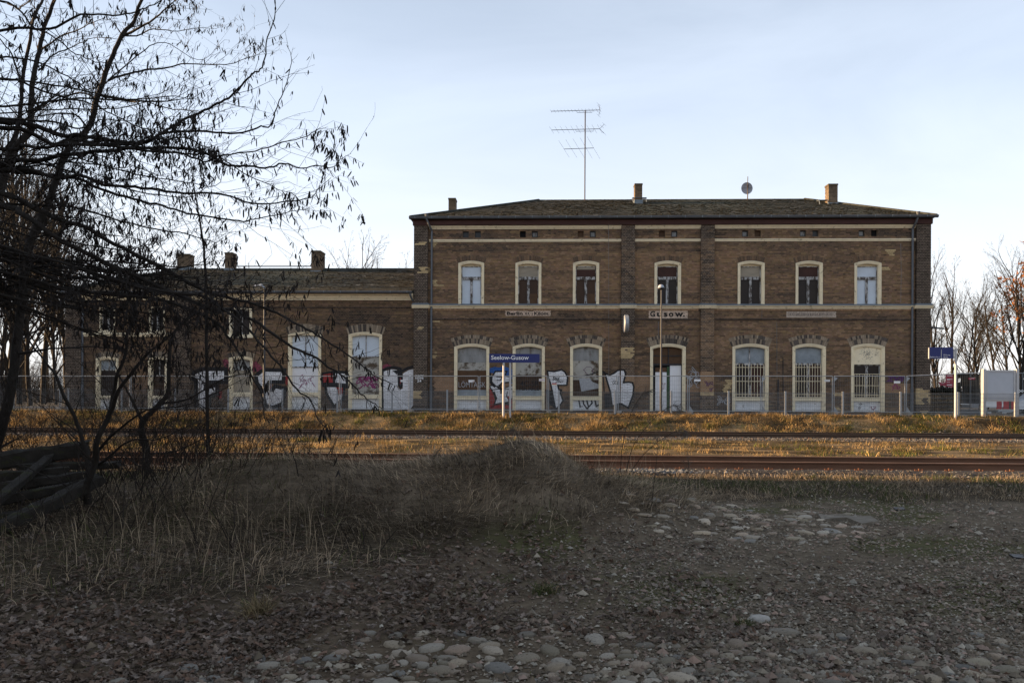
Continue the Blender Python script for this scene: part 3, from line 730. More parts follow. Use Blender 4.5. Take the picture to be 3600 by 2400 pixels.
        g.ribbon([fp(3018, 1434, .09), fp(3022, 1428, .09), fp(3020, 1438, .09), fp(3027, 1430, .09)], .03, FY + .09); g.ribbon([fp(3022, 1422, .09), fp(3025, 1416, .09), fp(3030, 1420, .09), fp(3024, 1424, .09)], .02, FY + .09)
        g.build('graffiti', M['paint_black'], wn)
        MB().ribbon([fp(3062, 1428, .09), fp(3064, 1436, .09), fp(3070, 1440, .09), fp(3076, 1434, .09), fp(3077, 1427, .09)], .03, FY + .09).build('graffiti', M['paint_magenta'], wn)
# door
o = grs[3]; px = o.px; dr = surround(o, main, PROF_GR, M['cream'], 'door'); adopt(dr, main); a, b = inner(o); zz = lambda py: fz(py, px, .17)
MB().plate(archpoly(o, zz(1281), .01), FY + .19, FY + .20).build('fanlight', M['board_rust'], dr)
s = MB(); m_ = (fx(2350, 1250, .17)); s.box(m_ - .022, m_ + .022, FY + .15, FY + .19, zz(1281), o.zc - o.mold - .02); s.box(a, b, FY + .15, FY + .189, zz(1252), zz(1249)); s.box(a, b, FY + .13, FY + .2, zz(1284), zz(1278))
s.box(a, a + .07, FY + .13, FY + .2, o.zb, zz(1284)); s.box(b - .035, b, FY + .13, FY + .2, o.zb, zz(1284)); s.build('door_frame', M['dark_metal'], dr)
xg0, xg1, xr0, xr1, xl0, xl1 = fx(2345, 1350, .17), fx(2353, 1350, .17), fx(2355, 1350, .17), fx(2396, 1350, .17), fx(2304, 1350, .17), fx(2343.5, 1350, .17)
box_part('door_post', 'green_wood', dr, xg0, xg1, FY + .15, FY + .2, o.zb, zz(1288))
lf = box_part('door_leaf', 'white_board', dr, xl0, xl1, FY + .17, FY + .195, o.zb, zz(1308)); box_part('transom_board', 'board_rust', dr, xl0, xl1, FY + .175, FY + .196, zz(1307), zz(1292))
lf2 = box_part('door_leaf', 'white_board', dr, xr0, xr1, FY + .165, FY + .195, o.zb, zz(1281.5))
text_mesh('graffiti', 'CUT', xl0 + .3, xl1 - .05, zz(1368), zz(1346), FY + .167, M['paint_pink'], dr)
box_part('unlit_backing', 'black_void', dr, a, b, FY + .2, FY + .22, o.zb, zz(1281))  # black plate, the shade behind the door put in as colour
for o in ops:                                      # black plates behind any gap, the unlit room's shade put in as colour
    q = MB().plate(o.outline(-.03), FY + .27, FY + .30).build('room_backing', M['black_void'], main); adopt(q, main)
# attic lights
for i, (a, b, c_, d) in enumerate(att):
    bd = MB(); t_ = .012
    bd.box(a - .01, a + .0, FY - .0, FY + .22, c_, d); bd.box(b, b + .01, FY, FY + .22, c_, d); bd.box(a, b, FY, FY + .22, d, d + .01); bd.box(a, b, FY - .02, FY + .22, c_ - .02, c_)
    q = bd.build('attic_window', M['mortar'], main); adopt(q, main)
    box_part('pane', 'black_void' if i in (2, 13) else ('board_rust' if i in (4, 6, 9) else 'slate_dark'), q, a, b, FY + .14, FY + .16, c_, d)  # black panes paint the shade inside the open lights
    if i in (3, 5, 7, 8, 10, 12): box_part('pane', 'board_grey', q, a + .06, b - .05, FY + .125, FY + .139, c_ + .06, d - .07)
# painted name fields: whitewashed bricks and letters
def sgc(base):
    return lambda x, z, rr, row: np.array(base) * rr.uniform(.82, 1.12)
for k, (a, b, c_, d) in enumerate(NF):
    nb = Bricks(); lay(nb, a, b, c_, d, FY - .002, sgc((.62, .48, .375) if k < 2 else (.46, .385, .32)), None, seed=50 + k)
    q = nb.build('name_field', main, M['sign_ground']); adopt(q, main)
    h = d - c_
    if k == 0:
        text_mesh('lettering', 'Berlin', a + .09, a + .09 + (b - a) * .345, c_ + .2 * h, d - .2 * h, FY - .010, M['black_paint'], q, offset=.035)
        text_mesh('lettering', '63,', a + (b - a) * .44, a + (b - a) * .55, c_ + .17 * h, d - .27 * h, FY - .010, M['black_paint'], q, offset=.03)
        text_mesh('lettering', '5', a + (b - a) * .578, a + (b - a) * .61, c_ + .2 * h, d - .42 * h, FY - .010, M['black_paint'], q, offset=.03)
        text_mesh('lettering', 'Kilom.', a + (b - a) * .635, a + (b - a) * .97, c_ + .2 * h, d - .22 * h, FY - .010, M['black_paint'], q, offset=.035)
    elif k == 1:
        for s_, u0, u1, v1 in (('G', .035, .165, .86), ('u', .21, .345, .68), ('s', .385, .48, .68), ('o', .515, .635, .68), ('w.', .665, .93, .68)):
            text_mesh('lettering', s_, a + (b - a) * u0, a + (b - a) * u1, c_ + .17 * h, c_ + v1 * h, FY - .010, M['black_paint'], q, offset=.04)
    else:
        rs = random.Random(3); g = MB()
        for j in range(46):
            x = a + .08 + (b - a - .2) * j / 46 + rs.uniform(-.01, .01); z = c_ + h * .25
            g.ribbon([(x, z + rs.uniform(0, .03)), (x + rs.uniform(-.02, .03), z + h * rs.uniform(.2, .35)), (x + rs.uniform(0, .04), z + h * rs.uniform(.3, .5))], rs.uniform(.015, .03), FY - .0075)
        g.build('worn_lettering', M['faded_paint'], q)
# voussoirs round every arch
VO = []; rv = random.Random(12)
for o in grs: voussoirs(o, [(.02, .26), (.265, .44)], None, arch_col, main, VO, FY - .002, rv)
VU = []
for o in ups: voussoirs(o, [(.02, .27)], None, arch_col_up, main, VU, FY - .002, rv)
def place_bricks(items, limit):
    for (x, y, z, a, w_, h_, c_, root) in items[:limit]:
        o = bpy.data.objects.new('brick', brick_me); COL.objects.link(o); o.location = (x, y, z); o.rotation_euler = (0, a, 0); o.scale = (w_, .5, h_); o.color = (*c_, 1); adopt(o, root)
def wedge_stuff(items, root):
    if not items: return
    mb = MB()
    for (x, y, z, a, w_, h_, c_, _) in items:
        mb.col = tuple(c_); u = Vector((math.cos(a), 0, -math.sin(a))) * (w_ / 2); v = Vector((math.sin(a), 0, math.cos(a))) * (h_ / 2); p = Vector((x, y, z)); e = Vector((0, .03, 0))
        q = [p - u - v, p + u - v, p + u + v, p - u + v]; mb.add(q + [k + e for k in q], [(0, 1, 2, 3), (4, 0, 3, 7), (1, 5, 6, 2), (3, 2, 6, 7), (4, 5, 1, 0)])
    o = mb.build('brick', M['brick'], root, kind='stuff'); adopt(o, root)
place_bricks(VO, 300); wedge_stuff(VO[300:] + VU, main)
# ------------------------------------------------------------------ roofs
def tile_plane(p0, p1, q0, q1, seed, colf, tw=.24, te=.30, lift=.028):
    """tiles between the eave p0-p1 and the ridge q0-q1 (q0 may equal q1)"""
    rr = np.random.default_rng(seed); p0, p1, q0, q1 = map(np.array, (p0, p1, q0, q1))
    e = p1 - p0; Lw = np.linalg.norm(e); eu = e / Lw
    sl = (q0 - p0) - eu * np.dot(q0 - p0, eu); Ls = np.linalg.norm(sl); su = sl / Ls
    nrm = np.cross(eu, su); nrm = nrm if nrm[2] > 0 else -nrm
    a0 = np.dot(q0 - p0, eu); a1 = np.dot(q1 - p0, eu)
    vs = []; cs = []
    for r in range(int(Ls / te) + 1):
        v = r * te; ve = min(v + te * 1.08, Ls)
        if ve - v < .04: continue
        fa = (v + ve) / 2 / Ls; ua, ub = a0 * fa, Lw + (a1 - Lw) * fa
        x = -(tw / 2 if r % 2 else 0)
        while x < Lw:
            xa, xb = max(x + .006, ua), min(x + tw - .006, ub)
            if xb - xa > .03:
                l_ = lift + rr.uniform(-.008, .012); dv = rr.uniform(-.02, .02)
                A = p0 + eu * xa + su * (v - .02 + dv) + nrm * l_; Bq = p0 + eu * xb + su * (v - .02 + dv) + nrm * (l_ + rr.uniform(-.005, .005))
                Cq = p0 + eu * xb + su * ve + nrm * .008; Dq = p0 + eu * xa + su * ve + nrm * .008
                vs += [A, Bq, Cq, Dq, A - nrm * .03, Bq - nrm * .03]; cs.append(colf(A, rr))
            x += tw
    n = len(cs); f = np.array([[0, 1, 2, 3], [4, 5, 1, 0]]); Ff = (np.arange(n)[:, None, None] * 6 + f[None]).reshape(-1, 4)
    return np.array(vs), Ff, np.repeat(np.array(cs), 2, 0)
def roof_col(greens, seed):
    def f(p, rr):
        a = float(fbm(p[0] * .7, p[1] * .9, seed)); b = rr.random()
        g = 0.0
        for (x, y, w_) in greens: g = max(g, math.exp(-((p[0] - x) / w_) ** 2 - ((p[1] - y) / 3.0) ** 2))
        base = np.array([.026, .027, .022]) * rr.uniform(.65, 1.3)
        if a > .52: base = base * .55 + np.array([.022, .017, .007]) * .7
        base = base * (1 - .75 * g) + np.array([.044, .048, .036]) * g * rr.uniform(.75, 1.25)
        if b > .975: base = np.array([.10, .10, .09]) * rr.uniform(.6, 1.2)
        return base
    return f
def roof(root, name, x0, x1, y0, y1, ze, xr0, xr1, yr, zr, seed, greens, hipl=True, hipr=True):
    A, Bp, C_, Dp = (x0, y0, ze), (x1, y0, ze), (x1, y1, ze), (x0, y1, ze); r0 = (xr0, yr, zr); r1 = (xr1, yr, zr)
    mb = MB(); mb.col = (.03, .033, .028)
    mb.add([A, Bp, C_, Dp, r0, r1, (x0, y0, ze - .05), (x1, y0, ze - .05), (x1, y1, ze - .05), (x0, y1, ze - .05)],
           [(0, 1, 5, 4), (2, 3, 4, 5), (3, 0, 4), (1, 2, 5), (9, 8, 7, 6), (0, 6, 7, 1), (1, 7, 8, 2), (2, 8, 9, 3), (3, 9, 6, 0)])
    rf = mb.build('roof', M['roof'], root); adopt(rf, root)
    cf = roof_col(greens, seed); parts_ = [tile_plane(A, Bp, r0, r1, seed, cf)]
    if hipl: parts_.append(tile_plane(A, Dp, r0, r0, seed + 1, cf))
    if hipr: parts_.append(tile_plane(Bp, C_, r1, r1, seed + 2, cf))
    off = 0; Vs = []; Fs = []; Cs = []
    for v, f, c in parts_: Vs.append(v); Fs.append(f + off); Cs.append(c); off += len(v)
    t = link('roof_tile', np_mesh('roof_tile', np.concatenate(Vs), np.concatenate(Fs), np.concatenate(Cs)), rf, M['roof']); t['kind'] = 'stuff'
    mv = np.concatenate(Vs); rq = np.random.default_rng(seed + 7); nm_ = int(len(mv) / 6 * 1.1); ix = rq.integers(0, len(mv) // 6, nm_) * 6; tt = rq.random((nm_, 1)); c0_ = mv[ix] * tt + mv[ix + 1] * (1 - tt); kk = fbm(c0_[:, 0] * .5, c0_[:, 1] * .9, seed + 2) > .40; c0_ = c0_[kk]; nm_ = len(c0_)
    o8 = np.array([[1, 0, 0], [0, 1, 0], [-1, 0, 0], [0, -1, 0], [0, 0, 1]], float); sz = rq.uniform(.02, .06, (nm_, 1, 1)) * np.array([1.3, .8, .7]); mvv = (c0_[:, None, :] + o8[None] * sz).reshape(-1, 3); mf = (np.arange(nm_)[:, None, None] * 5 + np.array([[0, 1, 4], [1, 2, 4], [2, 3, 4], [3, 0, 4]])[None]).reshape(-1, 3)
    mc = np.where(rq.random((nm_, 1)) < .04, np.array([[.07, .07, .06]]), np.array([[.016, .013, .006]]) * rq.uniform(.6, 1.6, (nm_, 1)))
    ms = link('moss', np_mesh('moss', mvv, mf, np.repeat(mc, 4, 0)), rf, M['roof']); ms['kind'] = 'stuff'
    rd = MB(); rd.col = (.04, .042, .036); n = max(3, int((xr1 - xr0) / .4))
    for k in range(n):
        a = xr0 + (xr1 - xr0) * k / n; b = xr0 + (xr1 - xr0) * (k + 1) / n - .01
        rd.add([(a, yr - .14, zr - .03), (b, yr - .14, zr - .03), (b, yr, zr + .055), (a, yr, zr + .055), (a, yr + .14, zr - .03), (b, yr + .14, zr - .03)], [(0, 1, 2, 3), (3, 2, 5, 4)])
    for (e, q, on) in ((A, r0, hipl), (Bp, r1, hipr)):
        if on: rd.tube([(e[0], e[1], e[2] + .03), (q[0], q[1], q[2] + .03)], .07, 6)
    rd.build('ridge_tile', M['roof'], rf, kind='stuff')
    return rf
RY = FY + 6.25; zr = at(2360, 703.5, RY).z
rxl, rxr = at(1895, 703, RY).x, at(2828, 703, RY).x
cgx = at(2246, 720, FY + 3).x; cgx2 = at(2935, 720, FY + 3).x
rf = roof(main, 'roof', XL - .18, XR + .18, FY - .34, FY + D + .34, ZEv - .01, rxl, rxr, RY, zr, 61, [(cgx, FY + 2, 1.0), (cgx2, FY + 2, 1.3), (at(2500, 720, FY + 3).x, FY + 4, 3.2)])
def chimney(rf, px0, px1, pyt, pyb, Y, dep, name='chimney'):
    a, b = at(px0, pyb, Y).x, at(px1, pyb, Y).x; zt, zb = at(px0, pyt, Y).z, at(px0, pyb, Y).z
    c = MB().box(a + .012, b - .012, Y + .012, Y + dep - .012, zb - 1.2, zt - .02).build(name, M['mortar'], rf)
    bb = Bricks(); cc = lambda x, z, rr, row: np.array([.20, .145, .095]) * rr.uniform(.65, 1.15) * (.6 + .4 * min(1, (zt - z) / .8))
    lay(bb, a, b, zb, zt - .08, Y, cc, None, th=.02, seed=int(px0), jit=.004); bb.put(a - .02, b + .02, Y - .02, Y + dep + .02, zt - .08, zt, np.array([.10, .075, .045]))
    z = zb; k = 0
    while z < zt - .09:                             # flanks
        y = Y + .022 + (0 if k % 2 else -.13)
        while y < Y + dep:
            for xs in ((a, a + .02), (b - .02, b)):
                ya, yb_ = max(y, Y + .022), min(y + .115, Y + dep)
                if yb_ - ya > .02: bb.put(xs[0], xs[1], ya, yb_, z, z + .066, cc(0, z, random, 0))
            y += .127
        z += CZ; k += 1
    bb.build('brick', c)
    MB().box(a - .03, b + .03, Y - .03, Y + dep + .03, zb - .9, zb + .02).build('flashing', M['zinc'], c)
    return c
chimney(rf, 2232, 2258, 645, 703, FY + 4.6, .55)
c3 = chimney(rf, 2913, 2945, 646, 714, FY + 4.2, .55)
chimney(rf, 1576.5, 1601, 696, 752, FY + 6.0, .75)
MB().box(at(1880, 703, FY + 8).x, at(1918, 703, FY + 8).x, FY + 8, FY + 8.6, zr - .5, at(1880, 702, FY + 8).z).build('chimney', M['brick_plain'], rf)
def chimney_step(px0, px1, py, Y):
    m = MB(); a, b = at(px0, py, Y), at(px1, py, Y)
    m.box(a.x, b.x, Y, Y + .3, a.z - .02, a.z); m.tube([(a.x + .03, Y + .02, a.z - .02), (a.x + .03, Y - .1, a.z - .28)], .016, 6); m.tube([(b.x - .03, Y + .02, a.z - .02), (b.x - .03, Y - .1, a.z - .28)], .016, 6)
    return m.build('roof_step', M['zinc'], rf)
chimney_step(2223, 2274, 694, FY + 4.5); chimney_step(2878, 2912, 702, FY + 4.1)
def gutter(root, x0, x1, yf, zt, name='gutter'):
    pr = [(yf + .02, zt), (yf - .0, zt - .075), (yf - .06, zt - .11), (yf - .13, zt - .075), (yf - .15, zt - .005), (yf - .155, zt + .0), (yf - .165, zt - .01), (yf - .14, zt - .09), (yf - .06, zt - .125), (yf + .01, zt - .09)]
    n = len(pr); m = MB(); m.add([(x0, y, z) for y, z in pr] + [(x1, y, z) for y, z in pr], [(i, i + 1, n + i + 1, n + i) for i in range(n - 1)] + [tuple(range(n)), tuple(range(2 * n - 1, n - 1, -1))])
    g = m.build(name, M['gutter'], root); adopt(g, root); k = MB(); x = x0 + .3
    while x < x1:
        k.box(x - .016, x + .016, yf - .172, yf - .10, zt - .1, zt + .006); x += .82
    k.build('gutter_bracket', M['zinc'], g)
    return g
gutter(main, XL - .2, XR + .2, FY - .35, ZEv + .01)
def downpipe(root, px, py_top, ybase, yf, name='downpipe', dxt=0.0, bot=None, r=.052):
    x = fx(px); zt = fz(py_top); zb = bot if bot is not None else Z0 - .05
    m = MB(); m.tube([(x + dxt, FY - .42, zt + .12), (x + dxt, FY - .42, zt - .10), (x + dxt * .6, FY - .35, zt - .32), (x, yf, zt - .62), (x, yf, zt - .75), (x, yf, Z0 + 1.3)], r, 8)
    m.tube([(x, yf, Z0 + 1.3), (x, yf, zb)], r * 1.35, 8)
    m.lathe([(.10, zt + .13), (r, zt - .02)], (x + dxt, FY - .42, 0), 'z', 8)
    z = zt - 1.2
    while z > Z0 + 1.4: m.lathe([(r * 1.25, z), (r * 1.25, z + .04)], (x, yf, 0), 'z', 8); z -= 1.95
    return adopt(m.build(name, M['gutter'], root), root)
downpipe(main, 1517, 766, 0, FY - .09, dxt=-.22); downpipe(main, 3203.5, 763, 0, FY - .09, dxt=.10)
# conductors and cables on the front
for pts, w_ in (([(2138, 768), (2140, 1072), (2140, 1320)], .008), ([(3160, 858), (3162, 960), (3160, 1066)], .009), ([(2678, 1090), (2678, 1122)], .008), ([(2730, 1135), (2731, 1330)], .008), ([(2752, 1255), (2753, 1380)], .018), ([(2314, 1130), (2314, 1180)], .012)):
    q = MB().tube([(fp(x, y)[0], FY - .20 if fz(y) > ZSB else FY - .025, fp(x, y)[1]) for x, y in pts], w_, 5).build('cable', M['galv_dark'] if w_ < .015 else M['dark_metal'], main); adopt(q, main)
q = MB().tube([(fx(2735), FY - .06, Z0), (fx(2735), FY - .06, fz(1332))], .035, 8).build('standpipe', M['dark_metal'], main); adopt(q, main)

# ------------------------------------------------------------------ spray paint on the wall
def gz(zone):
    k = {'A': (640, 4.523), 'B': (1100, 4.523), 'C': (1680, 4.055)}[zone]
    return lambda pts, d=0.0: [fp(k[0] + x / k[1], 1260 + y / k[1], d) for x, y in pts]
def spray(root, zone, pts, matr, y=-.012, outline=None, ow=.1, name='graffiti'):
    g = gz(zone); poly = g(pts); m = MB(); m.plate(poly, FY + y, FY + y + .003)
    q = m.build(name, M[matr], root); adopt(q, root)
    if outline: MB().ribbon(poly, ow, FY + y - .004, closed=True).build('outline', M[outline], q)
    return q
def stroke(root, zone, pts, w_, matr='paint_black', y=-.017):
    q = MB().ribbon(gz(zone)(pts), w_, FY + y).build('graffiti', M[matr], root); adopt(q, root); return q
spray(main, 'C', [(165, 140), (235, 118), (300, 126), (365, 112), (430, 128), (490, 150), (512, 290), (508, 375), (440, 330), (340, 262), (205, 205), (165, 215)], 'paint_blue')
spray(main, 'C', [(165, 385), (250, 385), (320, 440), (500, 380), (496, 560), (440, 620), (340, 632), (230, 655), (262, 560), (195, 442)], 'paint_white', -.013, 'paint_black', .05)
spray(main, 'C', [(200, 262), (250, 182), (412, 182), (382, 242), (462, 262), (492, 332), (340, 350), (300, 400), (255, 395), (195, 332)], 'paint_white', -.015, 'paint_black', .07)
spray(main, 'C', [(165, 430), (206, 462), (242, 600), (232, 690), (168, 704)], 'paint_red', -.0165)
spray(main, 'C', [(180, 690), (235, 668), (300, 655), (420, 650), (500, 668), (500, 712), (180, 716)], 'paint_red', -.0165)
spray(main, 'C', [(420, 525), (470, 560), (500, 575), (500, 665), (440, 630)], 'paint_red', -.0165)
stroke(main, 'C', [(175, 200), (180, 340), (245, 405)], .10); stroke(main, 'C', [(262, 258), (350, 262), (320, 310), (265, 310)], .05); stroke(main, 'C', [(300, 370), (330, 430), (330, 500)], .08)
stroke(main, 'C', [(195, 445), (300, 436), (490, 440)], .05); stroke(main, 'C', [(230, 470), (262, 560), (232, 660)], .07); stroke(main, 'C', [(420, 470), (410, 540), (450, 600)], .05); stroke(main, 'C', [(235, 655), (330, 640), (480, 655)], .09)
spray(main, 'C', [(990, 175), (1090, 184), (1140, 172), (1190, 157), (1240, 190), (1280, 270), (1268, 380), (1140, 380), (1152, 430), (1215, 600), (1170, 665), (1110, 720), (1060, 470), (1040, 370), (1010, 280)], 'paint_white', -.012, 'paint_black', .075)
spray(main, 'C', [(960, 440), (1052, 455), (1095, 700), (1030, 660), (985, 560)], 'paint_black', -.011)
spray(main, 'C', [(1160, 430), (1205, 440), (1200, 470), (1170, 470)], 'paint_black', -.011)
p2 = PIL[1]
spray(main, 'C', [(1810, 215), (1880, 236), (1950, 203), (1990, 168), (2022, 163), (2034, 600), (2030, 640), (1910, 672), (1890, 480), (1850, 350)], 'paint_white', -.012)
spray(main, 'C', [(2036, 163), (2080, 165), (2100, 220), (2070, 340), (2200, 345), (2215, 400), (2205, 520), (2140, 700), (2036, 640)], 'paint_white', -.146)
stroke(main, 'C', [(1775, 172), (1812, 212), (1880, 236), (1950, 203), (1990, 168), (2022, 160)], .08); stroke(main, 'C', [(1812, 215), (1850, 350), (1890, 480), (1912, 675), (1990, 652), (2030, 640)], .08); stroke(main, 'C', [(1776, 175), (1792, 330), (1800, 480)], .06)
stroke(main, 'C', [(2036, 160), (2082, 162), (2102, 220), (2072, 342), (2150, 336), (2200, 345), (2218, 400), (2207, 520), (2140, 702), (2036, 640)], .085, y=-.151)
spray(main, 'C', [(1800, 500), (1880, 500), (1905, 690), (1810, 700)], 'paint_black', -.011)
def tagtxt(root, s, px0, px1, py0, py1, y, matr, off=0.0, it=0.0):
    a, b = fp(px0, py0), fp(px1, py1); q = text_mesh('graffiti', s, a[0], b[0], b[1], a[1], FY + y, M[matr], None, offset=off, italic=it); return adopt(q, root)
tagtxt(main, 'Stui', 1942, 1967, 1323, 1336, -.019, 'paint_black', .03, .2); tagtxt(main, '2021', 1954, 1980, 1335, 1344, -.019, 'paint_black', .02, .2); tagtxt(main, 'GOB', 2153, 2176, 1337, 1351, -.019, 'paint_black', .01, .2)
tagtxt(main, 'KOPF', 1463, 1491, 1318, 1325, -.166, 'sign_white', .02); tagtxt(main, 'NOPE', 1462, 1491, 1326, 1332.5, -.166, 'sign_white', .02); tagtxt(main, '24', 1468, 1483, 1334, 1343, -.166, 'sign_white', .01)
tagtxt(main, 'ZVS', 3112, 3180, 1322, 1342, -.018, 'paint_purple', .06, .3)
q = MB(); A_ = lambda pts: [fp(x, y) for x, y in pts]
q.ribbon(A_([(3137, 1372), (3147, 1346), (3158, 1370)]), .04, FY - .017); q.ribbon(A_([(3133, 1358), (3150, 1354), (3165, 1360), (3158, 1366), (3138, 1364)]), .035, FY - .0175)
adopt(q.build('graffiti', M['paint_magenta'], main), main)
rs = random.Random(21); q = MB()
for k in range(13):
    x, y = rs.uniform(2418, 2456), rs.uniform(1300, 1362); pts = [(x + 9 * math.sin(t * .9 + k), y + 10 * math.cos(t * .7 + k * 2) - 3 * t + 9) for t in range(6)]; q.ribbon(A_(pts), .026, FY - .017 - k * .0002)
adopt(q.build('graffiti', M['paint_grey'], main), main); q = MB()
for k in range(12):
    x, y = rs.uniform(2522, 2562), rs.uniform(1396, 1420); pts = [(x + 7 * math.sin(t * 1.1 + k), y + 6 * math.cos(t * 1.3 + k * 2)) for t in range(6)]; q.ribbon(A_(pts), .024, FY - .017 - k * .0002)
adopt(q.build('graffiti', M['paint_grey'], main), main); q = MB()
for k in range(7):
    x, y = rs.uniform(2478, 2502), rs.uniform(1340, 1370); pts = [(x + 6 * math.sin(t * 1.1 + k), y + 5 * math.cos(t * 1.3 + k * 2)) for t in range(5)]; q.ribbon(A_(pts), .025, FY - .137 - k * .0002)
adopt(q.build('graffiti', M['paint_purple'], main), main)

# ------------------------------------------------------------------ lower side wing
WX0, WX1 = fx(235), fx(1455) - .01; WZE = fz(1031, 900)
wing = empty('station_wing', (fx(850), FY + 5, Z0))
wing['label'] = 'low single storey brick wing with mossy roof and white graffiti letters behind the bare branches'; wing['category'] = 'building wing'
TW = [Opening(1226, 1343, 1167, 1176, 1441, .145, .40, 1285), Opening(1014, 1129, 1167, 1176, 1440, .145, .40, 1070), Opening(806, 889, 1252, 1259, 1439, .13, .25, 848), Opening(339, 417, 1253, 1261, 1438, .13, .25, 378), Opening(523, 589, 1253, 1261, 1438, .13, .25, 556)]
SW = [Opening(806, 886, 1079, 1085, 1176, .12, .25, 846), Opening(351, 405, 1076, 1081, 1161, .06, .22, 378), Opening(525, 579, 1076, 1081, 1161, .06, .22, 552)]
WP = [(fx(235), fx(290)), (fx(615), fx(673))]
def wcuts(z):
    r_ = [c_ for c_ in (o.cut(z) for o in TW + SW) if c_]
    for a, b in WP: r_.append((a + .02, b - .02))
    return r_
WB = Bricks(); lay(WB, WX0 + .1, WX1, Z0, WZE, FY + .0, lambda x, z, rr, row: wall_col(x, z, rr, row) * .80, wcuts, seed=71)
for (py, px0, px1, hh) in ((1081, 680, 1450, .03), (1131, 680, 1450, .0)):
    if hh:
        x = fx(px0); z = fz(py, 900)
        while x < fx(px1): WB.put(x, x + .118, FY - .035, FY + .01, z - .03, z + .03, SOOT * random.uniform(.8, 1.8)); x += .13
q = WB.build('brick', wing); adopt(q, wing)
q = wall_sheet('wall', WX0 + .03, WX1, Z0 - .9, WZE + .1, [list(reversed([(x, max(z, Z0 - .4)) for x, z in o.outline(-.05)])) for o in TW + SW], FY + .006, wing, M['mortar']); adopt(q, wing)
mb = MB(); mb.box(WX0, WX0 + .4, FY + .3, FY + 9.4, Z0 - .5, WZE); mb.box(WX0 + .41, WX1, FY + 9, FY + 9.4, Z0 - .5, WZE); adopt(mb.build('rear_wall', M['brick_plain'], wing), wing)
for i, (a, b) in enumerate(WP):
    p = MB().box(a + .012, b - .012, FY - .142, FY + .2, Z0 - .5, WZE - .05).build('pilaster', M['mortar_light'], wing); adopt(p, wing)
    PB = Bricks(); lay(PB, a, b, Z0, WZE - .05, FY - .15, pil_col(.95), None, th=.15, seed=80 + i); PB.build('brick', p)
def wmold(x0, x1, prof, name='cornice', matr=None):
    n = len(prof); m = MB(); m.add([(x0, FY + y, z) for y, z in prof] + [(x1, FY + y, z) for y, z in prof], [(i, i + 1, n + i + 1, n + i) for i in range(n - 1)] + [tuple(range(n - 1, -1, -1)), tuple(range(n, 2 * n))])
    return adopt(m.build(name, matr or M['cream'], wing), wing)
z0, z1 = fz(1055, 900), fz(1032, 900)
wmold(WP[1][1] + .02, WX1 - .02, [(.0, z0), (-.04, z0), (-.05, z0 + .08), (-.12, z0 + .10), (-.13, z0 + .18), (-.22, z0 + .21), (-.24, z1), (.0, z1)])
wmold(WP[0][1] + .02, WP[1][0] - .02, [(.0, z0), (-.04, z0), (-.05, z0 + .08), (-.12, z0 + .10), (-.13, z0 + .18), (-.22, z0 + .21), (-.24, z1), (.0, z1)])
z0, z1 = fz(1183, 450), fz(1170, 450); wmold(WP[0][1] + .02, WP[1][0] - .02, [(.0, z0), (-.05, z0), (-.07, z0 + .07), (-.11, z0 + .10), (-.11, z1), (.0, z1)])
WRY = FY + 4.6; wzr = at(1200, 946, WRY).z; wze = fz(1027, 900)
wrf = roof(wing, 'roof', WX0 - .25, WX1, FY - .34, FY + 9.7, wze, at(640, 946, WRY).x, WX1, WRY, wzr, 91, [(at(1080, 950, FY + 3).x - .4, FY + 3, 1.3), (at(960, 950, FY + 3).x, FY + 3.5, 1.6)], True, False)
chimney(wrf, 1094, 1126, 880.5, 952, FY + 3.9, .95); chimney(wrf, 790, 817, 887, 944, FY + 4.2, .6); chimney(wrf, 622, 664, 892, 938, FY + 4.4, .7)
zz_ = at(1000, 936, FY + 4.4).z; MB().tube([(at(812, 936, FY + 4.4).x, FY + 4.4, zz_), (at(1094, 936, FY + 4.4).x, FY + 4.4, zz_)], .03, 6).build('roof_rail', M['dark_metal'], wrf)
gutter(wing, WX0 - .27, WX1 - .03, FY - .35, wze + .01); downpipe(wing, 293, 1031, 0, FY - .08, bot=Z0 - .05)
q = MB().tube([(fx(1446), FY - .4, fz(1030, 1446)), (fx(1446), FY - .4, fz(1040, 1446)), (fx(1449), FY - .2, fz(1052, 1446)), (fx(1452), FY - .1, fz(1058, 1446))], .05, 8).build('downpipe', M['gutter'], wing); adopt(q, wing)
def boarded(o, root, top, low, py_split, py_sill, py_pan, panel=True, glassy=None):
    wn = surround(o, root, PROF_GR, M['cream']); adopt(wn, root); a, b = o.cx - o.hw + o.mold, o.cx + o.hw - o.mold; m_ = (a + b) / 2; px = o.px
    zz = lambda py: fz(py, px, .17)
    MB().plate(archpoly(o, zz(py_split) + .004, .01), FY + .17, FY + .19).build('board', M[top], wn)
    box_part('board', low, wn, a - .01, b + .01, FY + .165, FY + .19, zz(py_sill), zz(py_split) - .004)
    if panel:
        MB().box(a, b, FY - .02, FY + .2, zz(py_pan), zz(py_sill)).build('sill', M['cream'], wn); box_part('lower_panel', 'white_panel', wn, a, b, FY + .12, FY + .2, o.zb, zz(py_pan))
    s = MB(); s.box(m_ - .025, m_ + .025, FY + .14, FY + .171, zz(py_split), o.zc - o.mold - .01); s.box(a, b, FY + .13, FY + .18, zz(py_split) - .03, zz(py_split) + .03); s.build('sash', M['peel'], wn)
    return wn
boarded(TW[0], wing, 'board_blue', 'plaster', 1254, 1386, 1400); boarded(TW[1], wing, 'board_blue', 'white_board', 1290, 1378, 1392); boarded(TW[2], wing, 'board_grey', 'board_tan', 1300, 1378, 1392)
boarded(TW[3], wing, 'slate_board', 'board_black', 1300, 1390, 1400); boarded(TW[4], wing, 'board_black', 'board_brown', 1320, 1390, 1400)
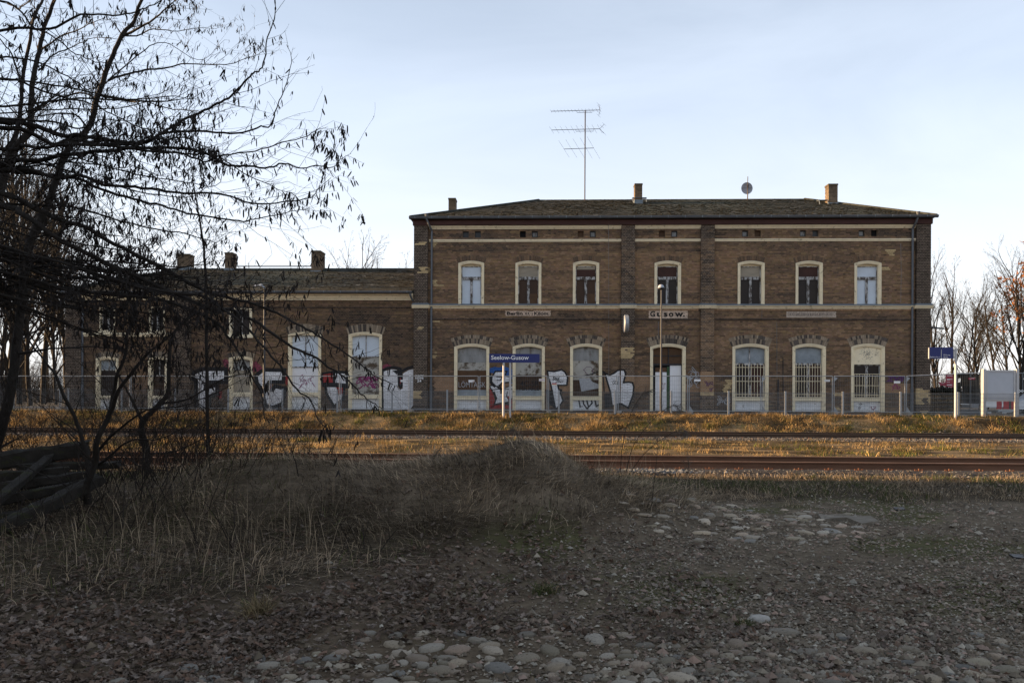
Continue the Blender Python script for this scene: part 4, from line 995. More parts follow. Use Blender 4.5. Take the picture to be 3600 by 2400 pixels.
for o in SW:
    wn = surround(o, wing, [(-o.mold, .2), (-o.mold, -.02), (-.02, -.03), (0, -.03), (0, .03)], M['cream']); adopt(wn, wing); a, b = o.cx - o.hw + o.mold, o.cx + o.hw - o.mold; m_ = (a + b) / 2; zt = o.zc - o.mold - .03
    s = MB(); s.box(a, a + .05, FY + .12, FY + .18, o.zb, zt); s.box(b - .05, b, FY + .12, FY + .18, o.zb, zt); s.box(m_ - .06, m_ + .06, FY + .11, FY + .18, o.zb, zt); s.box(a + .05, b - .05, FY + .12, FY + .18, zt - .05, zt + .06); s.build('sash', M['peel'], wn)
    box_part('pane', 'board_black', wn, a + .05, m_ - .06, FY + .16, FY + .17, o.zb, zt - .05); box_part('pane', 'board_black', wn, m_ + .06, b - .05, FY + .16, FY + .17, o.zb, zt - .05)
    MB().box(o.cx - o.hw - .06, o.cx + o.hw + .06, FY - .09, FY + .15, o.zb - .16, o.zb).build('sill', M['cream'], wn)
for o in TW + SW:
    q = MB().plate(o.outline(-.03), FY + .27, FY + .30).build('room_backing', M['black_void'], wing); adopt(q, wing)  # black plates painted for the unlit wing rooms
VW = []
for o in TW: voussoirs(o, [(.02, o.ring)], None, arch_col, wing, VW, FY - .002, rv)
place_bricks(VW, 300)
VS = []
for o in SW: voussoirs(o, [(.02, o.ring)], None, arch_col_up, wing, VS, FY - .002, rv)
wedge_stuff(VS, wing)
# letters on the wing
spray(wing, 'A', [(640, 30), (700, 5), (760, 60), (765, 190), (690, 160)], 'paint_pink', -.011); spray(wing, 'A', [(1130, 60), (1180, 40), (1280, 150), (1275, 200), (1130, 215)], 'paint_pink', -.011)
spray(wing, 'A', [(140, 310), (200, 220), (330, 168), (540, 165), (700, 168), (700, 372), (400, 378), (378, 460), (555, 420), (565, 560), (430, 600), (440, 810), (232, 810), (225, 340)], 'paint_white', -.012, 'paint_black', .20)
spray(wing, 'A', [(1180, 270), (1260, 200), (1340, 180), (1630, 186), (1610, 372), (1385, 372), (1350, 470), (1440, 500), (1480, 440), (1640, 480), (1596, 720), (1450, 775), (1330, 745), (1270, 500), (1190, 380)], 'paint_white', -.012, 'paint_black', .19)
stroke(wing, 'A', [(1420, 400), (1410, 470)], .06, 'paint_red', -.018)
spray(wing, 'A', [(560, 590), (640, 480), (635, 620), (600, 640)], 'paint_red', -.0105)
spray(wing, 'A', [(1640, 260), (1720, 300), (1740, 400), (1650, 420)], 'paint_red', -.0105)
spray(wing, 'B', [(330, 215), (550, 220), (545, 400), (620, 410), (610, 460), (500, 450), (480, 640), (340, 760), (220, 560), (200, 430), (340, 400)], 'paint_white', -.012, 'paint_black', .13)
spray(wing, 'B', [(150, 240), (328, 208), (338, 400), (200, 428), (150, 400)], 'paint_red', -.013, 'paint_black', .10); spray(wing, 'B', [(365, 440), (500, 450), (490, 560), (410, 570)], 'paint_red', -.0135)
stroke(wing, 'B', [(150, 415), (400, 420), (610, 440)], .22, y=-.019)
spray(wing, 'B', [(1105, 165), (1110, 110), (1190, 80), (1250, 120), (1240, 150)], 'paint_pink', -.011)
UU = [(1128, 205), (1250, 172), (1345, 182), (1350, 450), (1390, 500), (1430, 470), (1432, 240), (1520, 185), (1604, 168), (1606, 600), (1596, 740), (1540, 812), (1130, 822), (1112, 500)]
spray(wing, 'B', UU, 'paint_white', -.012)
stroke(wing, 'B', [(1108, 820), (1100, 500), (1108, 190), (1190, 150), (1290, 138), (1385, 160), (1410, 205), (1510, 150), (1604, 128)], .13)
spray(wing, 'B', [(1340, 178), (1425, 200), (1428, 430), (1398, 480), (1352, 420)], 'paint_black', -.014); spray(wing, 'B', [(1260, 195), (1345, 185), (1338, 262), (1315, 235)], 'paint_black', -.0145); stroke(wing, 'B', [(1393, 310), (1393, 400)], .05, 'paint_red', -.018)
rs = random.Random(44); q = MB()
for k in range(9):
    x, y = rs.uniform(1050, 1100), rs.uniform(1325, 1362); q.ribbon([fp(x + 6 * math.sin(t * 1.4 + k), y + 9 * math.cos(t * 1.2 + k * 2)) for t in range(5)], .022, FY + .155 - k * .0003)
adopt(q.build('graffiti', M['paint_magenta'], wing), wing)
rs = random.Random(4); q = MB()
for k in range(16):
    x, y = rs.uniform(1256, 1326), rs.uniform(1325, 1362); q.ribbon([fp(x + 10 * math.sin(t * 1.1 + k), y + 8 * math.cos(t * 1.3 + k * 2)) for t in range(6)], .05, FY + .155 - k * .0003)
adopt(q.build('graffiti', M['paint_magenta'], wing), wing)

# ------------------------------------------------------------------ things on the station building
def thing(name, label, cat, loc, group=None):
    o = empty(name, loc); tag(o, label, cat, group); return o
def sub(mb, name, matr, root, parent=None, smooth=False, kind=None):
    o = mb.build(name, M[matr], None, smooth, kind); p = parent or root
    o.parent = p
    if p is root: o.matrix_parent_inverse = Matrix.Translation(-root.location)
    return o
# clock seen edge-on, carried by a bracket on the pilaster
c0 = at(2201, 1138, FY - .55); ck = thing('station_clock', 'grey round platform clock seen almost edge on, bracketed to the pilaster', 'clock', c0)
m = MB(); m.lathe([(0, -.11), (.40, -.11), (.44, -.085), (.44, .085), (.40, .11), (0, .11)], c0, 'x', 32); sub(m, 'clock_case', 'galv', ck, smooth=False)
m = MB(); m.lathe([(.0, -.114), (.385, -.114), (.385, -.10)], c0, 'x', 32); sub(m, 'clock_face', 'lamp_white', ck)
m = MB(); m.tube([c0 + Vector((0, 0, .3)), (c0.x, FY - .12, c0.z + .3)], .03, 6); m.tube([c0 + Vector((0, 0, -.3)), (c0.x, FY - .12, c0.z - .3)], .03, 6); sub(m, 'bracket', 'dark_metal', ck)
# television aerial
A0 = at(2056, 703, RY - .3); zq = lambda py: at(2056, py, RY - .3).z; xq = lambda px: at(px, 500, RY - .3).x
an = thing('television_aerial', 'tall roof mast with three rows of thin television aerials on the ridge', 'aerial', A0)
m = MB(); m.tube([(A0.x, A0.y, A0.z - .5), (A0.x, A0.y, zq(390))], .032, 8); sub(m, 'mast', 'antenna', an)
def boom(pxl, pxr, py, n, half, tilt=.012, reflect=None, under=None, dirv=(.42, .9, -.0)):
    xa, xb = xq(pxl), xq(pxr); z = zq(py); y = A0.y - .06; d = Vector(dirv).normalized()
    m = MB(); m.tube([(xa, y, z - .05), (xb, y, z)], .016, 6); bm = sub(m, 'boom', 'antenna', an)
    e = MB()
    for k in range(n):
        f = k / (n - 1); p = Vector((xa + (xb - xa) * f, y, z - .05 * (1 - f))); h_ = half[0] + (half[1] - half[0]) * f
        e.tube([p - d * h_ + Vector((0, 0, h_ * .35)), p + d * h_ - Vector((0, 0, h_ * .35))], .006, 4)
    e.build('aerial_rod', M['antenna'], bm)
    if under:
        u = MB(); ua, ub = xq(under[0]), xq(under[1]); u.tube([(ua, y, z - .01), (ua, y, z - .13), (ub, y, z - .13), (ub, y, z)], .012, 5); u.build('boom_stay', M['antenna'], bm)
    if reflect:
        r_ = MB()
        for sg in (1, -1):
            r_.tube([(xb, y, z), (xb + reflect[0], y, z + sg * reflect[1])], .010, 5)
            for t_ in (.5, 1): q = Vector((xb + reflect[0] * t_, y, z + sg * reflect[1] * t_)); r_.tube([q - d * .3, q + d * .3], .006, 4)
        r_.build('reflector', M['antenna'], bm)
boom(1937, 2109, 389, 15, (.12, .16), reflect=(-.08, .32), under=(2028, 2081)); boom(1939, 2108, 455, 10, (.30, .38), reflect=(.25, .26), under=(2024, 2086)); boom(1983, 2087, 522, 5, (.75, 1.0))
# satellite dish
D0 = at(2626, 662, RY - .5); ds = thing('satellite_dish', 'round pale grey satellite dish on a short pole at the roof ridge', 'satellite dish', at(2628, 704, RY - .5))
m = MB(); rr_ = .335
n = 28; pr = [(rr_ * k / 6, .10 * (k / 6) ** 2) for k in range(7)]
vs = [];
for r_, h_ in pr:
    for k in range(n): t_ = 2 * math.pi * k / n; vs.append((D0.x + r_ * math.cos(t_) * .95, D0.y + .1 - h_, D0.z + r_ * math.sin(t_)))
m.add(vs, [(i * n + k, i * n + (k + 1) % n, (i + 1) * n + (k + 1) % n, (i + 1) * n + k) for i in range(6) for k in range(n)]); sub(m, 'dish', 'dish', ds, smooth=True)
m = MB(); m.tube([(D0.x + .02, D0.y, at(2628, 706, RY - .5).z - .2), (D0.x + .03, D0.y - .06, at(2626, 622, RY - .5).z)], .02, 6); m.tube([(D0.x + .02, D0.y - .1, D0.z - .62), (D0.x - .03, D0.y - .3, D0.z + .02)], .022, 6); m.box(D0.x - .07, D0.x + .0, D0.y - .36, D0.y - .28, D0.z - .02, D0.z + .1); sub(m, 'dish_arm', 'antenna', ds)
m = MB(); m.tube([(D0.x - .3, D0.y - .01, D0.z), (D0.x + .3, D0.y - .01, D0.z + .02)], .008, 5); sub(m, 'stay_wire', 'antenna', ds)
# ------------------------------------------------------------------ platform fence and site fence
GZP = .69
FYF = 35.0
pf = thing('platform_fence', 'long galvanised double rod mesh fence with pale posts along the platform edge', 'fence', (at(1800, 1450, FYF).x, FYF, GZP))
pxs = [48, 240, 428, 615, 803, 993, 1186, 1378, 1572, 1767, 1965, 2162, 2360, 2561, 2761, 2963, 3166, 3369, 3571, 3775]
zt = at(2360, 1376, FYF).z; pX = [at(p, 1410, FYF).x for p in pxs]
pX = [pX[0] - 2.5] + pX
post_me = None
for x in pX:
    m = MB().box(-.035, .035, -.025, .025, -.25, zt - GZP + .02); m.box(-.04, .04, -.03, .03, zt - GZP + .02, zt - GZP + .035)
    if post_me is None:
        post_me = bpy.data.meshes.new('post'); post_me.from_pydata(m.v, [], m.f); post_me.materials.append(M['galv'])
    o = link('post', post_me, pf); o.matrix_parent_inverse = Matrix.Translation(-pf.location); o.location = (x, FYF, GZP)
for a, b in zip(pX[:-1], pX[1:]):
    m = MB(); n = int(round((b - a) / .05)); H = zt - .03
    for k in range(1, n):
        x = a + (b - a) * k / n; m.beam((x, FYF - .035, GZP + .03), (x, FYF - .035, H + .03), .0062, .0062)
    for k in range(6):
        z = GZP + .06 + (H - GZP - .07) * k / 5
        for yo in (-.044, -.026): m.beam((a + .03, FYF + yo, z), (b - .03, FYF + yo, z), .009, .009)
    sub(m, 'mesh_panel', 'galv_dark', pf)
SFY = 37.4
bx = [212, 458, 704, 950, 1196, 1441, 1684, 1926, 2171, 2420, 2676, 2929, 3184, 3450]
desc = ['left end behind the tree trunks', 'behind the forked sapling', 'in front of the first white graffiti letter on the wing', 'behind the slim left lamp post', 'before the red and white graffiti', 'in front of the white U shaped graffiti', 'at the first boarded ground window', 'behind the blue station name sign', 'in front of the white P graffiti',
        'across the door under the GUSOW field', 'between the door and the first barred window', 'across the two barred windows', 'across the cream topped last window', 'at the right corner pilaster, top rail rising to the right']
bx = [-30] + bx
for i in range(len(bx) - 1):
    a, b = at(bx[i], 1385, SFY), at(bx[i + 1], 1385, SFY); xa, xb = a.x + .04, b.x - .04; zz1 = at(bx[i], 1321.5, SFY).z; zz2 = at(bx[i + 1], 1321.5 if i < 13 else 1310, SFY).z
    d = desc[i] if i < len(desc) else desc[-1]
    p = thing('site_fence_panel', 'tall wire site fence panel ' + d, 'fence panel', ((xa + xb) / 2, SFY, GZP), 'site fence panels along the building')
    m = MB(); zb = GZP + .12
    m.tube([(xa, SFY, GZP + .02), (xa, SFY, zz1)], .021, 8); m.tube([(xb, SFY, GZP + .02), (xb, SFY, zz2)], .021, 8); m.tube([(xa, SFY, zz1), (xb, SFY, zz2)], .021, 6); m.tube([(xa, SFY, zb), (xb, SFY, zb)], .018, 6)
    sub(m, 'frame', 'galv', p)
    m = MB(); n = int((xb - xa) / .1)
    for k in range(1, n):
        f = k / n; x = xa + (xb - xa) * f; m.beam((x, SFY, zb), (x, SFY, zz1 + (zz2 - zz1) * f), .0035, .0035)
    for k in range(1, 8):
        z = zb + (min(zz1, zz2) - zb) * k / 8; m.beam((xa, SFY, z), (xb, SFY, z), .0035, .0035)
    sub(m, 'wire_mesh', 'galv_dark', p)
    m = MB(); m.box(xa - .1, xa + .12, SFY - .35, SFY + .35, GZP - .02, GZP + .11); sub(m, 'concrete_foot', 'concrete', p)
    if i in (10, 11, 12, 13):
        m = MB(); m.plate([(xa - .02, zz1 - .02), (xa + .16, zz1 - .10), (xa, zz1 - .26)], SFY - .02, SFY - .01); m.plate([(xa - .05, GZP + .1), (xa + .2, GZP + .1), (xa + .02, GZP + .36)], SFY - .02, SFY - .01); sub(m, 'gusset_plate', 'galv', p)
plates = [(1408, 1427, 1335, 1342, 'sign_white', 'small blank white plate on the site fence before the white U shaped graffiti'), (1647, 1668, 1335, 1343, 'sign_white', 'white plate with an orange streak on the site fence at the first boarded window'), (1895, 1915, 1331, 1339, 'sign_white', 'white plate with faint red print on the site fence left of the P graffiti'),
          (1940, 1957, 1346, 1353, 'poster_red', 'dark red and yellow sticker plate on the white P graffiti'), (2441, 2463, 1333, 1340, 'sign_white', 'white plate on the site fence right of the door beside looping scribbles'), (2898, 2918, 1334, 1341, 'sign_white', 'white lettered plate on the site fence right of the second barred window'), (3143, 3165, 1339, 1347, 'sign_white', 'white plate on the site fence under the purple ZVS tag')]
for k, (a, b, c_, d, mt, lb) in enumerate(plates):
    p0, p1 = at(a, d, SFY - .05), at(b, c_, SFY - .05); o = MB().box(0, p1.x - p0.x, 0, .012, 0, p1.z - p0.z).build('fence_plate', M[mt]); o.location = p0; tag(o, lb, 'plate', 'plates on the site fence')
    w_, h_ = p1.x - p0.x, p1.z - p0.z
    if k == 1: MB().plate([(w_ * .5, .01), (w_ - .01, .01), (w_ - .01, h_ * .5)], -.003, -.001).build('print', M['clip'], o)
    if k == 2:
        q = MB(); q.box(.02, w_ - .02, -.003, -.001, h_ * .6, h_ * .72); q.box(.02, w_ - .02, -.003, -.001, h_ * .25, h_ * .37); q.build('print', M['poster_red'], o)
    if k == 3: MB().box(.0, w_, -.003, -.001, 0, h_ * .4).build('print', M['yellow'] if 'yellow' in M else M['cream'], o)
    if k == 5: 
        q = MB(); q.box(.01, w_ - .01, -.003, -.001, h_ * .66, h_ * .78); q.box(.01, w_ - .01, -.003, -.001, h_ * .3, h_ * .42); q.build('print', M['board_grey'], o)

# ------------------------------------------------------------------ platform furniture
SY = 34.2
b0 = at(1781, 1459, SY); sg = thing('station_name_sign', 'blue Seelow-Gusow station name board on two round metal posts', 'station sign', (b0.x, SY, b0.z))
A1, A2 = at(1719.5, 1274, SY), at(1897, 1243, SY)
ztl = at(1719.5, 1244, SY).z
m = MB(); m.box(A1.x, A2.x, SY - .03, SY + .03, A1.z, A2.z - .01); sub(m, 'name_board', 'sign_blue', sg)
for px in (1770, 1793):
    p = at(px, 1459, SY); m = MB(); m.tube([(p.x, SY + .02, p.z - .4), (p.x, SY + .02, A1.z - .002)], .048, 14); sub(m, 'post', 'alu', sg, smooth=False)
q = text_mesh('lettering', 'Seelow-Gusow', at(1727, 1260, SY).x, at(1859, 1260, SY).x, at(1790, 1264, SY).z, at(1790, 1249, SY).z, SY - .034, M['sign_white'], None, offset=.012); q.parent = sg; q.matrix_parent_inverse = Matrix.Translation(-sg.location)
# mushroom headed platform lamp
LY = 36.8; l0 = at(2323.5, 1448, LY); lp = thing('platform_lamp', 'grey mushroom headed platform lamp post in front of the GUSOW name field', 'lamp post', (l0.x, LY, GZP))
z1 = at(2323, 1019, LY).z; zt_ = at(2323, 1000, LY).z; zm = at(2323, 1300, LY).z
m = MB(); m.tube([(l0.x, LY, GZP - .2), (l0.x, LY, zm), (l0.x, LY, zm + .05), (l0.x, LY, z1)], [.062, .062, .042, .036], 12); sub(m, 'post', 'lamp_post', lp)
m = MB(); m.lathe([(.0, zt_), (.06, zt_ - .005), (.11, zt_ - .04), (.142, zt_ - .10), (.15, zt_ - .165), (.14, zt_ - .17)], (l0.x - .02, LY, 0), 'z', 20); sub(m, 'lamp_shade', 'lamp_white', lp, smooth=True)
m = MB(); m.lathe([(.152, zt_ - .168), (.13, zt_ - .215), (.05, zt_ - .25), (.0, zt_ - .25)], (l0.x - .02, LY, 0), 'z', 20); sub(m, 'lamp_base', 'dark_metal', lp)
# slim lamp with short side head at the wing
l1 = at(928, 1446, LY); lq = thing('platform_lamp', 'slim grey lamp post with a short head to the left in front of the wing', 'lamp post', (l1.x, LY, GZP))
zt1 = at(928, 1010, LY).z
m = MB(); m.tube([(l1.x, LY, GZP - .2), (l1.x, LY, at(928, 1260, LY).z), (l1.x, LY, zt1)], [.060, .055, .036], 12); sub(m, 'post', 'lamp_post', lq)
m = MB(); hx = at(893, 1006, LY).x; m.tube([(l1.x, LY, zt1 - .02), (l1.x - .1, LY, zt1 + .06), (l1.x - .2, LY, zt1 + .10)], .03, 6); m.add([(l1.x - .12, LY - .1, zt1 + .05), (l1.x - .12, LY + .1, zt1 + .05), (hx, LY + .06, zt1 + .03), (hx, LY - .06, zt1 + .03), (l1.x - .12, LY - .08, zt1 + .16), (l1.x - .12, LY + .08, zt1 + .16), (hx + .05, LY + .05, zt1 + .11), (hx + .05, LY - .05, zt1 + .11)], [(0, 3, 2, 1), (4, 5, 6, 7), (0, 1, 5, 4), (1, 2, 6, 5), (2, 3, 7, 6), (3, 0, 4, 7)]); sub(m, 'lamp_head', 'lamp_white', lq)
# blue platform sign on a pole at right
PY_ = 34.3; p0 = at(3359, 1461, PY_); ps = thing('platform_sign', 'two blue direction panels flagged left of a tall pale pole at the right corner', 'direction sign', (p0.x, PY_, p0.z))
m = MB(); m.tube([(p0.x, PY_, p0.z - .4), (p0.x, PY_, at(3359, 1226, PY_).z)], .05, 14); sub(m, 'post', 'alu', ps)
for (a, b) in ((3267, 3307), (3309.5, 3350)):
    c1, c2 = at(a, 1260, PY_), at(b, 1220.5, PY_); m = MB(); m.box(c1.x, c2.x, PY_ - .03, PY_ + .03, c1.z, c2.z); sub(m, 'sign_panel', 'sign_blue', ps)
m = MB()
for px in (3265.5, 3308, 3352): c1, c2 = at(px, 1260.5, PY_), at(px, 1228 if px > 3270 else 1222, PY_); m.box(c1.x - .012, c1.x + .012, PY_ - .035, PY_ + .035, c1.z, c2.z)
m.box(at(3351, 1230, PY_).x, p0.x, PY_ - .02, PY_ + .02, at(3355, 1233, PY_).z, at(3355, 1230, PY_).z); m.box(at(3351, 1250, PY_).x, p0.x, PY_ - .02, PY_ + .02, at(3355, 1256, PY_).z, at(3355, 1253, PY_).z)
sub(m, 'sign_frame', 'alu', ps)
for s_, a, b, c_, d in (('Richtung', 3316, 3339, 1251, 1245), ('Berlin', 3316, 3331, 1257.5, 1252), ('Bahnsteig 1a', 3276, 3303.5, 1257, 1252.5)):
    u, v = at(a, c_, PY_), at(b, d, PY_); q = text_mesh('lettering', s_, u.x, v.x, u.z, v.z, PY_ - .034, M['sign_white'], None); q.parent = ps; q.matrix_parent_inverse = Matrix.Translation(-ps.location)
u = at(3268, 1254.7, PY_); q = MB(); q.ribbon([(u.x + .085, u.z), (u.x + .01, u.z)], .012, PY_ - .034); q.ribbon([(u.x + .045, u.z + .035), (u.x + .008, u.z), (u.x + .045, u.z - .035)], .012, PY_ - .034); sub(q, 'arrow', 'sign_white', ps)
# blank information board
BY = 35.35; q0, q1 = at(3458, 1453, BY), at(3574, 1455, BY); ib = thing('information_board', 'blank grey information board between two square posts behind the fence', 'notice board', ((q0.x + q1.x) / 2, BY, GZP))
zt_ = at(3458, 1297, BY).z
for px in (3458, 3574): x = at(px, 1300, BY).x; m = MB().box(x - .055, x + .055, BY - .10, BY + .10, GZP - .3, zt_); sub(m, 'post', 'alu', ib)
u, v = at(3464, 1410, BY), at(3568, 1301, BY)
m = MB(); t_ = .08; m.box(u.x, v.x, BY - .07, BY + .07, v.z - t_, v.z); m.box(u.x, v.x, BY - .07, BY + .07, u.z, u.z + t_); m.box(u.x, u.x + t_, BY - .0699, BY + .0699, u.z + t_, v.z - t_); m.box(v.x - t_, v.x, BY - .0699, BY + .0699, u.z + t_, v.z - t_); sub(m, 'frame', 'alu', ib)
m = MB().box(u.x + t_, v.x - t_, BY - .045, BY + .045, u.z + t_, v.z - t_); sub(m, 'panel', 'alu_panel', ib)
# red notice boards behind the corner
RYB = 43.0; u, v = at(3324, 1369, RYB), at(3351, 1317, RYB); rb = thing('red_notice_board', 'tall red sign board with white lines behind the site fence at the corner', 'sign', (u.x, RYB, GZP))
m = MB().box(u.x, v.x, RYB - .02, RYB + .02, u.z, v.z); sub(m, 'sign_panel', 'poster_red', rb)
u2, v2 = at(3300, 1356, RYB), at(3323, 1343, RYB); m = MB(); m.plate([(u2.x, (u2.z + v2.z) / 2 + .1), (u2.x + .08, u2.z), (v2.x, u2.z), (v2.x, v2.z), (u2.x + .02, v2.z)], RYB - .02, RYB + .02); sub(m, 'arrow_panel', 'poster_red', rb)
m = MB(); m.tube([(u.x + .06, RYB + .05, GZP - .2), (u.x + .06, RYB + .05, v.z)], .04, 8); m.tube([(v.x - .06, RYB + .05, GZP - .2), (v.x - .06, RYB + .05, v.z)], .04, 8); sub(m, 'post', 'galv_dark', rb)
m = MB(); rs = random.Random(2)
for k, f in enumerate((.93, .70, .66, .50, .33, .29, .16, .12)):
    z = u.z + (v.z - u.z) * f; x = u.x + .06; m.box(x, x + rs.uniform(.15, .3), RYB - .024, RYB - .021, z - .012, z + .012)
m.box(u2.x + .1, v2.x - .05, RYB - .024, RYB - .021, v2.z - .07, v2.z - .05); sub(m, 'print', 'sign_white', rb)
# street lamp arm showing beside the pilaster
u, v = at(3250, 1150, 47), at(3319, 1156, 47); sl_ = thing('street_lamp', 'dark street lamp arm pointing right from behind the corner pilaster', 'street lamp', (at(3244, 1400, 47).x, 47, GZP))
m = MB(); x = at(3244, 1400, 47).x; m.tube([(x, 47, GZP - .2), (x, 47, u.z), (x + .3, 47, u.z + .03), (v.x - .8, 47, u.z + .01)], [.07, .05, .04, .035], 8); sub(m, 'post', 'dark_metal', sl_)
m = MB(); m.add([(v.x - .85, 46.9, u.z - .03), (v.x - .85, 47.1, u.z - .03), (v.x, 47.06, v.z - .03), (v.x, 46.94, v.z - .03), (v.x - .85, 46.93, u.z + .05), (v.x - .85, 47.07, u.z + .05), (v.x - .04, 47.04, v.z + .05), (v.x - .04, 46.96, v.z + .05)], [(0, 3, 2, 1), (4, 5, 6, 7), (0, 1, 5, 4), (1, 2, 6, 5), (2, 3, 7, 6), (3, 0, 4, 7)]); sub(m, 'lamp_head', 'dark_metal', sl_)
# netted building site fence, striped barrier and parked vehicles at right
NY = 44.0
for (a, b, ta, tb, lb) in ((3352, 3462, 1311, 1309, 'site fence with dark torn netting and small red plate left of the grey board'), (3462, 3720, 1309, 1311, 'site fence hung with dark netting bearing two pale diamonds right of the grey board')):
    u, v = at(a, 1440, NY), at(b, 1440, NY); z1_, z2_ = at(a, ta, NY).z, at(b, tb, NY).z; p = thing('netted_fence', lb, 'fence', ((u.x + v.x) / 2, NY, GZP), 'netted site fences')
    m = MB(); n = 26; 
    for k in range(n):
        for j in range(7):
            x0_, x1_ = u.x + (v.x - u.x) * k / n, u.x + (v.x - u.x) * (k + 1) / n; za, zb_ = GZP + .45 + (z1_ - GZP - .5) * j / 7, GZP + .45 + (z1_ - GZP - .5) * (j + 1) / 7
            if random.Random(k * 31 + j * 7 + a).random() < (.10 if j > 4 else .03): continue
            w_ = lambda x, z: NY + .05 * math.sin(x * 5 + z * 3) + .02 * math.sin(x * 23)
            m.add([(x0_, w_(x0_, za), za), (x1_, w_(x1_, za), za), (x1_, w_(x1_, zb_), zb_), (x0_, w_(x0_, zb_), zb_)], [(0, 1, 2, 3)])
    sub(m, 'net', 'net', p)
    m = MB()
    for x in (u.x, (u.x + v.x) / 2, v.x): m.tube([(x, NY - .1, GZP - .1), (x, NY - .1, z1_)], .024, 6)
    m.tube([(u.x, NY - .1, z1_ - .02), (v.x, NY - .1, z2_ - .02)], .022, 6); sub(m, 'frame', 'galv_dark', p)
    if a < 3400:
        c1, c2 = at(3405, 1334, NY - .2), at(3428, 1327, NY - .2); m = MB().box(c1.x, c2.x, NY - .2, NY - .18, c1.z, c2.z); pp = sub(m, 'red_plate', 'poster_red', p)
        q = MB(); q.ribbon([(c1.x + .06, c1.z + .03), (c1.x + .2, c2.z - .03), (c2.x - .05, c2.z - .03)], .02, NY - .205); q.build('print', M['sign_white'], pp)
    else:
        q = MB()
        for px in (3584, 3594):
            c_ = at(px, 1374, NY - .2); r_ = .062; q.ribbon([(c_.x - r_, c_.z), (c_.x, c_.z + r_), (c_.x + r_, c_.z), (c_.x, c_.z - r_)], .03, NY - .2, closed=True)
        sub(q, 'diamond_print', 'sign_white', p)
u, v = at(3462, 1437, 40.5), at(3572, 1410, 40.5); br = thing('striped_barrier', 'red and white striped barrier board under the grey information board', 'barrier', ((u.x + v.x) / 2, 40.5, GZP))
for k, (a, b, mt) in enumerate(((3463, 3503, 'barrier_white'), (3503, 3521, 'barrier_red'), (3521, 3527, 'barrier_white'), (3527, 3546, 'barrier_red'), (3546, 3554, 'dark_metal'), (3554, 3567, 'barrier_red'), (3567, 3572, 'barrier_white'))):
    c1, c2 = at(a, 1437 if mt != 'barrier_white' else 1431, 40.5), at(b, 1410, 40.5); m = MB().box(c1.x, c2.x, 40.48, 40.52, c1.z, c2.z); sub(m, 'barrier_board', mt, br)
m = MB()
for px in (3470, 3523, 3566): x = at(px, 1437, 40.5).x; m.box(x - .03, x + .03, 40.53, 40.58, GZP, v.z); m.box(x - .1, x + .1, 40.3, 40.8, GZP, GZP + .1)
m.box(at(3508, 1440, 40.5).x, v.x, 40.49, 40.51, GZP + .05, at(3508, 1438.5, 40.5).z); sub(m, 'barrier_leg', 'galv', br)
def car(label, x0, x1, Y, zr, hood, group=None, tall=False):
    """side view body, x0 = nose, lofted across its width"""
    L = x1 - x0; t = thing('parked_car', label, 'car' if not tall else 'van', ((x0 + x1) / 2, Y, GZP), group); H = zr - GZP
    sidep = [(0.0, .22), (.01, .45), (.04, .56), (.24, .64), (.36, .96), (.48, 1.0), (.80, .99), (.93, .64), (.99, .58), (1.0, .25), (.97, .17), (.03, .17)] if not tall else [(0, .18), (.01, .38), (.05, .46), (.16, .52), (.27, .93), (.34, .99), (.97, 1.0), (.995, .92), (1.0, .2), (.97, .13), (.03, .13)]
    m = MB(); rows = []
    for f, inset, zs in ((0, .06, .985), (.06, 0, 1.0), (.94, 0, 1.0), (1, .06, .985)):
        rows.append([(x0 + L * u, Y + 1.75 * f + (0.16 * max(0, w - .6) * (1 if f < .5 else -1)), GZP + H * w * zs) for u, w in sidep])
    n = len(sidep); vs = [p for r_ in rows for p in r_]; fs = [tuple(range(n)), tuple(range(4 * n - 1, 3 * n - 1, -1))]
    for i in range(3):
        for k in range(n): fs.append((i * n + k, (i + 1) * n + k, (i + 1) * n + (k + 1) % n, i * n + (k + 1) % n))
    m.add(vs, fs); sub(m, 'body', 'car_white', t)
    win = [(.30, .68), (.385, .93), (.49, .955), (.49, .68)], [(.51, .68), (.51, .955), (.78, .945), (.86, .68)]
    if tall: win = [(.19, .56), (.28, .88), (.40, .90), (.40, .56)], [(.43, .56), (.43, .90), (.62, .90), (.62, .56)]
    for w_ in win: m = MB().plate([(x0 + L * u, GZP + H * v_) for u, v_ in w_], Y - .005 + .02, Y + .06); sub(m, 'window', 'car_glass', t)
    for u in (.19, .80):
        m = MB(); m.lathe([(.0, -.02), (.19, -.02), (.30, .0), (.315, .05), (.315, .2), (0, .2)], (x0 + L * u, Y - .02, GZP + .31), 'y', 18); w_ = sub(m, 'wheel', 'tyre', t); q = MB(); q.lathe([(0, -.03), (.17, -.028), (.19, -.018)], (x0 + L * u, Y - .02, GZP + .31), 'y', 14); q.build('rim', M['galv'], w_)
    m = MB().box(x0 - .01, x0 + .12, Y + .08, Y + .4, GZP + H * .42, GZP + H * .52); sub(m, 'headlight', 'lamp_white', t)
    m = MB().box(x1 - .10, x1 + .012, Y + .08, Y + .25, GZP + H * .42, GZP + H * .6); sub(m, 'tail_light', 'poster_red', t)
    m = MB(); m.box(x0 - .04, x0 + .1, Y + .1, Y + 1.65, GZP + H * .18, GZP + H * .36); m.box(x1 - .1, x1 + .04, Y + .1, Y + 1.65, GZP + H * .18, GZP + H * .36); sub(m, 'bumper', 'board_grey', t)
    return t
car('white hatchback half hidden behind the left post of the grey board', at(3414, 1440, 46).x, at(3414, 1440, 46).x + 3.9, 46.0, at(3430, 1383, 46).z, 0)
car('white car cut off by the right picture edge beyond the grey board', at(3577, 1440, 41.6).x, at(3577, 1440, 41.6).x + 4.1, 41.6, at(3600, 1372, 41.6).z, 0)
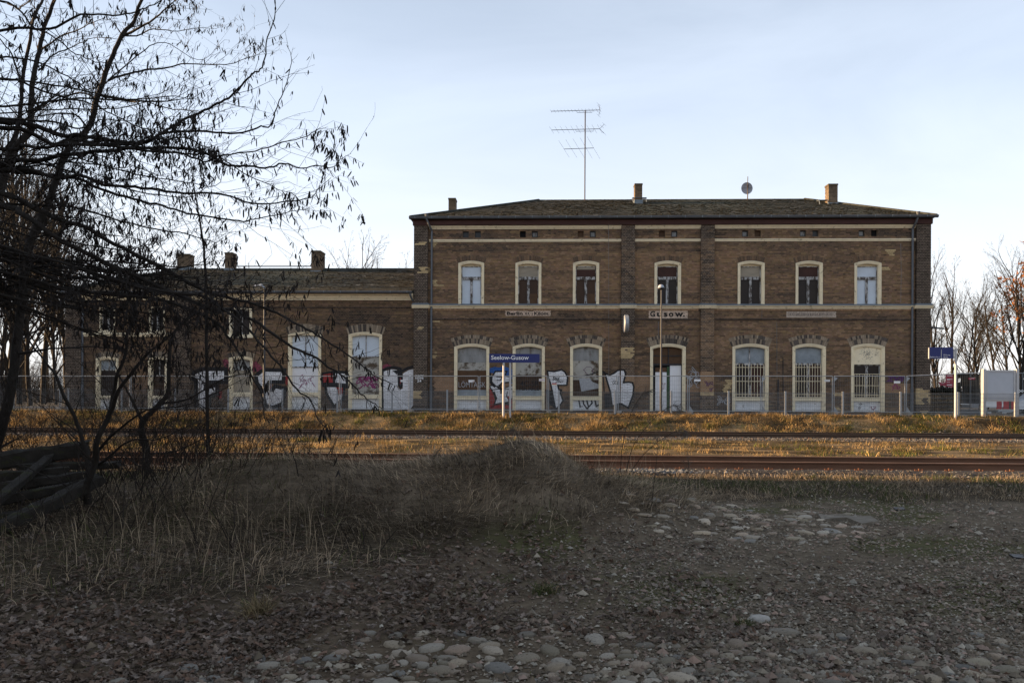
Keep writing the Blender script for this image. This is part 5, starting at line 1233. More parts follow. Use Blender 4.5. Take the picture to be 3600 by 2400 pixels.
# shed added out of view at left to cast shade over the foreground
gsx = -16.0; gs = thing('shade_shed', 'long dark boarded shed added out of view at left to shade the foreground', 'shed', (gsx - 14, 4, 0))
m = MB(); m.box(gsx - 34, gsx, -16, 16.5, -.3, 7.2); sub(m, 'wall', 'shed', gs)
m = MB(); m.add([(gsx - 34.4, -16.5, 7.1), (gsx + .4, -16.5, 7.1), (gsx + .4, 16.9, 7.1), (gsx - 34.4, 16.9, 7.1), (gsx - 34.4, -.5, 10.6), (gsx + .4, -.5, 10.6)], [(0, 1, 5, 4), (2, 3, 4, 5), (1, 2, 5), (3, 0, 4), (3, 2, 1, 0)]); sub(m, 'roof', 'gutter', gs)
m = MB(); m.box(gsx - .01, gsx + .06, 2, 5.2, 0, 3.6); sub(m, 'door', 'timber', gs)
# ------------------------------------------------------------------ bare trees
def seg_mesh(name, segs, sides):
    S = np.array(segs, np.float64); p, q, r0, r1 = S[:, 0:3], S[:, 3:6], S[:, 6], S[:, 7]
    d = q - p; l = np.linalg.norm(d, axis=1, keepdims=True); d = d / np.maximum(l, 1e-9)
    ref = np.where(np.abs(d[:, 2:3]) < .9, np.array([[0, 0, 1.0]]), np.array([[1.0, 0, 0]])); u = np.cross(d, ref); u /= np.linalg.norm(u, axis=1, keepdims=True); w_ = np.cross(d, u)
    V = []
    for e, r_ in ((p, r0), (q, r1)):
        for k in range(sides):
            t = 2 * math.pi * k / sides; V.append(e + (u * math.cos(t) + w_ * math.sin(t)) * r_[:, None])
    V = np.stack(V, 1).reshape(-1, 3); f = np.array([[k, (k + 1) % sides, sides + (k + 1) % sides, sides + k] for k in range(sides)])
    F = (np.arange(len(S))[:, None, None] * 2 * sides + f[None]).reshape(-1, 4)
    return np_mesh(name, V, F, smooth=True)
def catmull(P, n=5):
    P = [Vector(p) for p in P]; Q = [P[0] * 2 - P[1]] + P + [P[-1] * 2 - P[-2]]; out_ = []
    for i in range(1, len(Q) - 2):
        for k in range(n):
            t = k / n; a, b, c_, d = Q[i - 1], Q[i], Q[i + 1], Q[i + 2]
            out_.append(.5 * ((2 * b) + (c_ - a) * t + (2 * a - 5 * b + 4 * c_ - d) * t * t + (3 * b - a - 3 * c_ + d) * t ** 3))
    out_.append(P[-1]); return out_
def rvec(rg): 
    v = Vector((rg.gauss(0, 1), rg.gauss(0, 1), rg.gauss(0, 1))); return v.normalized()
def shoot(segs, tips, p, d, L, r, lev, rg, up=.12, wig=.16, kids=3.0, ratio=.5, spread=.75, maxlev=3, tipr=.0011):
    n = max(3, int(L / (.16 if lev < 2 else .11))); st = L / n; q = p.copy(); d = d.normalized(); pts = [q.copy()]
    for i in range(n):
        d = (d + rvec(rg) * wig + Vector((0, 0, up)) * .35).normalized(); q2 = q + d * st
        ra, rb = r * (1 - i / n) + tipr * (i / n), r * (1 - (i + 1) / n) + tipr * ((i + 1) / n)
        segs.append((*q, *q2, ra, rb)); q = q2; pts.append(q.copy())
        if lev < maxlev and i > 0:
            for _ in range(int(kids * L / n * 1.6 + rg.random())):
                ax = rvec(rg); side = (ax - d * ax.dot(d)).normalized(); dd = (d * math.cos(spread) + side * math.sin(spread)).normalized()
                shoot(segs, tips, q, dd, L * ratio * rg.uniform(.5, 1.1) * (1 - .45 * i / n), max(ra * .6, tipr), lev + 1, rg, up, wig, kids * 1.25, ratio, spread, maxlev, tipr)
    tips += [(pts[k], lev) for k in range(1, len(pts))]
def pods_mesh(name, anchors, rg, size=(.035, .085)):
    V = []; F = []
    for p in anchors:
        L = rg.uniform(*size); w_ = rg.uniform(.0045, .0085); az = rg.uniform(0, 6.28); u = Vector((math.cos(az), math.sin(az), 0)); tilt = Vector((rg.gauss(0, .3), rg.gauss(0, .3), -1)).normalized(); cv = Vector((-u.y, u.x, 0)) * rg.uniform(-.5, .5)
        b = len(V); stem = rg.uniform(.0, .025)
        for t, ww in ((0, .25), (.2, .9), (.55, 1.0), (.85, .8), (1, .15)):
            c_ = p + tilt * (stem + L * t) + cv * (L * t * t); V += [c_ - u * w_ * ww, c_ + u * w_ * ww]
        F += [(b + 2 * k, b + 2 * k + 1, b + 2 * k + 3, b + 2 * k + 2) for k in range(4)]
    return np_mesh(name, np.array([tuple(v) for v in V]), np.array(F))
def pix_tree(name, label, base, limbs, seed, bark='bark', podding=True, group=None, sub_len=.75, kids=2.4, upb=.10):
    """limbs: (pixel polyline, Y start, Y end, r start, r end, shoots per metre, pods 0..1, child length)"""
    rg = random.Random(seed); t = thing(name, label, 'tree', base, group); trunk = MB(); segs = []; anchors = []
    for (pts, Ya, Yb, ra, rb, dens, pod, cl) in limbs:
        n = len(pts); W_ = [at(px, py, Ya + (Yb - Ya) * i / (n - 1)) for i, (px, py) in enumerate(pts)]
        C_ = catmull(W_, 6)
        ph_ = rg.uniform(0, 99); C_ = [c_ + rvec(rg) * .007 + Vector((0, 0, 1)) * .07 * (float(vn(ph_ + i_ * .23, 1.0, seed)) - .5) + Vector((0, 1, 0)) * .14 * (float(vn(ph_ + i_ * .19, 7.0, seed)) - .5) for i_, c_ in enumerate(C_)]
        m_ = len(C_); rs_ = [ra + (rb - ra) * (i / (m_ - 1)) ** .8 for i in range(m_)]
        trunk.tube(C_, rs_, 7)
        Ltot = sum((C_[i + 1] - C_[i]).length for i in range(m_ - 1)); acc = 0; tips = []
        for i in range(m_ - 1):
            d = C_[i + 1] - C_[i]; l = d.length; acc += l * dens * 1.7 * (.4 + 1.0 * i / m_)
            while acc > 1:
                acc -= 1; f = rg.random(); p = C_[i] + d * f; dn = d.normalized(); ax = rvec(rg); side = (ax - dn * ax.dot(dn)).normalized(); sp = rg.uniform(.5, 1.1)
                dd = dn * math.cos(sp) + side * math.sin(sp)
                shoot(segs, tips, p, dd, cl * (1 - .62 * (i / m_) ** 2) * rg.choice((.35, .5, .7, .9, 1.2, 1.9)), max(.0022, rs_[i] * .36), 1, rg, upb, .15, kids, .5, .8, 3, .0011)
        if pod > 0:
            for (p, lv) in tips:
                if rg.random() < pod * (float(vn(p.x * 2.2, p.z * 2.2 + p.y, seed)) ** 3) * 4.2:
                    for _q in range(rg.choice((1, 1, 2, 3))): anchors.append(p + rvec(rg) * .015)
            for i in range(m_ // 2, m_):
                for _ in range(2):
                    if rg.random() < pod * .8: anchors.append(C_[i])
    tk = sub(trunk, 'trunk', bark, t, smooth=True)
    o = link('twigs', seg_mesh('twigs', segs, 3), t, M['bark_brown']); o.matrix_parent_inverse = Matrix.Translation(-t.location); o['kind'] = 'stuff'
    if anchors and podding:
        o = link('seed_pods', pods_mesh('seed_pods', anchors, rg), t, M['pod']); o['kind'] = 'stuff'; o.matrix_parent_inverse = Matrix.Translation(-t.location)
    return t
def z3(*p): return [(x / 1.802, y / 1.802) for x, y in p]
def z5(*p): return [(700 + x / 2.306, 820 + y / 2.306) for x, y in p]
def z4(*p): return [(x / 2.064, 800 + y / 2.064) for x, y in p]
TX = at(-420, 900, 7.6)
j = [(-420, 620), (-420, 700), (-420, 760), (-420, 900), (-420, 1000)]
Lc = []
def H(pts, Ya, Yb, ra, rb, dens=7, pod=.5, cl=.55): Lc.append((pts, Ya, Yb, ra, rb, dens, pod, cl))
Lc.append(([(-430, 1760), (-425, 1300), (-420, 900), (-410, 500), (-400, 60), (-395, -300)], 7.6, 7.6, .13, .06, 0, 0, .5))
H([(-420, 440)] + z3((0, 765), (150, 765), (280, 800), (430, 850), (560, 850), (720, 880), (880, 905), (1010, 860), (1080, 800), (1300, 700), (1450, 600), (1580, 500), (1640, 430), (1700, 290), (1740, 90), (1752, -40)), 7.6, 7.2, .030, .003, 5, .34)
H([(-420, 480)] + z3((0, 810), (200, 850), (430, 910), (560, 895), (700, 890), (950, 900), (1100, 830), (1400, 820), (1620, 795), (1710, 750), (1770, 600), (1840, 400), (1830, 310)), 7.6, 8.0, .027, .002, 5, .30)
H([(-420, 520)] + z3((0, 920), (150, 935), (350, 915), (700, 940), (1000, 985), (1250, 1000), (1400, 975), (1700, 935), (1960, 890), (2040, 830)), 7.6, 6.8, .022, .002, 9, .55)
H([(-420, 600)] + z3((0, 1035), (200, 1010), (450, 965), (650, 950), (900, 930), (1300, 985), (1500, 1040), (1700, 1050), (1830, 1040), (2000, 1065), (2130, 1050), (2215, 965)), 7.6, 7.6, .028, .002, 8, .55)
H([(-420, 620)] + z3((0, 1060), (350, 1100), (550, 1130), (800, 1180), (1100, 1230), (1300, 1245), (1600, 1270), (1850, 1270), (2000, 1225), (2110, 1155)), 7.6, 7.0, .024, .002, 9, .55)
H([(-420, 560)] + z3((30, 1060), (400, 1110), (700, 1200), (950, 1280), (1200, 1350), (1500, 1390), (1650, 1390), (1850, 1335), (1960, 1295)), 7.6, 7.9, .022, .002, 9, .5)
H([(-420, 640)] + z3((0, 1210), (200, 1310), (350, 1390), (520, 1450), (700, 1520)) + z5((0, 450), (250, 530), (500, 610), (760, 720), (1010, 850), (1240, 1000), (1400, 1110), (1560, 1240)), 7.6, 7.4, .032, .004, 7, .36)
H([(-420, 690)] + z3((0, 1310), (150, 1370), (280, 1440), (450, 1560)) + z5((0, 560), (250, 590), (500, 750), (800, 960), (1000, 1040), (1200, 1200), (1400, 1350), (1480, 1410)), 7.6, 6.6, .034, .003, 7, .55)
H([(150, 1010), (420, 1040)] + z5((0, 620), (250, 840), (380, 1050), (480, 1250), (535, 1500)), 7.4, 6.6, .020, .004, 6, .35)
H([(300, 960), (520, 1010)] + z5((60, 540), (200, 600), (480, 860), (700, 1130), (860, 1330), (1000, 1560), (1055, 1640)), 7.3, 6.2, .020, .003, 8, .5)
H([(-420, 130)] + z3((0, 170), (350, 160), (560, 110), (800, 100), (1000, 45), (1120, -20)), 7.6, 7.0, .017, .003, 8, .5)
H([(-420, 220)] + z3((0, 480), (150, 520), (400, 600), (560, 650), (760, 740), (950, 830), (1040, 880)), 7.6, 7.4, .015, .003, 7, .45)
H([(-420, 90)] + z3((0, 30), (220, 190), (430, 290), (600, 390), (760, 430)), 7.6, 7.2, .012, .002, 8, .4)
H(z3((430, 910), (700, 930), (1050, 960), (1300, 985), (1500, 1070), (1700, 1160), (1850, 1200)), 7.3, 7.0, .014, .002, 14, .9, .45)
H(z3((600, 900), (850, 905), (1000, 900), (1150, 880), (1300, 930), (1400, 1000)), 7.3, 6.9, .012, .003, 20, 1.0, .40)
H([(-420, 800), (0, 880), (150, 960), (330, 985), (560, 985), (680, 960)], 7.6, 8.2, .018, .003, 7, .3)
H([(-420, 830), (0, 960), (180, 1030), (300, 1050), (480, 1030), (620, 1000)], 7.6, 8.4, .018, .003, 7, .3)
H([(-420, 700), (100, 900), (300, 960), (450, 1000), (640, 1110), (760, 1190)], 7.6, 7.8, .02, .003, 7, .4)
rq = random.Random(91)
for k in range(22):
    y0_ = rq.uniform(150, 1050); x1_ = rq.uniform(250, 900); dr_ = rq.uniform(-160, 260); cv_ = rq.uniform(-70, 40); Yk = rq.uniform(6.4, 8.8)
    H([(-420, y0_ - 40), (-150, y0_), (x1_ * .3, y0_ + dr_ * .3 + cv_), (x1_ * .7, y0_ + dr_ * .75 + cv_), (x1_, y0_ + dr_ - 20), (x1_ + rq.uniform(20, 110), y0_ + dr_ - rq.uniform(10, 120))], 7.6, Yk, rq.uniform(.010, .020), .002, 8, rq.choice((.15, .3, .5)), .55)
for k in range(16):
    y0_ = rq.uniform(860, 1120); x1_ = rq.uniform(500, 1000); dr_ = rq.uniform(40, 260); Yk = rq.uniform(6.6, 9)
    H([(-420, y0_ - 160), (-100, y0_ - 60), (x1_ * .4, y0_ + dr_ * .25), (x1_ * .75, y0_ + dr_ * .6), (x1_, y0_ + dr_)], 7.6, Yk, rq.uniform(.012, .022), .002, 9, rq.choice((.2, .35, .6)), .55)
tree_c = pix_tree('pod_tree', 'dark bare tree just off the left edge sweeping long pod hung branches across the sky', (TX.x, TX.y, 0), Lc, 3)
# tall leaning tree with its fork
La = [([(-70, 1720), (-14, 1560), (10, 1478), (44, 1333), (73, 1066), (107, 848), (161, 733), (222, 583), (294, 461), (350, 355), (388, 239), (427, 122), (472, 55), (520, -20)], 12.5, 12.5, .10, .022, 2.2, .1, .8),
      (z3((770, 220), (950, 130), (1080, 40), (1180, -30)), 12.5, 12.0, .022, .005, 8, .6, .6),
      (z3((770, 220), (950, 210), (1180, 205), (1370, 185)), 12.5, 12.2, .014, .002, 8, .5, .55),
      (z3((690, 500), (860, 460), (1050, 430), (1200, 400), (1430, 410), (1600, 370), (1690, 300)), 12.5, 12.2, .020, .002, 7, .25, .6),
      (z3((640, 600), (720, 620), (860, 640), (1000, 680), (1200, 710), (1370, 710), (1550, 670)), 12.5, 12.0, .018, .002, 8, .4, .55),
      (z3((680, 530), (900, 340), (1050, 280), (1280, 370), (1420, 240)), 12.5, 12.9, .012, .002, 6, .2, .5),
      (z3((640, 640), (500, 590), (350, 640), (220, 720)), 12.5, 12.9, .016, .004, 6, .1, .6), (z3((560, 820), (460, 720), (200, 750), (0, 840)), 12.5, 12.9, .018, .006, 6, .1, .6),
      (z3((420, 1000), (560, 880), (760, 760), (900, 700)), 12.5, 12.0, .014, .002, 8, .3, .5), (z4((220, 90), (420, 20), (640, -60), (900, -150)), 12.5, 12.0, .02, .003, 8, .3, .6), (z4((110, 900), (330, 880), (600, 860), (900, 890), (1100, 830)), 12.5, 11.6, .022, .003, 7, .1, .6)]
pix_tree('leaning_tree', 'tall slender tree leaning right with a forked top at the upper left', (at(-70, 1720, 12.5).x, 12.5, 0), La, 5)
Lb = [([(-150, 1700), (-60, 1100), (-8, 700), (33, 555), (95, 462), (111, 416), (128, 250), (144, 111), (200, -30)], 10.8, 10.8, .075, .022, 2.5, .1, .8),
      ([(-10, 690), (60, 440), (78, 250), (133, 55), (165, -30)], 10.8, 11.2, .035, .016, 3, .1, .7), (z3((260, 300), (420, 200), (600, 150), (760, 120)), 10.8, 10.2, .014, .002, 7, .4, .6), (z3((40, 20), (120, 60), (230, -20)), 10.8, 10.4, .014, .006, 5, .2, .6),
      (z3((230, 450), (380, 350), (560, 260), (760, 240)), 10.8, 10.3, .013, .002, 7, .2, .6), (z3((160, 600), (100, 420), (40, 300), (-40, 180)), 10.8, 10.9, .018, .006, 5, .2, .6), (z3((200, 740), (330, 650), (500, 590), (640, 550)), 10.8, 10.4, .016, .003, 7, .2, .6)]
pix_tree('twin_stem_tree', 'bare tree with two steep stems close to the left edge', (at(-150, 1700, 10.8).x, 10.8, 0), Lb, 8)
g1 = gp(305, 1845, .0)
YD = 9.9
Ld = [([(303, 1880), (303, 1850), (306, 1757), (316, 1674), (338, 1591), (370, 1483), (421, 1381), (485, 1294), (606, 1163), (717, 1066), (850, 960)], YD, YD - .6, .066, .004, 3, .05, .6),
      ([(316, 1674), (290, 1560), (242, 1430), (194, 1323), (160, 1284), (73, 1168), (20, 1080)], YD, YD + .3, .034, .006, 4, .05, .6), ([(372, 1480), (402, 1347), (450, 1236), (450, 1139), (485, 1040), (500, 960)], YD, YD, .030, .006, 4, .05, .6),
      ([(338, 1591), (420, 1500), (540, 1440), (700, 1400), (860, 1330)], YD, YD - .5, .022, .003, 5, .1, .6), ([(330, 1640), (430, 1560), (560, 1540), (700, 1480)], YD, YD - .4, .020, .003, 6, .1, .6), ([(306, 1757), (200, 1690), (80, 1640), (-40, 1600)], YD, YD - .4, .012, .004, 4, 0, .5), ([(318, 1650), (420, 1600), (520, 1650), (620, 1655)], YD, YD - .6, .010, .003, 4, 0, .5)]
pix_tree('sapling', 'forked smooth sapling standing right of the old timber pile', (at(303, 1850, YD).x, YD, float(T(at(303, 1850, YD).x, YD))), Ld, 12)
YE = 12.6
Le = [([(540, 1760), (525, 1660), (510, 1590), (500, 1530), (505, 1480), (560, 1420), (590, 1350), (600, 1200), (640, 1130), (700, 1060), (780, 990)], YE, YE - .3, .085, .006, 3, .05, .7), ([(505, 1480), (460, 1400), (420, 1330), (380, 1200)], YE, YE, .03, .006, 4, 0, .6), ([(560, 1420), (660, 1400), (800, 1330), (900, 1290)], YE, YE - .3, .024, .004, 5, .1, .6),
      ([(515, 1600), (620, 1580), (720, 1540), (840, 1500)], YE, YE - .5, .018, .003, 6, .1, .5)]
pix_tree('crooked_tree', 'dark crooked trunk bending right behind the sapling', (at(540, 1760, YE).x, YE, 0), Le, 14)
Lg = [([(730, 1660), (724, 1400), (722, 1000), (716, 870), (699, 749), (677, 638), (660, 560)], 13.4, 13.4, .038, .006, 5, .05, .6)]
pix_tree('sapling', 'thin upright sapling rising past the wing chimneys', (at(730, 1660, 13.4).x, 13.4, 0), Lg, 16)
# brambles and thin shrubs below the branches
def shrub(px, py, Y, n, h, seed, label, spread=.5):
    b = at(px, py, Y); z = float(T(b.x, Y)); t = thing('bare_shrub', label, 'shrub', (b.x, Y, z), 'bare shrubs at the track edge'); rg = random.Random(seed); segs = []; tips = []
    for k in range(int(n * 1.7)):
        a = rg.uniform(0, 6.28); p = Vector((b.x + rg.gauss(0, .32), Y + rg.gauss(0, .3), z - .03)); d = Vector((math.cos(a) * spread, math.sin(a) * spread, 1)); shoot(segs, tips, p, d, h * rg.uniform(.4, 1.3), rg.uniform(.004, .009), 1, rg, -.02, .14, 2.2, .5, .7, 3, .0012)
    o = link('twigs', seg_mesh('twigs', segs, 3), t, M['bark_brown']); o.matrix_parent_inverse = Matrix.Translation(-t.location); o['kind'] = 'stuff'; return t
for k, (px, py, Y, n, h, lb) in enumerate([(640, 1690, 12.0, 10, 1.2, 'bare brambly shrub behind the sapling fork'), (760, 1690, 12.4, 9, 1.1, 'bare shrub left of the drooping branch tip'), (880, 1680, 12.2, 10, 1.2, 'bare twiggy shrub under the longest drooping branch'), (1010, 1690, 12.0, 9, 1.0, 'grey bare shrub on the left shoulder of the ridge'), (620, 1830, 9.0, 7, .9, 'thin bare stems in the shade beside the sapling foot'), (800, 1900, 8.4, 9, .7, 'dark low twiggy shrub on the slope below the ridge'), (1200, 1960, 7.9, 9, .55, 'dark low twigs at the foot of the grass heap'), (40, 1640, 13.0, 10, 1.1, 'bare thicket at the left edge behind the timber pile'),
    (150, 1640, 12.6, 13, 1.9, 'tall bare thicket standing over the timber pile'), (430, 1680, 11.6, 13, 1.8, 'tall tangle of bare stems right beside the sapling'), (560, 1700, 11.2, 12, 1.6, 'bare twig tangle around the crooked trunk'), (700, 1700, 11.4, 12, 1.5, 'dense grey brush left of the drooping twigs'), (930, 1690, 11.8, 11, 1.3, 'bare brush under the tip of the second drooping branch'), (1100, 1690, 11.6, 9, .8, 'low bare brush on top of the ridge'), (400, 1870, 8.9, 9, 1.0, 'thin shaded brush in front of the sapling foot'), (30, 1750, 11.8, 12, 1.7, 'dark bare thicket rising behind the timber pile at the left edge'), (300, 1700, 13.2, 12, 1.7, 'bare brush behind the pile between two trunks'), (90, 1850, 8.7, 11, .9, 'thin dead brush leaning in front of the timber pile'), (210, 1830, 9.0, 11, .9, 'dead brush between the frontmost beam and the sapling foot'), (520, 1780, 10.0, 12, 1.3, 'dense bare brush on the left end of the ridge'), (660, 1760, 10.2, 12, 1.2, 'bare brush where the ridge meets the thicket'), (830, 1760, 10.3, 10, .9, 'fine dead stalks on the left crest of the ridge'),
    (250, 1690, 11.6, 14, 2.2, 'tallest bare thicket between the pile and the forked sapling'), (480, 1690, 12.2, 14, 2.0, 'bare thicket right behind the forked sapling'), (620, 1690, 11.4, 13, 1.6, 'thick bare brush beside the thin upright sapling'), (770, 1690, 11.9, 12, 1.4, 'bare brush just right of the thin upright sapling'), (980, 1690, 12.4, 11, 1.2, 'fine bare brush before the near rail'), (360, 1760, 10.6, 12, 1.3, 'bare brush at the right end of the beams'), (-30, 1700, 11.2, 13, 2.1, 'dark brush cut off by the left picture edge')]): shrub(px, py, Y, n, h, 40 + k, lb)

# ------------------------------------------------------------------ woods behind
def wood_tree(seed, h, r, spreadup=.55, levels=4, forks=2, lean=.05, low=.25):
    rg = random.Random(seed); tk = []; tw = []
    def rec(p, d, L, r_, lev):
        n = max(2, int(L / .6)); q = p.copy()
        for i in range(n):
            d = (d + rvec(rg) * (.05 if lev == 0 else .13) + Vector((0, 0, .06))).normalized(); q2 = q + d * (L / n); ra, rb = r_ * (1 - .55 * i / n), r_ * (1 - .55 * (i + 1) / n)
            (tk if lev < 2 else tw).append((*q, *q2, max(ra, .0045), max(rb, .0045))); q = q2
            fr = (i + 1) / n
            if lev < levels and (fr > low if lev == 0 else fr > .25):
                for _ in range(int((1.5 if lev == 0 else 1.38) + rg.random())):
                    ax = rvec(rg); s_ = (ax - d * ax.dot(d)).normalized(); sp = spreadup * rg.uniform(.6, 1.3); dd = d * math.cos(sp) + s_ * math.sin(sp); rec(q, dd, L * (.52 if lev == 0 else .56) * rg.uniform(.6, 1.1) * (1.1 - .5 * fr), rb * .58, lev + 1)
    rec(Vector((0, 0, -.2)), Vector((rg.gauss(0, lean), rg.gauss(0, lean), 1)), h * .78, r, 0)
    a = seg_mesh('trunk', tk, 5); a.materials.append(M['bark_far']); b = seg_mesh('twigs', tw, 3); b.materials.append(M['bark_far']); print('wood', len(tk), len(tw)); return a, b
KINDS = [wood_tree(101, 13, .13, .58, 5), wood_tree(102, 14, .14, .46, 5, lean=.02), wood_tree(103, 12, .11, .60, 5), wood_tree(104, 11, .10, .56, 5, low=.12)]
def put_tree(k, x, y, s, rz, label, group, name='bare_tree'):
    t = thing(name, label, 'tree', (x, y, .6), group); t.rotation_euler = (0, 0, rz); t.scale = (s, s, s)
    for nm, me in zip(('trunk', 'crown'), KINDS[k]):
        o = bpy.data.objects.new(nm, me); COL.objects.link(o); o.parent = t
    return t
rg = random.Random(77)
LW = [(-30, 45, 1.6, 2), (22, 48, 1.55, 3), (66, 52, 1.6, 1), (108, 47, 1.35, 2), (150, 54, 1.45, 0), (196, 50, 1.15, 3), (236, 58, 1.2, 1), (85, 64, 1.8, 0), (5, 60, 1.8, 3), (170, 68, 1.6, 2), (285, 66, 1.2, 3), (350, 70, 1.15, 0), (440, 80, 1.15, 2)]
for i, (px, Y, s, k) in enumerate(LW):
    x = at(px, 1400, Y).x; put_tree(k, x, Y, s, rg.uniform(0, 6), 'bare tree added out of view at far left to shade the platform lamps', 'trees in the stand left of the wing')
for i, (x, Y, s, k) in enumerate([(-29, 42.5, 1.0, 3), (-33, 41.5, 1.1, 2), (-37, 43, 1.2, 0), (-41, 42, 1.1, 3), (-46, 43.5, 1.3, 2), (-52, 43, 1.2, 3), (-58, 44, 1.3, 0), (-31, 44.5, 1.2, 0)]):  # unseen trees added to cast shade along the platform
    put_tree(k, x, Y, s, rg.uniform(0, 6), 'bare tree added out of view at far left to shade the platform lamps', 'trees in the stand left of the wing')
for i, (px, Y, s, k, lb) in enumerate([(1235, 72, 1.22, 2, 'bare crown showing over the middle of the wing roof'), (1318, 74, 1.25, 0, 'bare crown showing over the wing roof close to the tall block'), (1400, 73, 1.2, 3, 'smallest bare crown over the wing roof against the tall block')]):
    put_tree(k, at(px, 1400, Y).x, Y, s, rg.uniform(0, 6), lb, 'trees behind the wing')
for i, (px, Y, s, k, lb) in enumerate([(3292, 58, .80, 1, 'bare tree with two steep stems just right of the corner pilaster'), (3345, 62, .90, 0, 'tall bare tree behind the blue direction panels'), (3400, 70, .86, 2, 'slender bare tree behind the tall pale pole'), (3452, 58, .72, 3, 'bushy bare tree left of the grey board'), (3500, 60, .78, 0, 'thick stemmed bare tree above the grey board'), (3545, 56, .80, 2, 'bare tree over the right half of the grey board'), (3590, 60, .92, 1, 'bare tree at the right edge behind the orange leaved birch'), (3650, 64, .95, 3, 'bare tree just beyond the right picture edge'), (3420, 85, .95, 1, 'farthest pale bare tree in the gap right of the pole'), (3300, 90, .9, 3, 'farther bare tree low behind the blue panels')]):
    put_tree(k, at(px, 1400, Y).x, Y, s, rg.uniform(0, 6), lb, 'trees right of the station')
# birch with orange leaves caught by the sun
bt = put_tree(3, at(3584, 1400, 50).x, 50, .98, 1.0, 'birch with sunlit orange leaves at the right edge', 'trees right of the station', 'birch_tree')
rg = random.Random(9); V = []; F = []
for v in KINDS[3][1].vertices:
    if rg.random() < .055 and v.co.z > 3:
        c_ = v.co + rvec(rg) * .08; a = rvec(rg) * .05; b = rvec(rg) * .045; q = len(V); V += [c_ - a - b, c_ + a - b, c_ + a + b, c_ - a + b]; F.append((q, q + 1, q + 2, q + 3))
o = link('leaves', np_mesh('leaves', np.array([tuple(v) for v in V]), np.array(F)), bt, mat('orange_leaf', (.30, .12, .035), .7, .3, 5, trans=.3)); o['kind'] = 'stuff'
# low brush that closes the view under the trees
def leafy(name, x0, x1, y0, y1, z0, z1, n, size, cols, seed, label, cat, kind=None):
    r = np.random.default_rng(seed); c_ = np.stack([r.uniform(x0, x1, n), r.uniform(y0, y1, n), np.zeros(n)], 1); top = z0 + (z1 - z0) * (.55 + .45 * fbm(c_[:, 0] * 1.1, c_[:, 1], seed)); c_[:, 2] = z0 + (top - z0) * r.random(n) ** .8
    a = r.normal(size=(n, 3)); a /= np.linalg.norm(a, axis=1, keepdims=True); b = np.cross(a, r.normal(size=(n, 3))); b /= np.linalg.norm(b, axis=1, keepdims=True); s_ = size * r.uniform(.5, 1.3, (n, 1))
    V = np.stack([c_ - a * s_ - b * s_ * .5, c_ + a * s_ * .2 - b * s_ * .6, c_ + a * s_, c_ - a * s_ * .1 + b * s_ * .6], 1).reshape(-1, 3); F = np.arange(4 * n).reshape(-1, 4); col = np.array(cols)[r.integers(0, len(cols), n)] * r.uniform(.6, 1.3, (n, 1))
    o = link(name, np_mesh(name, V, F, col), None, M['hedge']); tag(o, label, cat, None, kind); return o
leafy('hedge', at(3262, 1400, 42).x, at(3352, 1400, 42).x, 41.2, 42.6, .6, 2.3, 6000, .07, [(.022, .022, .012), (.03, .022, .014), (.016, .018, .010)], 3, 'dark hedge beside the corner pilaster under the blue panels', 'hedge')
def brush(x0, x1, Y, h, n, seed, label):
    rg = random.Random(seed); segs = []
    for k in range(n):
        x = rg.uniform(x0, x1); y = Y + rg.uniform(-3, 3); p = Vector((x, y, .5)); hh = h * rg.uniform(.4, 1.1)
        d = Vector((rg.gauss(0, .25), rg.gauss(0, .25), 1)).normalized()
        for i in range(4):
            q = p + d * hh / 4; segs.append((*p, *q, .012, .010)); p = q; d = (d + rvec(rg) * .25).normalized()
            s_ = p + (d + rvec(rg)).normalized() * hh * .3; segs.append((*p, *s_, .008, .006))
    o = link('undergrowth', seg_mesh('undergrowth', segs, 3), None, M['bark_far']); tag(o, label, 'undergrowth', None, 'stuff')
brush(at(-100, 1400, 60).x, at(420, 1400, 60).x, 62, 3.2, 900, 5, 'bare brown undergrowth under the stand of trees at left')
brush(at(3240, 1400, 66).x, at(3800, 1400, 66).x, 68, 3.0, 900, 6, 'bare brown undergrowth under the trees at right')
brush(at(-2600, 1400, 150).x, at(6200, 1400, 150).x, 150, 6.5, 2600, 7, 'low bare scrub along the far edge of the fields')
# ------------------------------------------------------------------ timber pile, ground pieces, grass
def timber(p, q, w_, h_, seed, label):
    """old squared beam with worn corners and a wavy outline"""
    rg = random.Random(seed); p = Vector(p); q = Vector(q); d = (q - p).normalized(); s_ = d.cross(Vector((0, 0, 1))).normalized(); u = s_.cross(d); n = 14; m = MB(); vs = []; fs = []
    jag = rg.uniform(.06, .14); ring = [(-.5, -.38), (-.38, -.5), (.38, -.5), (.5, -.38), (.5, .38), (.38, .5), (.1, .46), (-.1, .52), (-.38, .5), (-.5, .38)]; k = len(ring)
    for i in range(n):
        c_ = p + (q - p) * (i / (n - 1)) + u * rg.uniform(-.006, .006) + s_ * rg.uniform(-.006, .006); tp = 1 - .18 * abs(i / (n - 1) - .5); 
        for (a, b) in ring: vs.append(c_ + s_ * (a * w_ * tp * rg.uniform(1 - jag * 2, 1 + jag)) + u * (b * h_ * tp * rg.uniform(1 - jag * 2.4, 1 + jag)) + (q - p).normalized() * (rg.uniform(-.09, .09) if i in (0, n - 1) else 0) - p)
    for i in range(n - 1):
        for j_ in range(k): fs.append((i * k + j_, i * k + (j_ + 1) % k, (i + 1) * k + (j_ + 1) % k, (i + 1) * k + j_))
    fs += [tuple(range(k - 1, -1, -1)), tuple((n - 1) * k + i for i in range(k))]; m.add(vs, fs)
    o = m.build('timber_beam', M['timber']); o.location = p; tag(o, label, 'timber', 'old beams in the timber pile'); return o
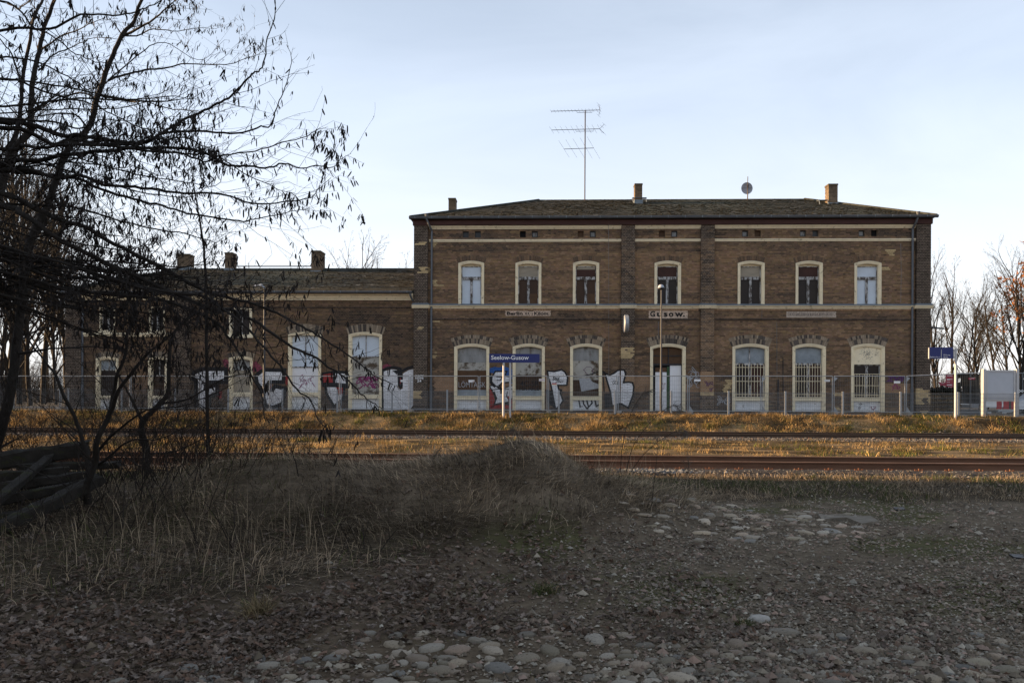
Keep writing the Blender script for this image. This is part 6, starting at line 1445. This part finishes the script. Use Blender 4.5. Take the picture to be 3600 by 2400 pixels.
TB = [((-90, 1900, 8.5), (356, 1680, 10.0), .20, .15, 'frontmost beam slanting up to the sapling in the timber pile'), ((-160, 1850, 9.2), (235, 1800, 9.9), .22, .20, 'lowest beam lying level at the bottom of the timber pile'), ((-140, 1790, 9.5), (278, 1700, 10.3), .18, .12, 'second beam from the ground in the timber pile'), ((-160, 1738, 9.9), (305, 1668, 10.5), .20, .13, 'middle mossy beam in the timber pile'), ((-170, 1690, 10.1), (236, 1652, 10.6), .22, .13, 'splintered grey beam below the top log of the timber pile'),
      ((90, 1640, 10.6), (425, 1632, 11.0), .30, .11, 'short mossy slab sticking out right behind the sapling'), ((-120, 1640, 10.4), (306, 1574, 11.1), .30, .24, 'thick rounded log on top of the timber pile'), ((-130, 1800, 10.6), (330, 1745, 10.9), .26, .25, 'dark rear beam low in the timber pile'), ((-120, 1715, 10.9), (330, 1690, 11.3), .26, .25, 'dark rear beam high in the timber pile'), ((-60, 1800, 9.0), (170, 1610, 10.7), .13, .10, 'thin crooked beam leaning across the timber pile')]
for i, (a, b, w_, h_, lb) in enumerate(TB): timber(at(*a), at(*b), w_, h_, 30 + i, lb)
# fallen log on the ridge and loose finds on the yard
o = timber(at(870, 1672, 10.9), at(1050, 1640, 11.2), .14, .13, 60, 'short dark fallen log lying on the ridge behind the dry grass'); o.name = 'fallen_log'; o['category'] = 'log'; del o['group']
def slab(name, pts, th, matr, label, cat, z=0.0, tilt=.02):
    P_ = [gp(x, y, z) for x, y in pts]; c_ = sum(P_, Vector()) / len(P_); zc = float(T(c_.x, c_.y)); m = MB(); n = len(P_); rg = random.Random(len(label)); hs = [rg.uniform(-.3, .6) * tilt for _ in P_]
    vs = [(p.x - c_.x, p.y - c_.y, h - .02) for p, h in zip(P_, hs)] + [(p.x - c_.x, p.y - c_.y, h + th) for p, h in zip(P_, hs)]
    m.add(vs, [tuple(range(n - 1, -1, -1)), tuple(range(n, 2 * n))] + [(i, (i + 1) % n, n + (i + 1) % n, n + i) for i in range(n)]); o = m.build(name, matr); o.location = (c_.x, c_.y, zc); tag(o, label, cat); return o
wood_pale = mat('bleached_wood', (.15, .128, .10), .9, .35, 6, .6, 30, stretch=(.4, 5, 5))
slab('driftwood', [(2876, 1812), (2905, 1806), (2960, 1810), (3010, 1816), (3060, 1820), (3090, 1832), (3070, 1840), (3030, 1838), (2975, 1826), (2925, 1822), (2890, 1824)], .025, wood_pale, 'bleached flat piece of wood lying on the far cobbles', 'driftwood', tilt=.05)
slab('slate_shard', [(3548, 1942), (3615, 1946), (3610, 1956), (3565, 1953)], .012, M['dark_metal'], 'dark flat slate shard on the gravel at the right edge', 'slate')
slab('slate_shard', [(3140, 1783), (3175, 1780), (3182, 1788), (3150, 1791)], .012, M['dark_metal'], 'dark flat slate shard behind the bleached wood', 'slate')
# field stones of the old paving: children of the ground
def dome(seed, seg=9):
    rg = random.Random(seed); vs = []; fs = []
    for r_, h_ in ((.52, -.35), (.5, .12), (.40, .36), (.22, .48)):
        for k in range(seg): t = 2 * math.pi * k / seg; j_ = 1 + rg.uniform(-.10, .10); vs.append((r_ * j_ * math.cos(t), r_ * j_ * math.sin(t), h_ * (1 + rg.uniform(-.08, .08))))
    vs.append((rg.uniform(-.05, .05), rg.uniform(-.05, .05), .5))
    for i in range(3):
        for k in range(seg): fs.append((i * seg + k, i * seg + (k + 1) % seg, (i + 1) * seg + (k + 1) % seg, (i + 1) * seg + k))
    for k in range(seg): fs.append((3 * seg + k, 3 * seg + (k + 1) % seg, 4 * seg))
    me = bpy.data.meshes.new('cobble'); me.from_pydata(vs, [], fs); me.materials.append(M['cobble']); me.polygons.foreach_set('use_smooth', np.ones(len(me.polygons), bool)); me.update(); return me
DOMES = [dome(s) for s in range(7)]
rg = random.Random(5); spots = []
def try_spot(x, y, r_, gap=.9):
    for (a, b, c_) in spots:
        if (a - x) ** 2 + (b - y) ** 2 < ((r_ + c_) * gap) ** 2: return False
    spots.append((x, y, r_)); return True
tries = 0; n_near = 0
while tries < 9000 and n_near < 216:
    tries += 1; px, py = rg.uniform(350, 3640), rg.uniform(2215, 2440); 
    if px < 1300 and py < 2215 + (1300 - px) * .17: continue
    if rg.random() > (.9 if py > 2280 else .45): continue
    p = gp(px, py); r_ = rg.choice((.03, .038, .045, .05, .06, .075))
    n_near += try_spot(p.x, p.y, r_)
tries = 0; n_far = 0
while tries < 5000 and n_far < 81:
    tries += 1; px, py = rg.uniform(2080, 3120), rg.uniform(1780, 1905); e = ((px - 2640) / 480) ** 2 + ((py - 1845) / 66) ** 2
    if e > 1 or rg.random() < e * .4: continue
    p = gp(px, py); r_ = rg.choice((.055, .065, .08, .095)); n_far += try_spot(p.x, p.y, r_)
CC = [(.20, .19, .175), (.175, .155, .128), (.19, .165, .135), (.135, .125, .112), (.175, .14, .118), (.18, .15, .125), (.16, .145, .115), (.22, .20, .175), (.11, .11, .11)]; CC = [(a * 1.12, b * 1.03, c * .88) for a, b, c in CC]
def place_cobble(x, y, r_, fl):
    o = bpy.data.objects.new('cobble', rg.choice(DOMES)); COL.objects.link(o); o.parent = ground; sx_ = r_ * 2 * rg.uniform(.95, 1.45); sy_ = r_ * 2 * rg.uniform(.75, 1.0); sz_ = r_ * rg.uniform(.5, .85) * fl
    o.location = (x, y, float(T(x, y)) + .003); o.scale = (sx_, sy_, sz_); o.rotation_euler = (rg.gauss(0, .08), rg.gauss(0, .08), rg.gauss(0, .6)); c_ = rg.choice(CC); k = rg.uniform(.66, 1.22) * (1 if fl > .9 else 1.3); o.color = (c_[0] * k, c_[1] * k, c_[2] * k, 1)
for (x, y, r_) in spots[:297]: place_cobble(x, y, r_ * (1 if y < 7 else .92), 1.0 if y < 7 else .85)
c_ = gp(2672, 2172); o = bpy.data.objects.new('pale_stone', DOMES[2].copy()); COL.objects.link(o); o.data.materials.clear(); o.data.materials.append(M['concrete']); o.location = (c_.x, c_.y, float(T(c_.x, c_.y)) + .008); o.scale = (.17, .11, .055); o.rotation_euler = (.05, .08, .3); tag(o, 'single pale stone lying among dead leaves in the middle of the yard', 'stone')
# gravel and ballast
def stones(name, X, Y, s, cols, seed, label, sink=.25, parent=None, cat='gravel'):
    r = np.random.default_rng(seed); n = len(X); Z = T(X, Y); o8 = np.array([[1, 0, 0], [0, 1, 0], [-1, 0, 0], [0, -1, 0], [0, 0, 1], [0, 0, -1]], float); sc = s[:, None] * r.uniform(.55, 1.25, (n, 3)); sc[:, 2] *= .72; rot = r.uniform(0, 6.28, n); v = o8[None] * sc[:, None, :]; v += r.normal(0, .12, v.shape) * s[:, None, None]
    c_, s_ = np.cos(rot)[:, None], np.sin(rot)[:, None]; V = np.stack([v[..., 0] * c_ - v[..., 1] * s_ + X[:, None], v[..., 0] * s_ + v[..., 1] * c_ + Y[:, None], v[..., 2] + (Z + s * (1 - sink) * .55)[:, None]], -1).reshape(-1, 3)
    f = np.array([[0, 1, 4], [1, 2, 4], [2, 3, 4], [3, 0, 4]]); F = (np.arange(n)[:, None, None] * 6 + f[None]).reshape(-1, 3); col = np.repeat(np.array(cols)[r.integers(0, len(cols), n)] * r.uniform(.7, 1.3, (n, 1)), 4, 0)
    o = link(name, np_mesh(name, V, F, col), None, M['stone']); tag(o, label, cat, None, 'stuff'); return o
r = np.random.default_rng(4)
GC = [(.17, .15, .128), (.12, .102, .082), (.20, .178, .15), (.09, .08, .07), (.25, .235, .21), (.15, .12, .10), (.20, .15, .13), (.11, .09, .07), (.10, .085, .07)]; GC = [(a * 1.15, b * 1.10, c * 1.0) for a, b, c in GC]
n = 250000; py = 1690 + 760 * r.random(n) ** 1.25; px = r.uniform(-1500, 5200, n); Yg = FPX * ZC / (py - HY); Xg = (px - 1800) / FPX * Yg - Yg * math.tan(YAW)
dens = np.clip(.10 + .9 * sst(-.9, 1.6, Xg), 0, 1) * (1 - .75 * sst(-.3, .5, Yg - front(Xg))); dens = np.where(Yg < 5.3, np.maximum(dens, .45 * sst(-2.6, -1.2, Xg)), dens); pat = sst(.35, .62, fbm(Xg * 1.1, Yg * 1.1, 12)); dens *= (.35 + .65 * pat)
k = r.random(n) < dens * .9; Xg, Yg = Xg[k], Yg[k]; sg_ = (.006 + .016 * r.random(len(Xg)) ** 2.0 + .004 * sst(7, 12, Yg)); big = r.random(len(Xg)) < .03; sg_[big] *= 2.2
stones('gravel', Xg, Yg, sg_, GC, 5, 'loose grey gravel scattered over the yard between the old cobbles'); print('gravel', len(Xg))
BC = [(.085, .08, .075), (.06, .06, .062), (.12, .11, .10), (.10, .075, .06), (.16, .15, .135)]
n = 13000; Xb = r.uniform(-24, 20, n); Yb = np.where(r.random(n) < .62, r.uniform(28.5, 30.1, n), r.uniform(30.3, 33.0, n)); stones('far_ballast', Xb, Yb, r.uniform(.022, .05, n), BC, 6, 'dark stone ballast along the farther track', cat='ballast')
n = 4500; Xb = r.uniform(-14, 13, n); Yb = r.uniform(16.3, 19.6, n); stones('near_ballast', Xb, Yb, r.uniform(.018, .038, n), BC, 7, 'stone ballast between the rails of the near track', cat='ballast')
n = 260; c_ = at(2330, 1650, 16.5); Xb = c_.x + r.normal(0, .42, n); Yb = 16.62 + r.normal(0, .16, n); stones('ballast_heap', Xb, Yb, r.uniform(.03, .055, n), [(.12, .125, .13), (.16, .165, .17), (.09, .095, .10)], 8, 'small heap of blue grey stones against the near rail', sink=-2.0, cat='stones')
# fallen leaves
def leaf_shape(L, rg):
    out_ = [(0, 0), (.16, .22), (.10, .30), (.26, .48), (.14, .58), (.24, .76), (.08, .86), (0, 1.0)]; return out_
def leaves(X, Y, L, seed):
    r = np.random.default_rng(seed); n = len(X); Z = T(X, Y); half = np.array([(.0, .0), (.20, .22), (.11, .36), (.28, .55), (.15, .72), (.0, 1.0)]); ctr = np.array([(0, t) for t in (0, .22, .36, .55, .72, 1.0)])
    P3 = np.concatenate([np.stack([half[:, 0], half[:, 1]], 1), ctr[1:5], np.stack([-half[1:5, 0], half[1:5, 1]], 1)])      # 6 right, 4 mid, 4 left
    v = np.zeros((n, 14, 3)); curl = r.uniform(-.55, .75, n)[:, None]; bend = r.uniform(-.5, .6, n)[:, None]; v[..., 0] = P3[None, :, 0]; v[..., 1] = P3[None, :, 1] - .5; v[..., 2] = np.abs(P3[None, :, 0]) * curl + (P3[None, :, 1] - .5) ** 2 * bend + r.normal(0, .02, (n, 14)); v *= L[:, None, None]
    tx, ty, rz = r.normal(0, .42, n), r.normal(0, .42, n), r.uniform(0, 6.28, n)
    def rot(v, a, i, j_): c_, s_ = np.cos(a)[:, None], np.sin(a)[:, None]; w_ = v.copy(); w_[..., i] = v[..., i] * c_ - v[..., j_] * s_; w_[..., j_] = v[..., i] * s_ + v[..., j_] * c_; return w_
    v = rot(rot(rot(v, tx, 1, 2), ty, 0, 2), rz, 0, 1); v[..., 0] += X[:, None]; v[..., 1] += Y[:, None]; v[..., 2] += (Z + .006 + L * .10 + .012 * r.random(n))[:, None]
    f = [[0, 1, 6], [1, 2, 7], [1, 7, 6], [2, 3, 8], [2, 8, 7], [3, 4, 9], [3, 9, 8], [4, 5, 9], [0, 6, 10], [6, 7, 11], [6, 11, 10], [7, 8, 12], [7, 12, 11], [8, 9, 13], [8, 13, 12], [9, 5, 13]]
    return v, np.array(f)
LC = np.array([(.105, .072, .052), (.085, .058, .042), (.14, .105, .08), (.065, .046, .036), (.155, .12, .098), (.11, .066, .045)]) * np.array([1.18, 1.2, 1.2])
n = 76000; py = 1830 + 620 * r.random(n) ** .9; px = r.uniform(-1500, 5200, n); Yl = FPX * ZC / (py - HY); Xl = (px - 1800) / FPX * Yl - Yl * math.tan(YAW)
band = sst(-1.6, .4, Yl - front(Xl)) * .0 + np.exp(-((Yl - front(Xl) + .9) / 1.0) ** 2); dens = np.clip(band, 0, 1) * (1 - .8 * sst(-.2, 2.2, Xl)) + 1.0 * .6 * sst(.32, .6, fbm(Xl * 1.6, Yl * 1.6, 3)) * (1 - .5 * sst(.5, 3, Xl)); dens *= sst(4.35, 5.2, Yl + .0 * Xl) * .85 + .15
dens = np.maximum(dens, .16 * sst(.2, .5, heap(Xl, Yl))); dens = np.where((Xl < -1.2) & (Yl < 5.4), np.maximum(dens, .75 * sst(-.9, -2.0, Xl)), dens)
dens *= .4 + .6 * sst(.36, .56, fbm(Xl * 2.1, Yl * 2.1, 66)); dens *= 1 - .72 * sst(-1.9, -1.0, Xl) * sst(5.5, 5.1, Yl); k = r.random(n) < dens; Xl, Yl = Xl[k], Yl[k]; Ll = .025 + .06 * r.random(len(Xl)) ** 1.8 * np.where(r.random(len(Xl)) < .12, 1.45, 1.0); print('leaves', len(Xl))
v, f = leaves(Xl, Yl, Ll, 9); col = LC[r.integers(0, len(LC), len(Xl))] * r.uniform(.65, 1.25, (len(Xl), 1)); rank = np.argsort(-(Ll / Yl)); first = rank[:300]; rest = rank[300:]
m_ = len(rest); o = link('fallen_leaves', np_mesh('fallen_leaves', v[rest].reshape(-1, 3), (np.arange(m_)[:, None, None] * 14 + f[None]).reshape(-1, 3), np.repeat(col[rest], 16, 0)), None, M['leaf']); tag(o, 'brown oak leaf litter spread over the yard and the foot of the grass', 'leaf litter', None, 'stuff')
lm = []
for q in range(10):
    vv, _ = leaves(np.zeros(1), np.full(1, 5.0), np.ones(1), 200 + q); vv[..., 1] -= 5.0; vv[..., 2] -= float(T(0.0, 5.0)); me = np_mesh('leaf', vv[0], f); me.materials.append(M['leaf_piece']); lm.append(me)
for i in first:
    o = bpy.data.objects.new('leaf', lm[int(i) % 10]); COL.objects.link(o); o.parent = ground; o.location = (float(Xl[i]), float(Yl[i]), float(T(Xl[i], Yl[i])) + .006); s_ = float(Ll[i]); o.scale = (s_, s_, s_); o.rotation_euler = (0, 0, rg.uniform(0, 6.28)); o.color = (*[float(q) for q in col[i]], 1)
# grass
def blades(name, X, Y, h, w_, lean, cols, seed, label, fine=True, flat=0.0, wind=None, up=1.0, parent=None, cat='grass', az=None):
    r = np.random.default_rng(seed); n = len(X); Z = T(X, Y) - .01; az = r.uniform(0, 6.28, n) if az is None else az
    if wind is not None: az = np.where(r.random(n) < .55, wind + r.normal(0, .7, n), az)
    dx, dy = np.cos(az), np.sin(az); ta = r.uniform(0, 6.28, n); sx_, sy_ = np.cos(ta), np.sin(ta); ln = np.clip(r.normal(0, 1, n) * .4 * lean + lean, .02, 1.8)
    lv = ((0, 1.0), (.38, .9), (.72, .62), (1, 0)) if fine else ((0, 1.0), (.55, .8), (1, 0)); V = []
    for t, ww in lv:
        out_ = ln * h * t ** 1.7; zz = h * up * (t - .62 * np.minimum(ln, 1.2) * t ** 2.3 * .8); bx_, by_, bz_ = X + dx * out_, Y + dy * out_, Z + zz
        if ww > 0:
            V.append(np.stack([bx_ - sx_ * w_ * ww, by_ - sy_ * w_ * ww, bz_], 1)); V.append(np.stack([bx_ + sx_ * w_ * ww, by_ + sy_ * w_ * ww, bz_], 1))
        else: V.append(np.stack([bx_, by_, bz_], 1))
    nv = len(V); V = np.stack(V, 1).reshape(-1, 3); f = np.array([[0, 1, 2], [1, 3, 2], [2, 3, 4], [3, 5, 4], [4, 5, 6]] if fine else [[0, 1, 2], [1, 3, 2], [2, 3, 4]])
    F = (np.arange(n)[:, None, None] * nv + f[None]).reshape(-1, 3); c_ = np.repeat(cols, len(f), 0); o = link(name, np_mesh(name, V, F, c_), None, M['grass']); tag(o, label, cat, None, 'stuff'); return o
STRAW = np.array([(.25, .19, .10), (.19, .143, .08), (.30, .235, .135), (.14, .102, .058), (.095, .068, .04)]); GREEN = np.array([(.050, .068, .018), (.065, .078, .024), (.04, .05, .016)])
def gcol(n, r, green, X=None, Y=None, sc=1.0, seed=0, mul=1.0):
    c_ = STRAW[r.integers(0, 5, n)] * r.uniform(.7, 1.25, (n, 1)); pg = green * (2 * sst(.42, .66, fbm(X * sc, Y * sc, seed)) if X is not None else 1); g = r.random(n) < pg; c_[g] = GREEN[r.integers(0, 3, g.sum())] * r.uniform(.7, 1.3, (g.sum(), 1)); return c_ * mul
HB = np.array([1.0, .90, .78])
GREY = np.array([(.36, .295, .215), (.28, .225, .16), (.18, .142, .10), (.125, .097, .068), (.06, .047, .034), (.045, .036, .027)]) * np.array([1.34, 1.28, 1.2])
def clumped(n, x0, x1, y0, y1, per, sd_, r):
    m = max(1, n // per); cx_, cy_ = r.uniform(x0, x1, m), r.uniform(y0, y1, m); i = r.integers(0, m, n); return cx_[i] + r.normal(0, sd_, n), cy_[i] + r.normal(0, sd_, n), i, m
r = np.random.default_rng(15)
# 1 heap and ridge: matted dry grass
X_, Y_, i, m = clumped(140000, -7.4, 3.8, 5.7, 13.2, 26, .12, r); e = Y_ - front(X_) + .9 * (fbm(X_ * 1.1, Y_ * 1.1, 65) - .5); hp = heap(X_, Y_); d = np.clip(.55 * sst(-.1, .5, e) + 1.1 * sst(.10, .35, hp), 0, 1) * (1 - sst(12.6, 13.4, Y_) * .7); d *= 1 - .6 * sst(-4.6, -5.6, X_) * sst(7.4, 8.4, Y_); d *= .85 + .15 * sst(.34, .5, fbm(X_ * 1.2, Y_ * 1.2, 64)); k = r.random(len(X_)) < d; X_, Y_, i = X_[k], Y_[k], i[k]
nb = len(X_); h_ = np.clip(r.normal(.21, .08, nb), .06, .42) * (1 - .45 * sst(.75, 1.05, hp[k])) * (.7 + .6 * r.random(m))[i]; lie = r.random(nb) < .84; azc = (6.28 * fbm(X_ * .55, Y_ * .55, 71) * 1.6 + 2.2 * r.random(m)[i] - 1.3) + r.normal(0, .35, nb)
gc = GREY[r.integers(0, 6, nb)] * r.uniform(.75, 1.2, (nb, 1)) * (.62 + .8 * sst(.25, .75, fbm(X_ * 1.3, Y_ * 1.3, 63)))[:, None]; gn = r.random(nb) < .16 * sst(.5, .7, fbm(X_ * .8, Y_ * .8, 3)); gc[gn] = GREEN[r.integers(0, 3, gn.sum())] * 1.5
blades('dry_grass', X_, Y_, h_, r.uniform(.0018, .0044, nb), np.where(lie, 1.35, .95), gc, 16, 'matted dead grass over the heap and the shaded ridge', True, up=np.where(lie, r.uniform(.18, .5, nb), 1.0), az=azc); print('heap grass', len(X_))
# 2 tall thin stems over it
n = 1500; X_ = r.uniform(-6.5, 2.6, n); Y_ = r.uniform(6.4, 13, n); k = (Y_ - front(X_) > .1) & (fbm(X_ * .7, Y_ * .7, 4) > .46); X_, Y_ = X_[k], Y_[k]; blades('dry_stems', X_, Y_, r.uniform(.3, .75, len(X_)), r.uniform(.0014, .0026, len(X_)), .28, GREY[r.integers(0, 4, len(X_))] * 1.0, 17, 'thin dead stems standing above the matted grass', True)
# 3 verge in front of the near track
X_, Y_, i, m = clumped(52000, .6, 13.5, 11.6, 16.5, 22, .10, r); d = sst(-1.1, 1.7, Y_ - front(X_) + 2.4 * (fbm(X_ * .9, Y_ * .9, 89) - .5)) * (1 - .8 * sst(16.1, 16.5, Y_)) * (.25 + .75 * sst(.36, .56, fbm(X_ * 1.5, Y_ * 1.5, 18))); k = r.random(len(X_)) < d; X_, Y_, i = X_[k], Y_[k], i[k]; h_ = r.uniform(.04, .16, len(X_)) * (.5 + 1.3 * r.random(m) ** 2)[i]; blades('verge_grass', X_, Y_, h_, r.uniform(.0025, .0055, len(X_)), np.where(r.random(len(X_)) < .6, 1.2, .5), np.where((r.random(len(X_)) < .5 * sst(.42, .62, fbm(X_ * .7, Y_ * .7, 6)))[:, None], GREEN[r.integers(0, 3, len(X_))] * 1.1, GREY[r.integers(0, 6, len(X_))] * .8), 18, 'short grey green grass on the verge before the near track', False)
X_, Y_, i, m = clumped(12000, -9.5, .6, 12.8, 16.6, 18, .10, r); h_ = r.uniform(.06, .2, len(X_)); blades('verge_grass', X_, Y_, h_, r.uniform(.0035, .007, len(X_)), .45, gcol(len(X_), r, .3, X_, Y_, .6, 6, 1), 28, 'grass behind the ridge before the near track', False)
# 4 strip between the tracks
X_, Y_, i, m = clumped(62000, -20, 16, 19.5, 29.0, 60, .15, r); d = np.where(Y_ > 28.5, .35, 1.0) * (.30 + .7 * sst(.38, .6, fbm(X_ * .7, Y_ * .7, 19))); k = r.random(len(X_)) < d; X_, Y_, i = X_[k], Y_[k], i[k]; h_ = r.uniform(.05, .17, len(X_)) * (.35 + 1.9 * r.random(m) ** 2.4)[i]; blades('track_grass', X_, Y_, h_, r.uniform(.0035, .008, len(X_)), np.where(r.random(len(X_)) < .5, 1.1, .4), gcol(len(X_), r, .36, X_, Y_, .5, 9, 1.05) * (.4 + 1.7 * r.random(m) ** 1.5)[i][:, None] * np.array([1.22, 1.08, .86]), 19, 'sunlit straw coloured grass between the two tracks', False)  # warm multiplier brightens the straw to paint in extra sunlight
# 5 bank below the platform fence
X_, Y_, i, m = clumped(138000, -25, 20, 32.2, 35.25, 62, .14, r); keep = .25 + .75 * sst(.30, .55, fbm(X_ * .9, Y_ * 1.3, 29)); k = r.random(len(X_)) < keep; X_, Y_, i = X_[k], Y_[k], i[k]; h_ = r.uniform(.06, .18, len(X_)) * (.35 + 1.9 * r.random(m) ** 2.4)[i] * (1 - .35 * sst(34.4, 35.0, Y_)); blades('bank_grass', X_, Y_, h_, r.uniform(.004, .009, len(X_)), np.where(r.random(len(X_)) < .55, 1.1, .45), gcol(len(X_), r, .38, X_, Y_, .6, 11, 1.0) * (.4 + 1.7 * r.random(m) ** 1.5)[i][:, None] * np.array([1.22, 1.08, .86]), 20, 'sunlit tussocky dry grass on the bank below the fence', False)  # gold lift in the blade colour adds painted sun to the bank
# 6 moss and green shoots on the yard
X_, Y_, i, m = clumped(42000, -3.5, 7.5, 4.6, 11.5, 14, .05, r); mmk = sst(.50, .66, fbm(X_ * .8, Y_ * .8, 77)); k = (r.random(len(X_)) < mmk * .8) & (Y_ < front(X_)); X_, Y_ = X_[k], Y_[k]; cg = np.array([(.10, .10, .028), (.13, .11, .038), (.085, .09, .024)])[r.integers(0, 3, len(X_))] * r.uniform(.7, 1.2, (len(X_), 1)); blades('moss_shoots', X_, Y_, r.uniform(.012, .04, len(X_)), r.uniform(.0018, .004, len(X_)), .6, cg, 21, 'low moss and thin green shoots between the stones', False)
# 7 tufts
def tuft(px, py, n, h, green, seed, label, z=0):
    p = gp(px, py, z); r = np.random.default_rng(seed); X_ = p.x + r.normal(0, .05, n); Y_ = p.y + r.normal(0, .05, n); o = blades('grass_tuft', X_, Y_, r.uniform(.5, 1.1, n) * h, r.uniform(.0018, .0034, n), .8, gcol(n, r, green), seed, label, True); del o['kind']; o['category'] = 'grass tuft'
tuft(905, 2150, 260, .22, .15, 31, 'straw coloured grass tuft at the edge of the leaf litter'); tuft(1915, 2075, 160, .16, .75, 32, 'green grass tuft alone in the leaf litter'); tuft(2610, 2190, 110, .09, .85, 33, 'small green tuft behind the pale stone in the yard')
# dead goldenrod with drooping plumes on the right flank of the heap
def weed(pts, Y, plume, seed, label, r0=.005):
    rg = random.Random(seed); C_ = catmull([at(x, y, Y) for x, y in pts], 5); t = thing('dead_weed', label, 'weed', tuple(C_[0]), 'dead weeds on the heap'); m = MB(); n = len(C_); m.tube(C_, [r0 * (1 - .7 * i / n) for i in range(n)], 5); sub(m, 'stem', 'bark_brown', t); segs = []; tips = []
    for i in range(int(n * (1 - plume)), n):
        for _ in range(9):
            d = (C_[i] - C_[i - 1]).normalized(); shoot(segs, tips, C_[i], d + rvec(rg) * .9 + Vector((0, 0, -.25)), .16 * (1 - .5 * i / n) * rg.uniform(.5, 1.3), .0016, 2, rg, -.10, .2, 9, .45, .6, 3, .0012)
    for i in range(2, int(n * (1 - plume))):
        if rg.random() < .5: shoot(segs, tips, C_[i], rvec(rg) + Vector((0, 0, .2)), .10, .0014, 3, rg)
    o = link('plume', seg_mesh('plume', segs, 3), t, M['weed'] if 'weed' in M else M['bark_brown']); o.matrix_parent_inverse = Matrix.Translation(-t.location)
M['weed'] = mat('grey_brown_seed_head', (.10, .085, .07), .95, .3, 12)
for k, (pts, Y, pl, lb) in enumerate([([(2180, 1660), (2190, 1560), (2215, 1460), (2255, 1390), (2285, 1375)], 10.9, .45, 'tallest dead goldenrod with a bushy plume left of the lamp foot'), ([(2200, 1660), (2230, 1560), (2300, 1470), (2365, 1425), (2390, 1440)], 10.7, .45, 'dead goldenrod arching right before the door'), ([(2210, 1670), (2260, 1600), (2330, 1540), (2395, 1510), (2412, 1525)], 10.6, .4, 'lowest dead goldenrod hanging over the far rail'), ([(2290, 1780), (2300, 1690), (2310, 1600), (2312, 1540)], 9.8, .2, 'thin reddish dead stem upright on the right flank of the heap'), ([(2425, 1740), (2422, 1660), (2418, 1600)], 12.6, .5, 'short dark dock stem standing before the near rail'),
                                   ([(1830, 1640), (1828, 1580), (1815, 1520), (1800, 1508)], 10.4, .5, 'feathery dead grass head on top of the heap'), ([(1640, 1690), (1600, 1600), (1560, 1570), (1530, 1600)], 10.2, .3, 'bent straw arching over the ridge left of the heap top')]): weed(pts, Y, pl, 70 + k, lb)
SC.render.resolution_x = 1024; SC.render.resolution_y = 682
us = {o.data.name: o.data for o in SC.objects if o.type == 'MESH'}
print('triangles', sum(sum(len(q.vertices) - 2 for q in m.polygons) for m in us.values()))
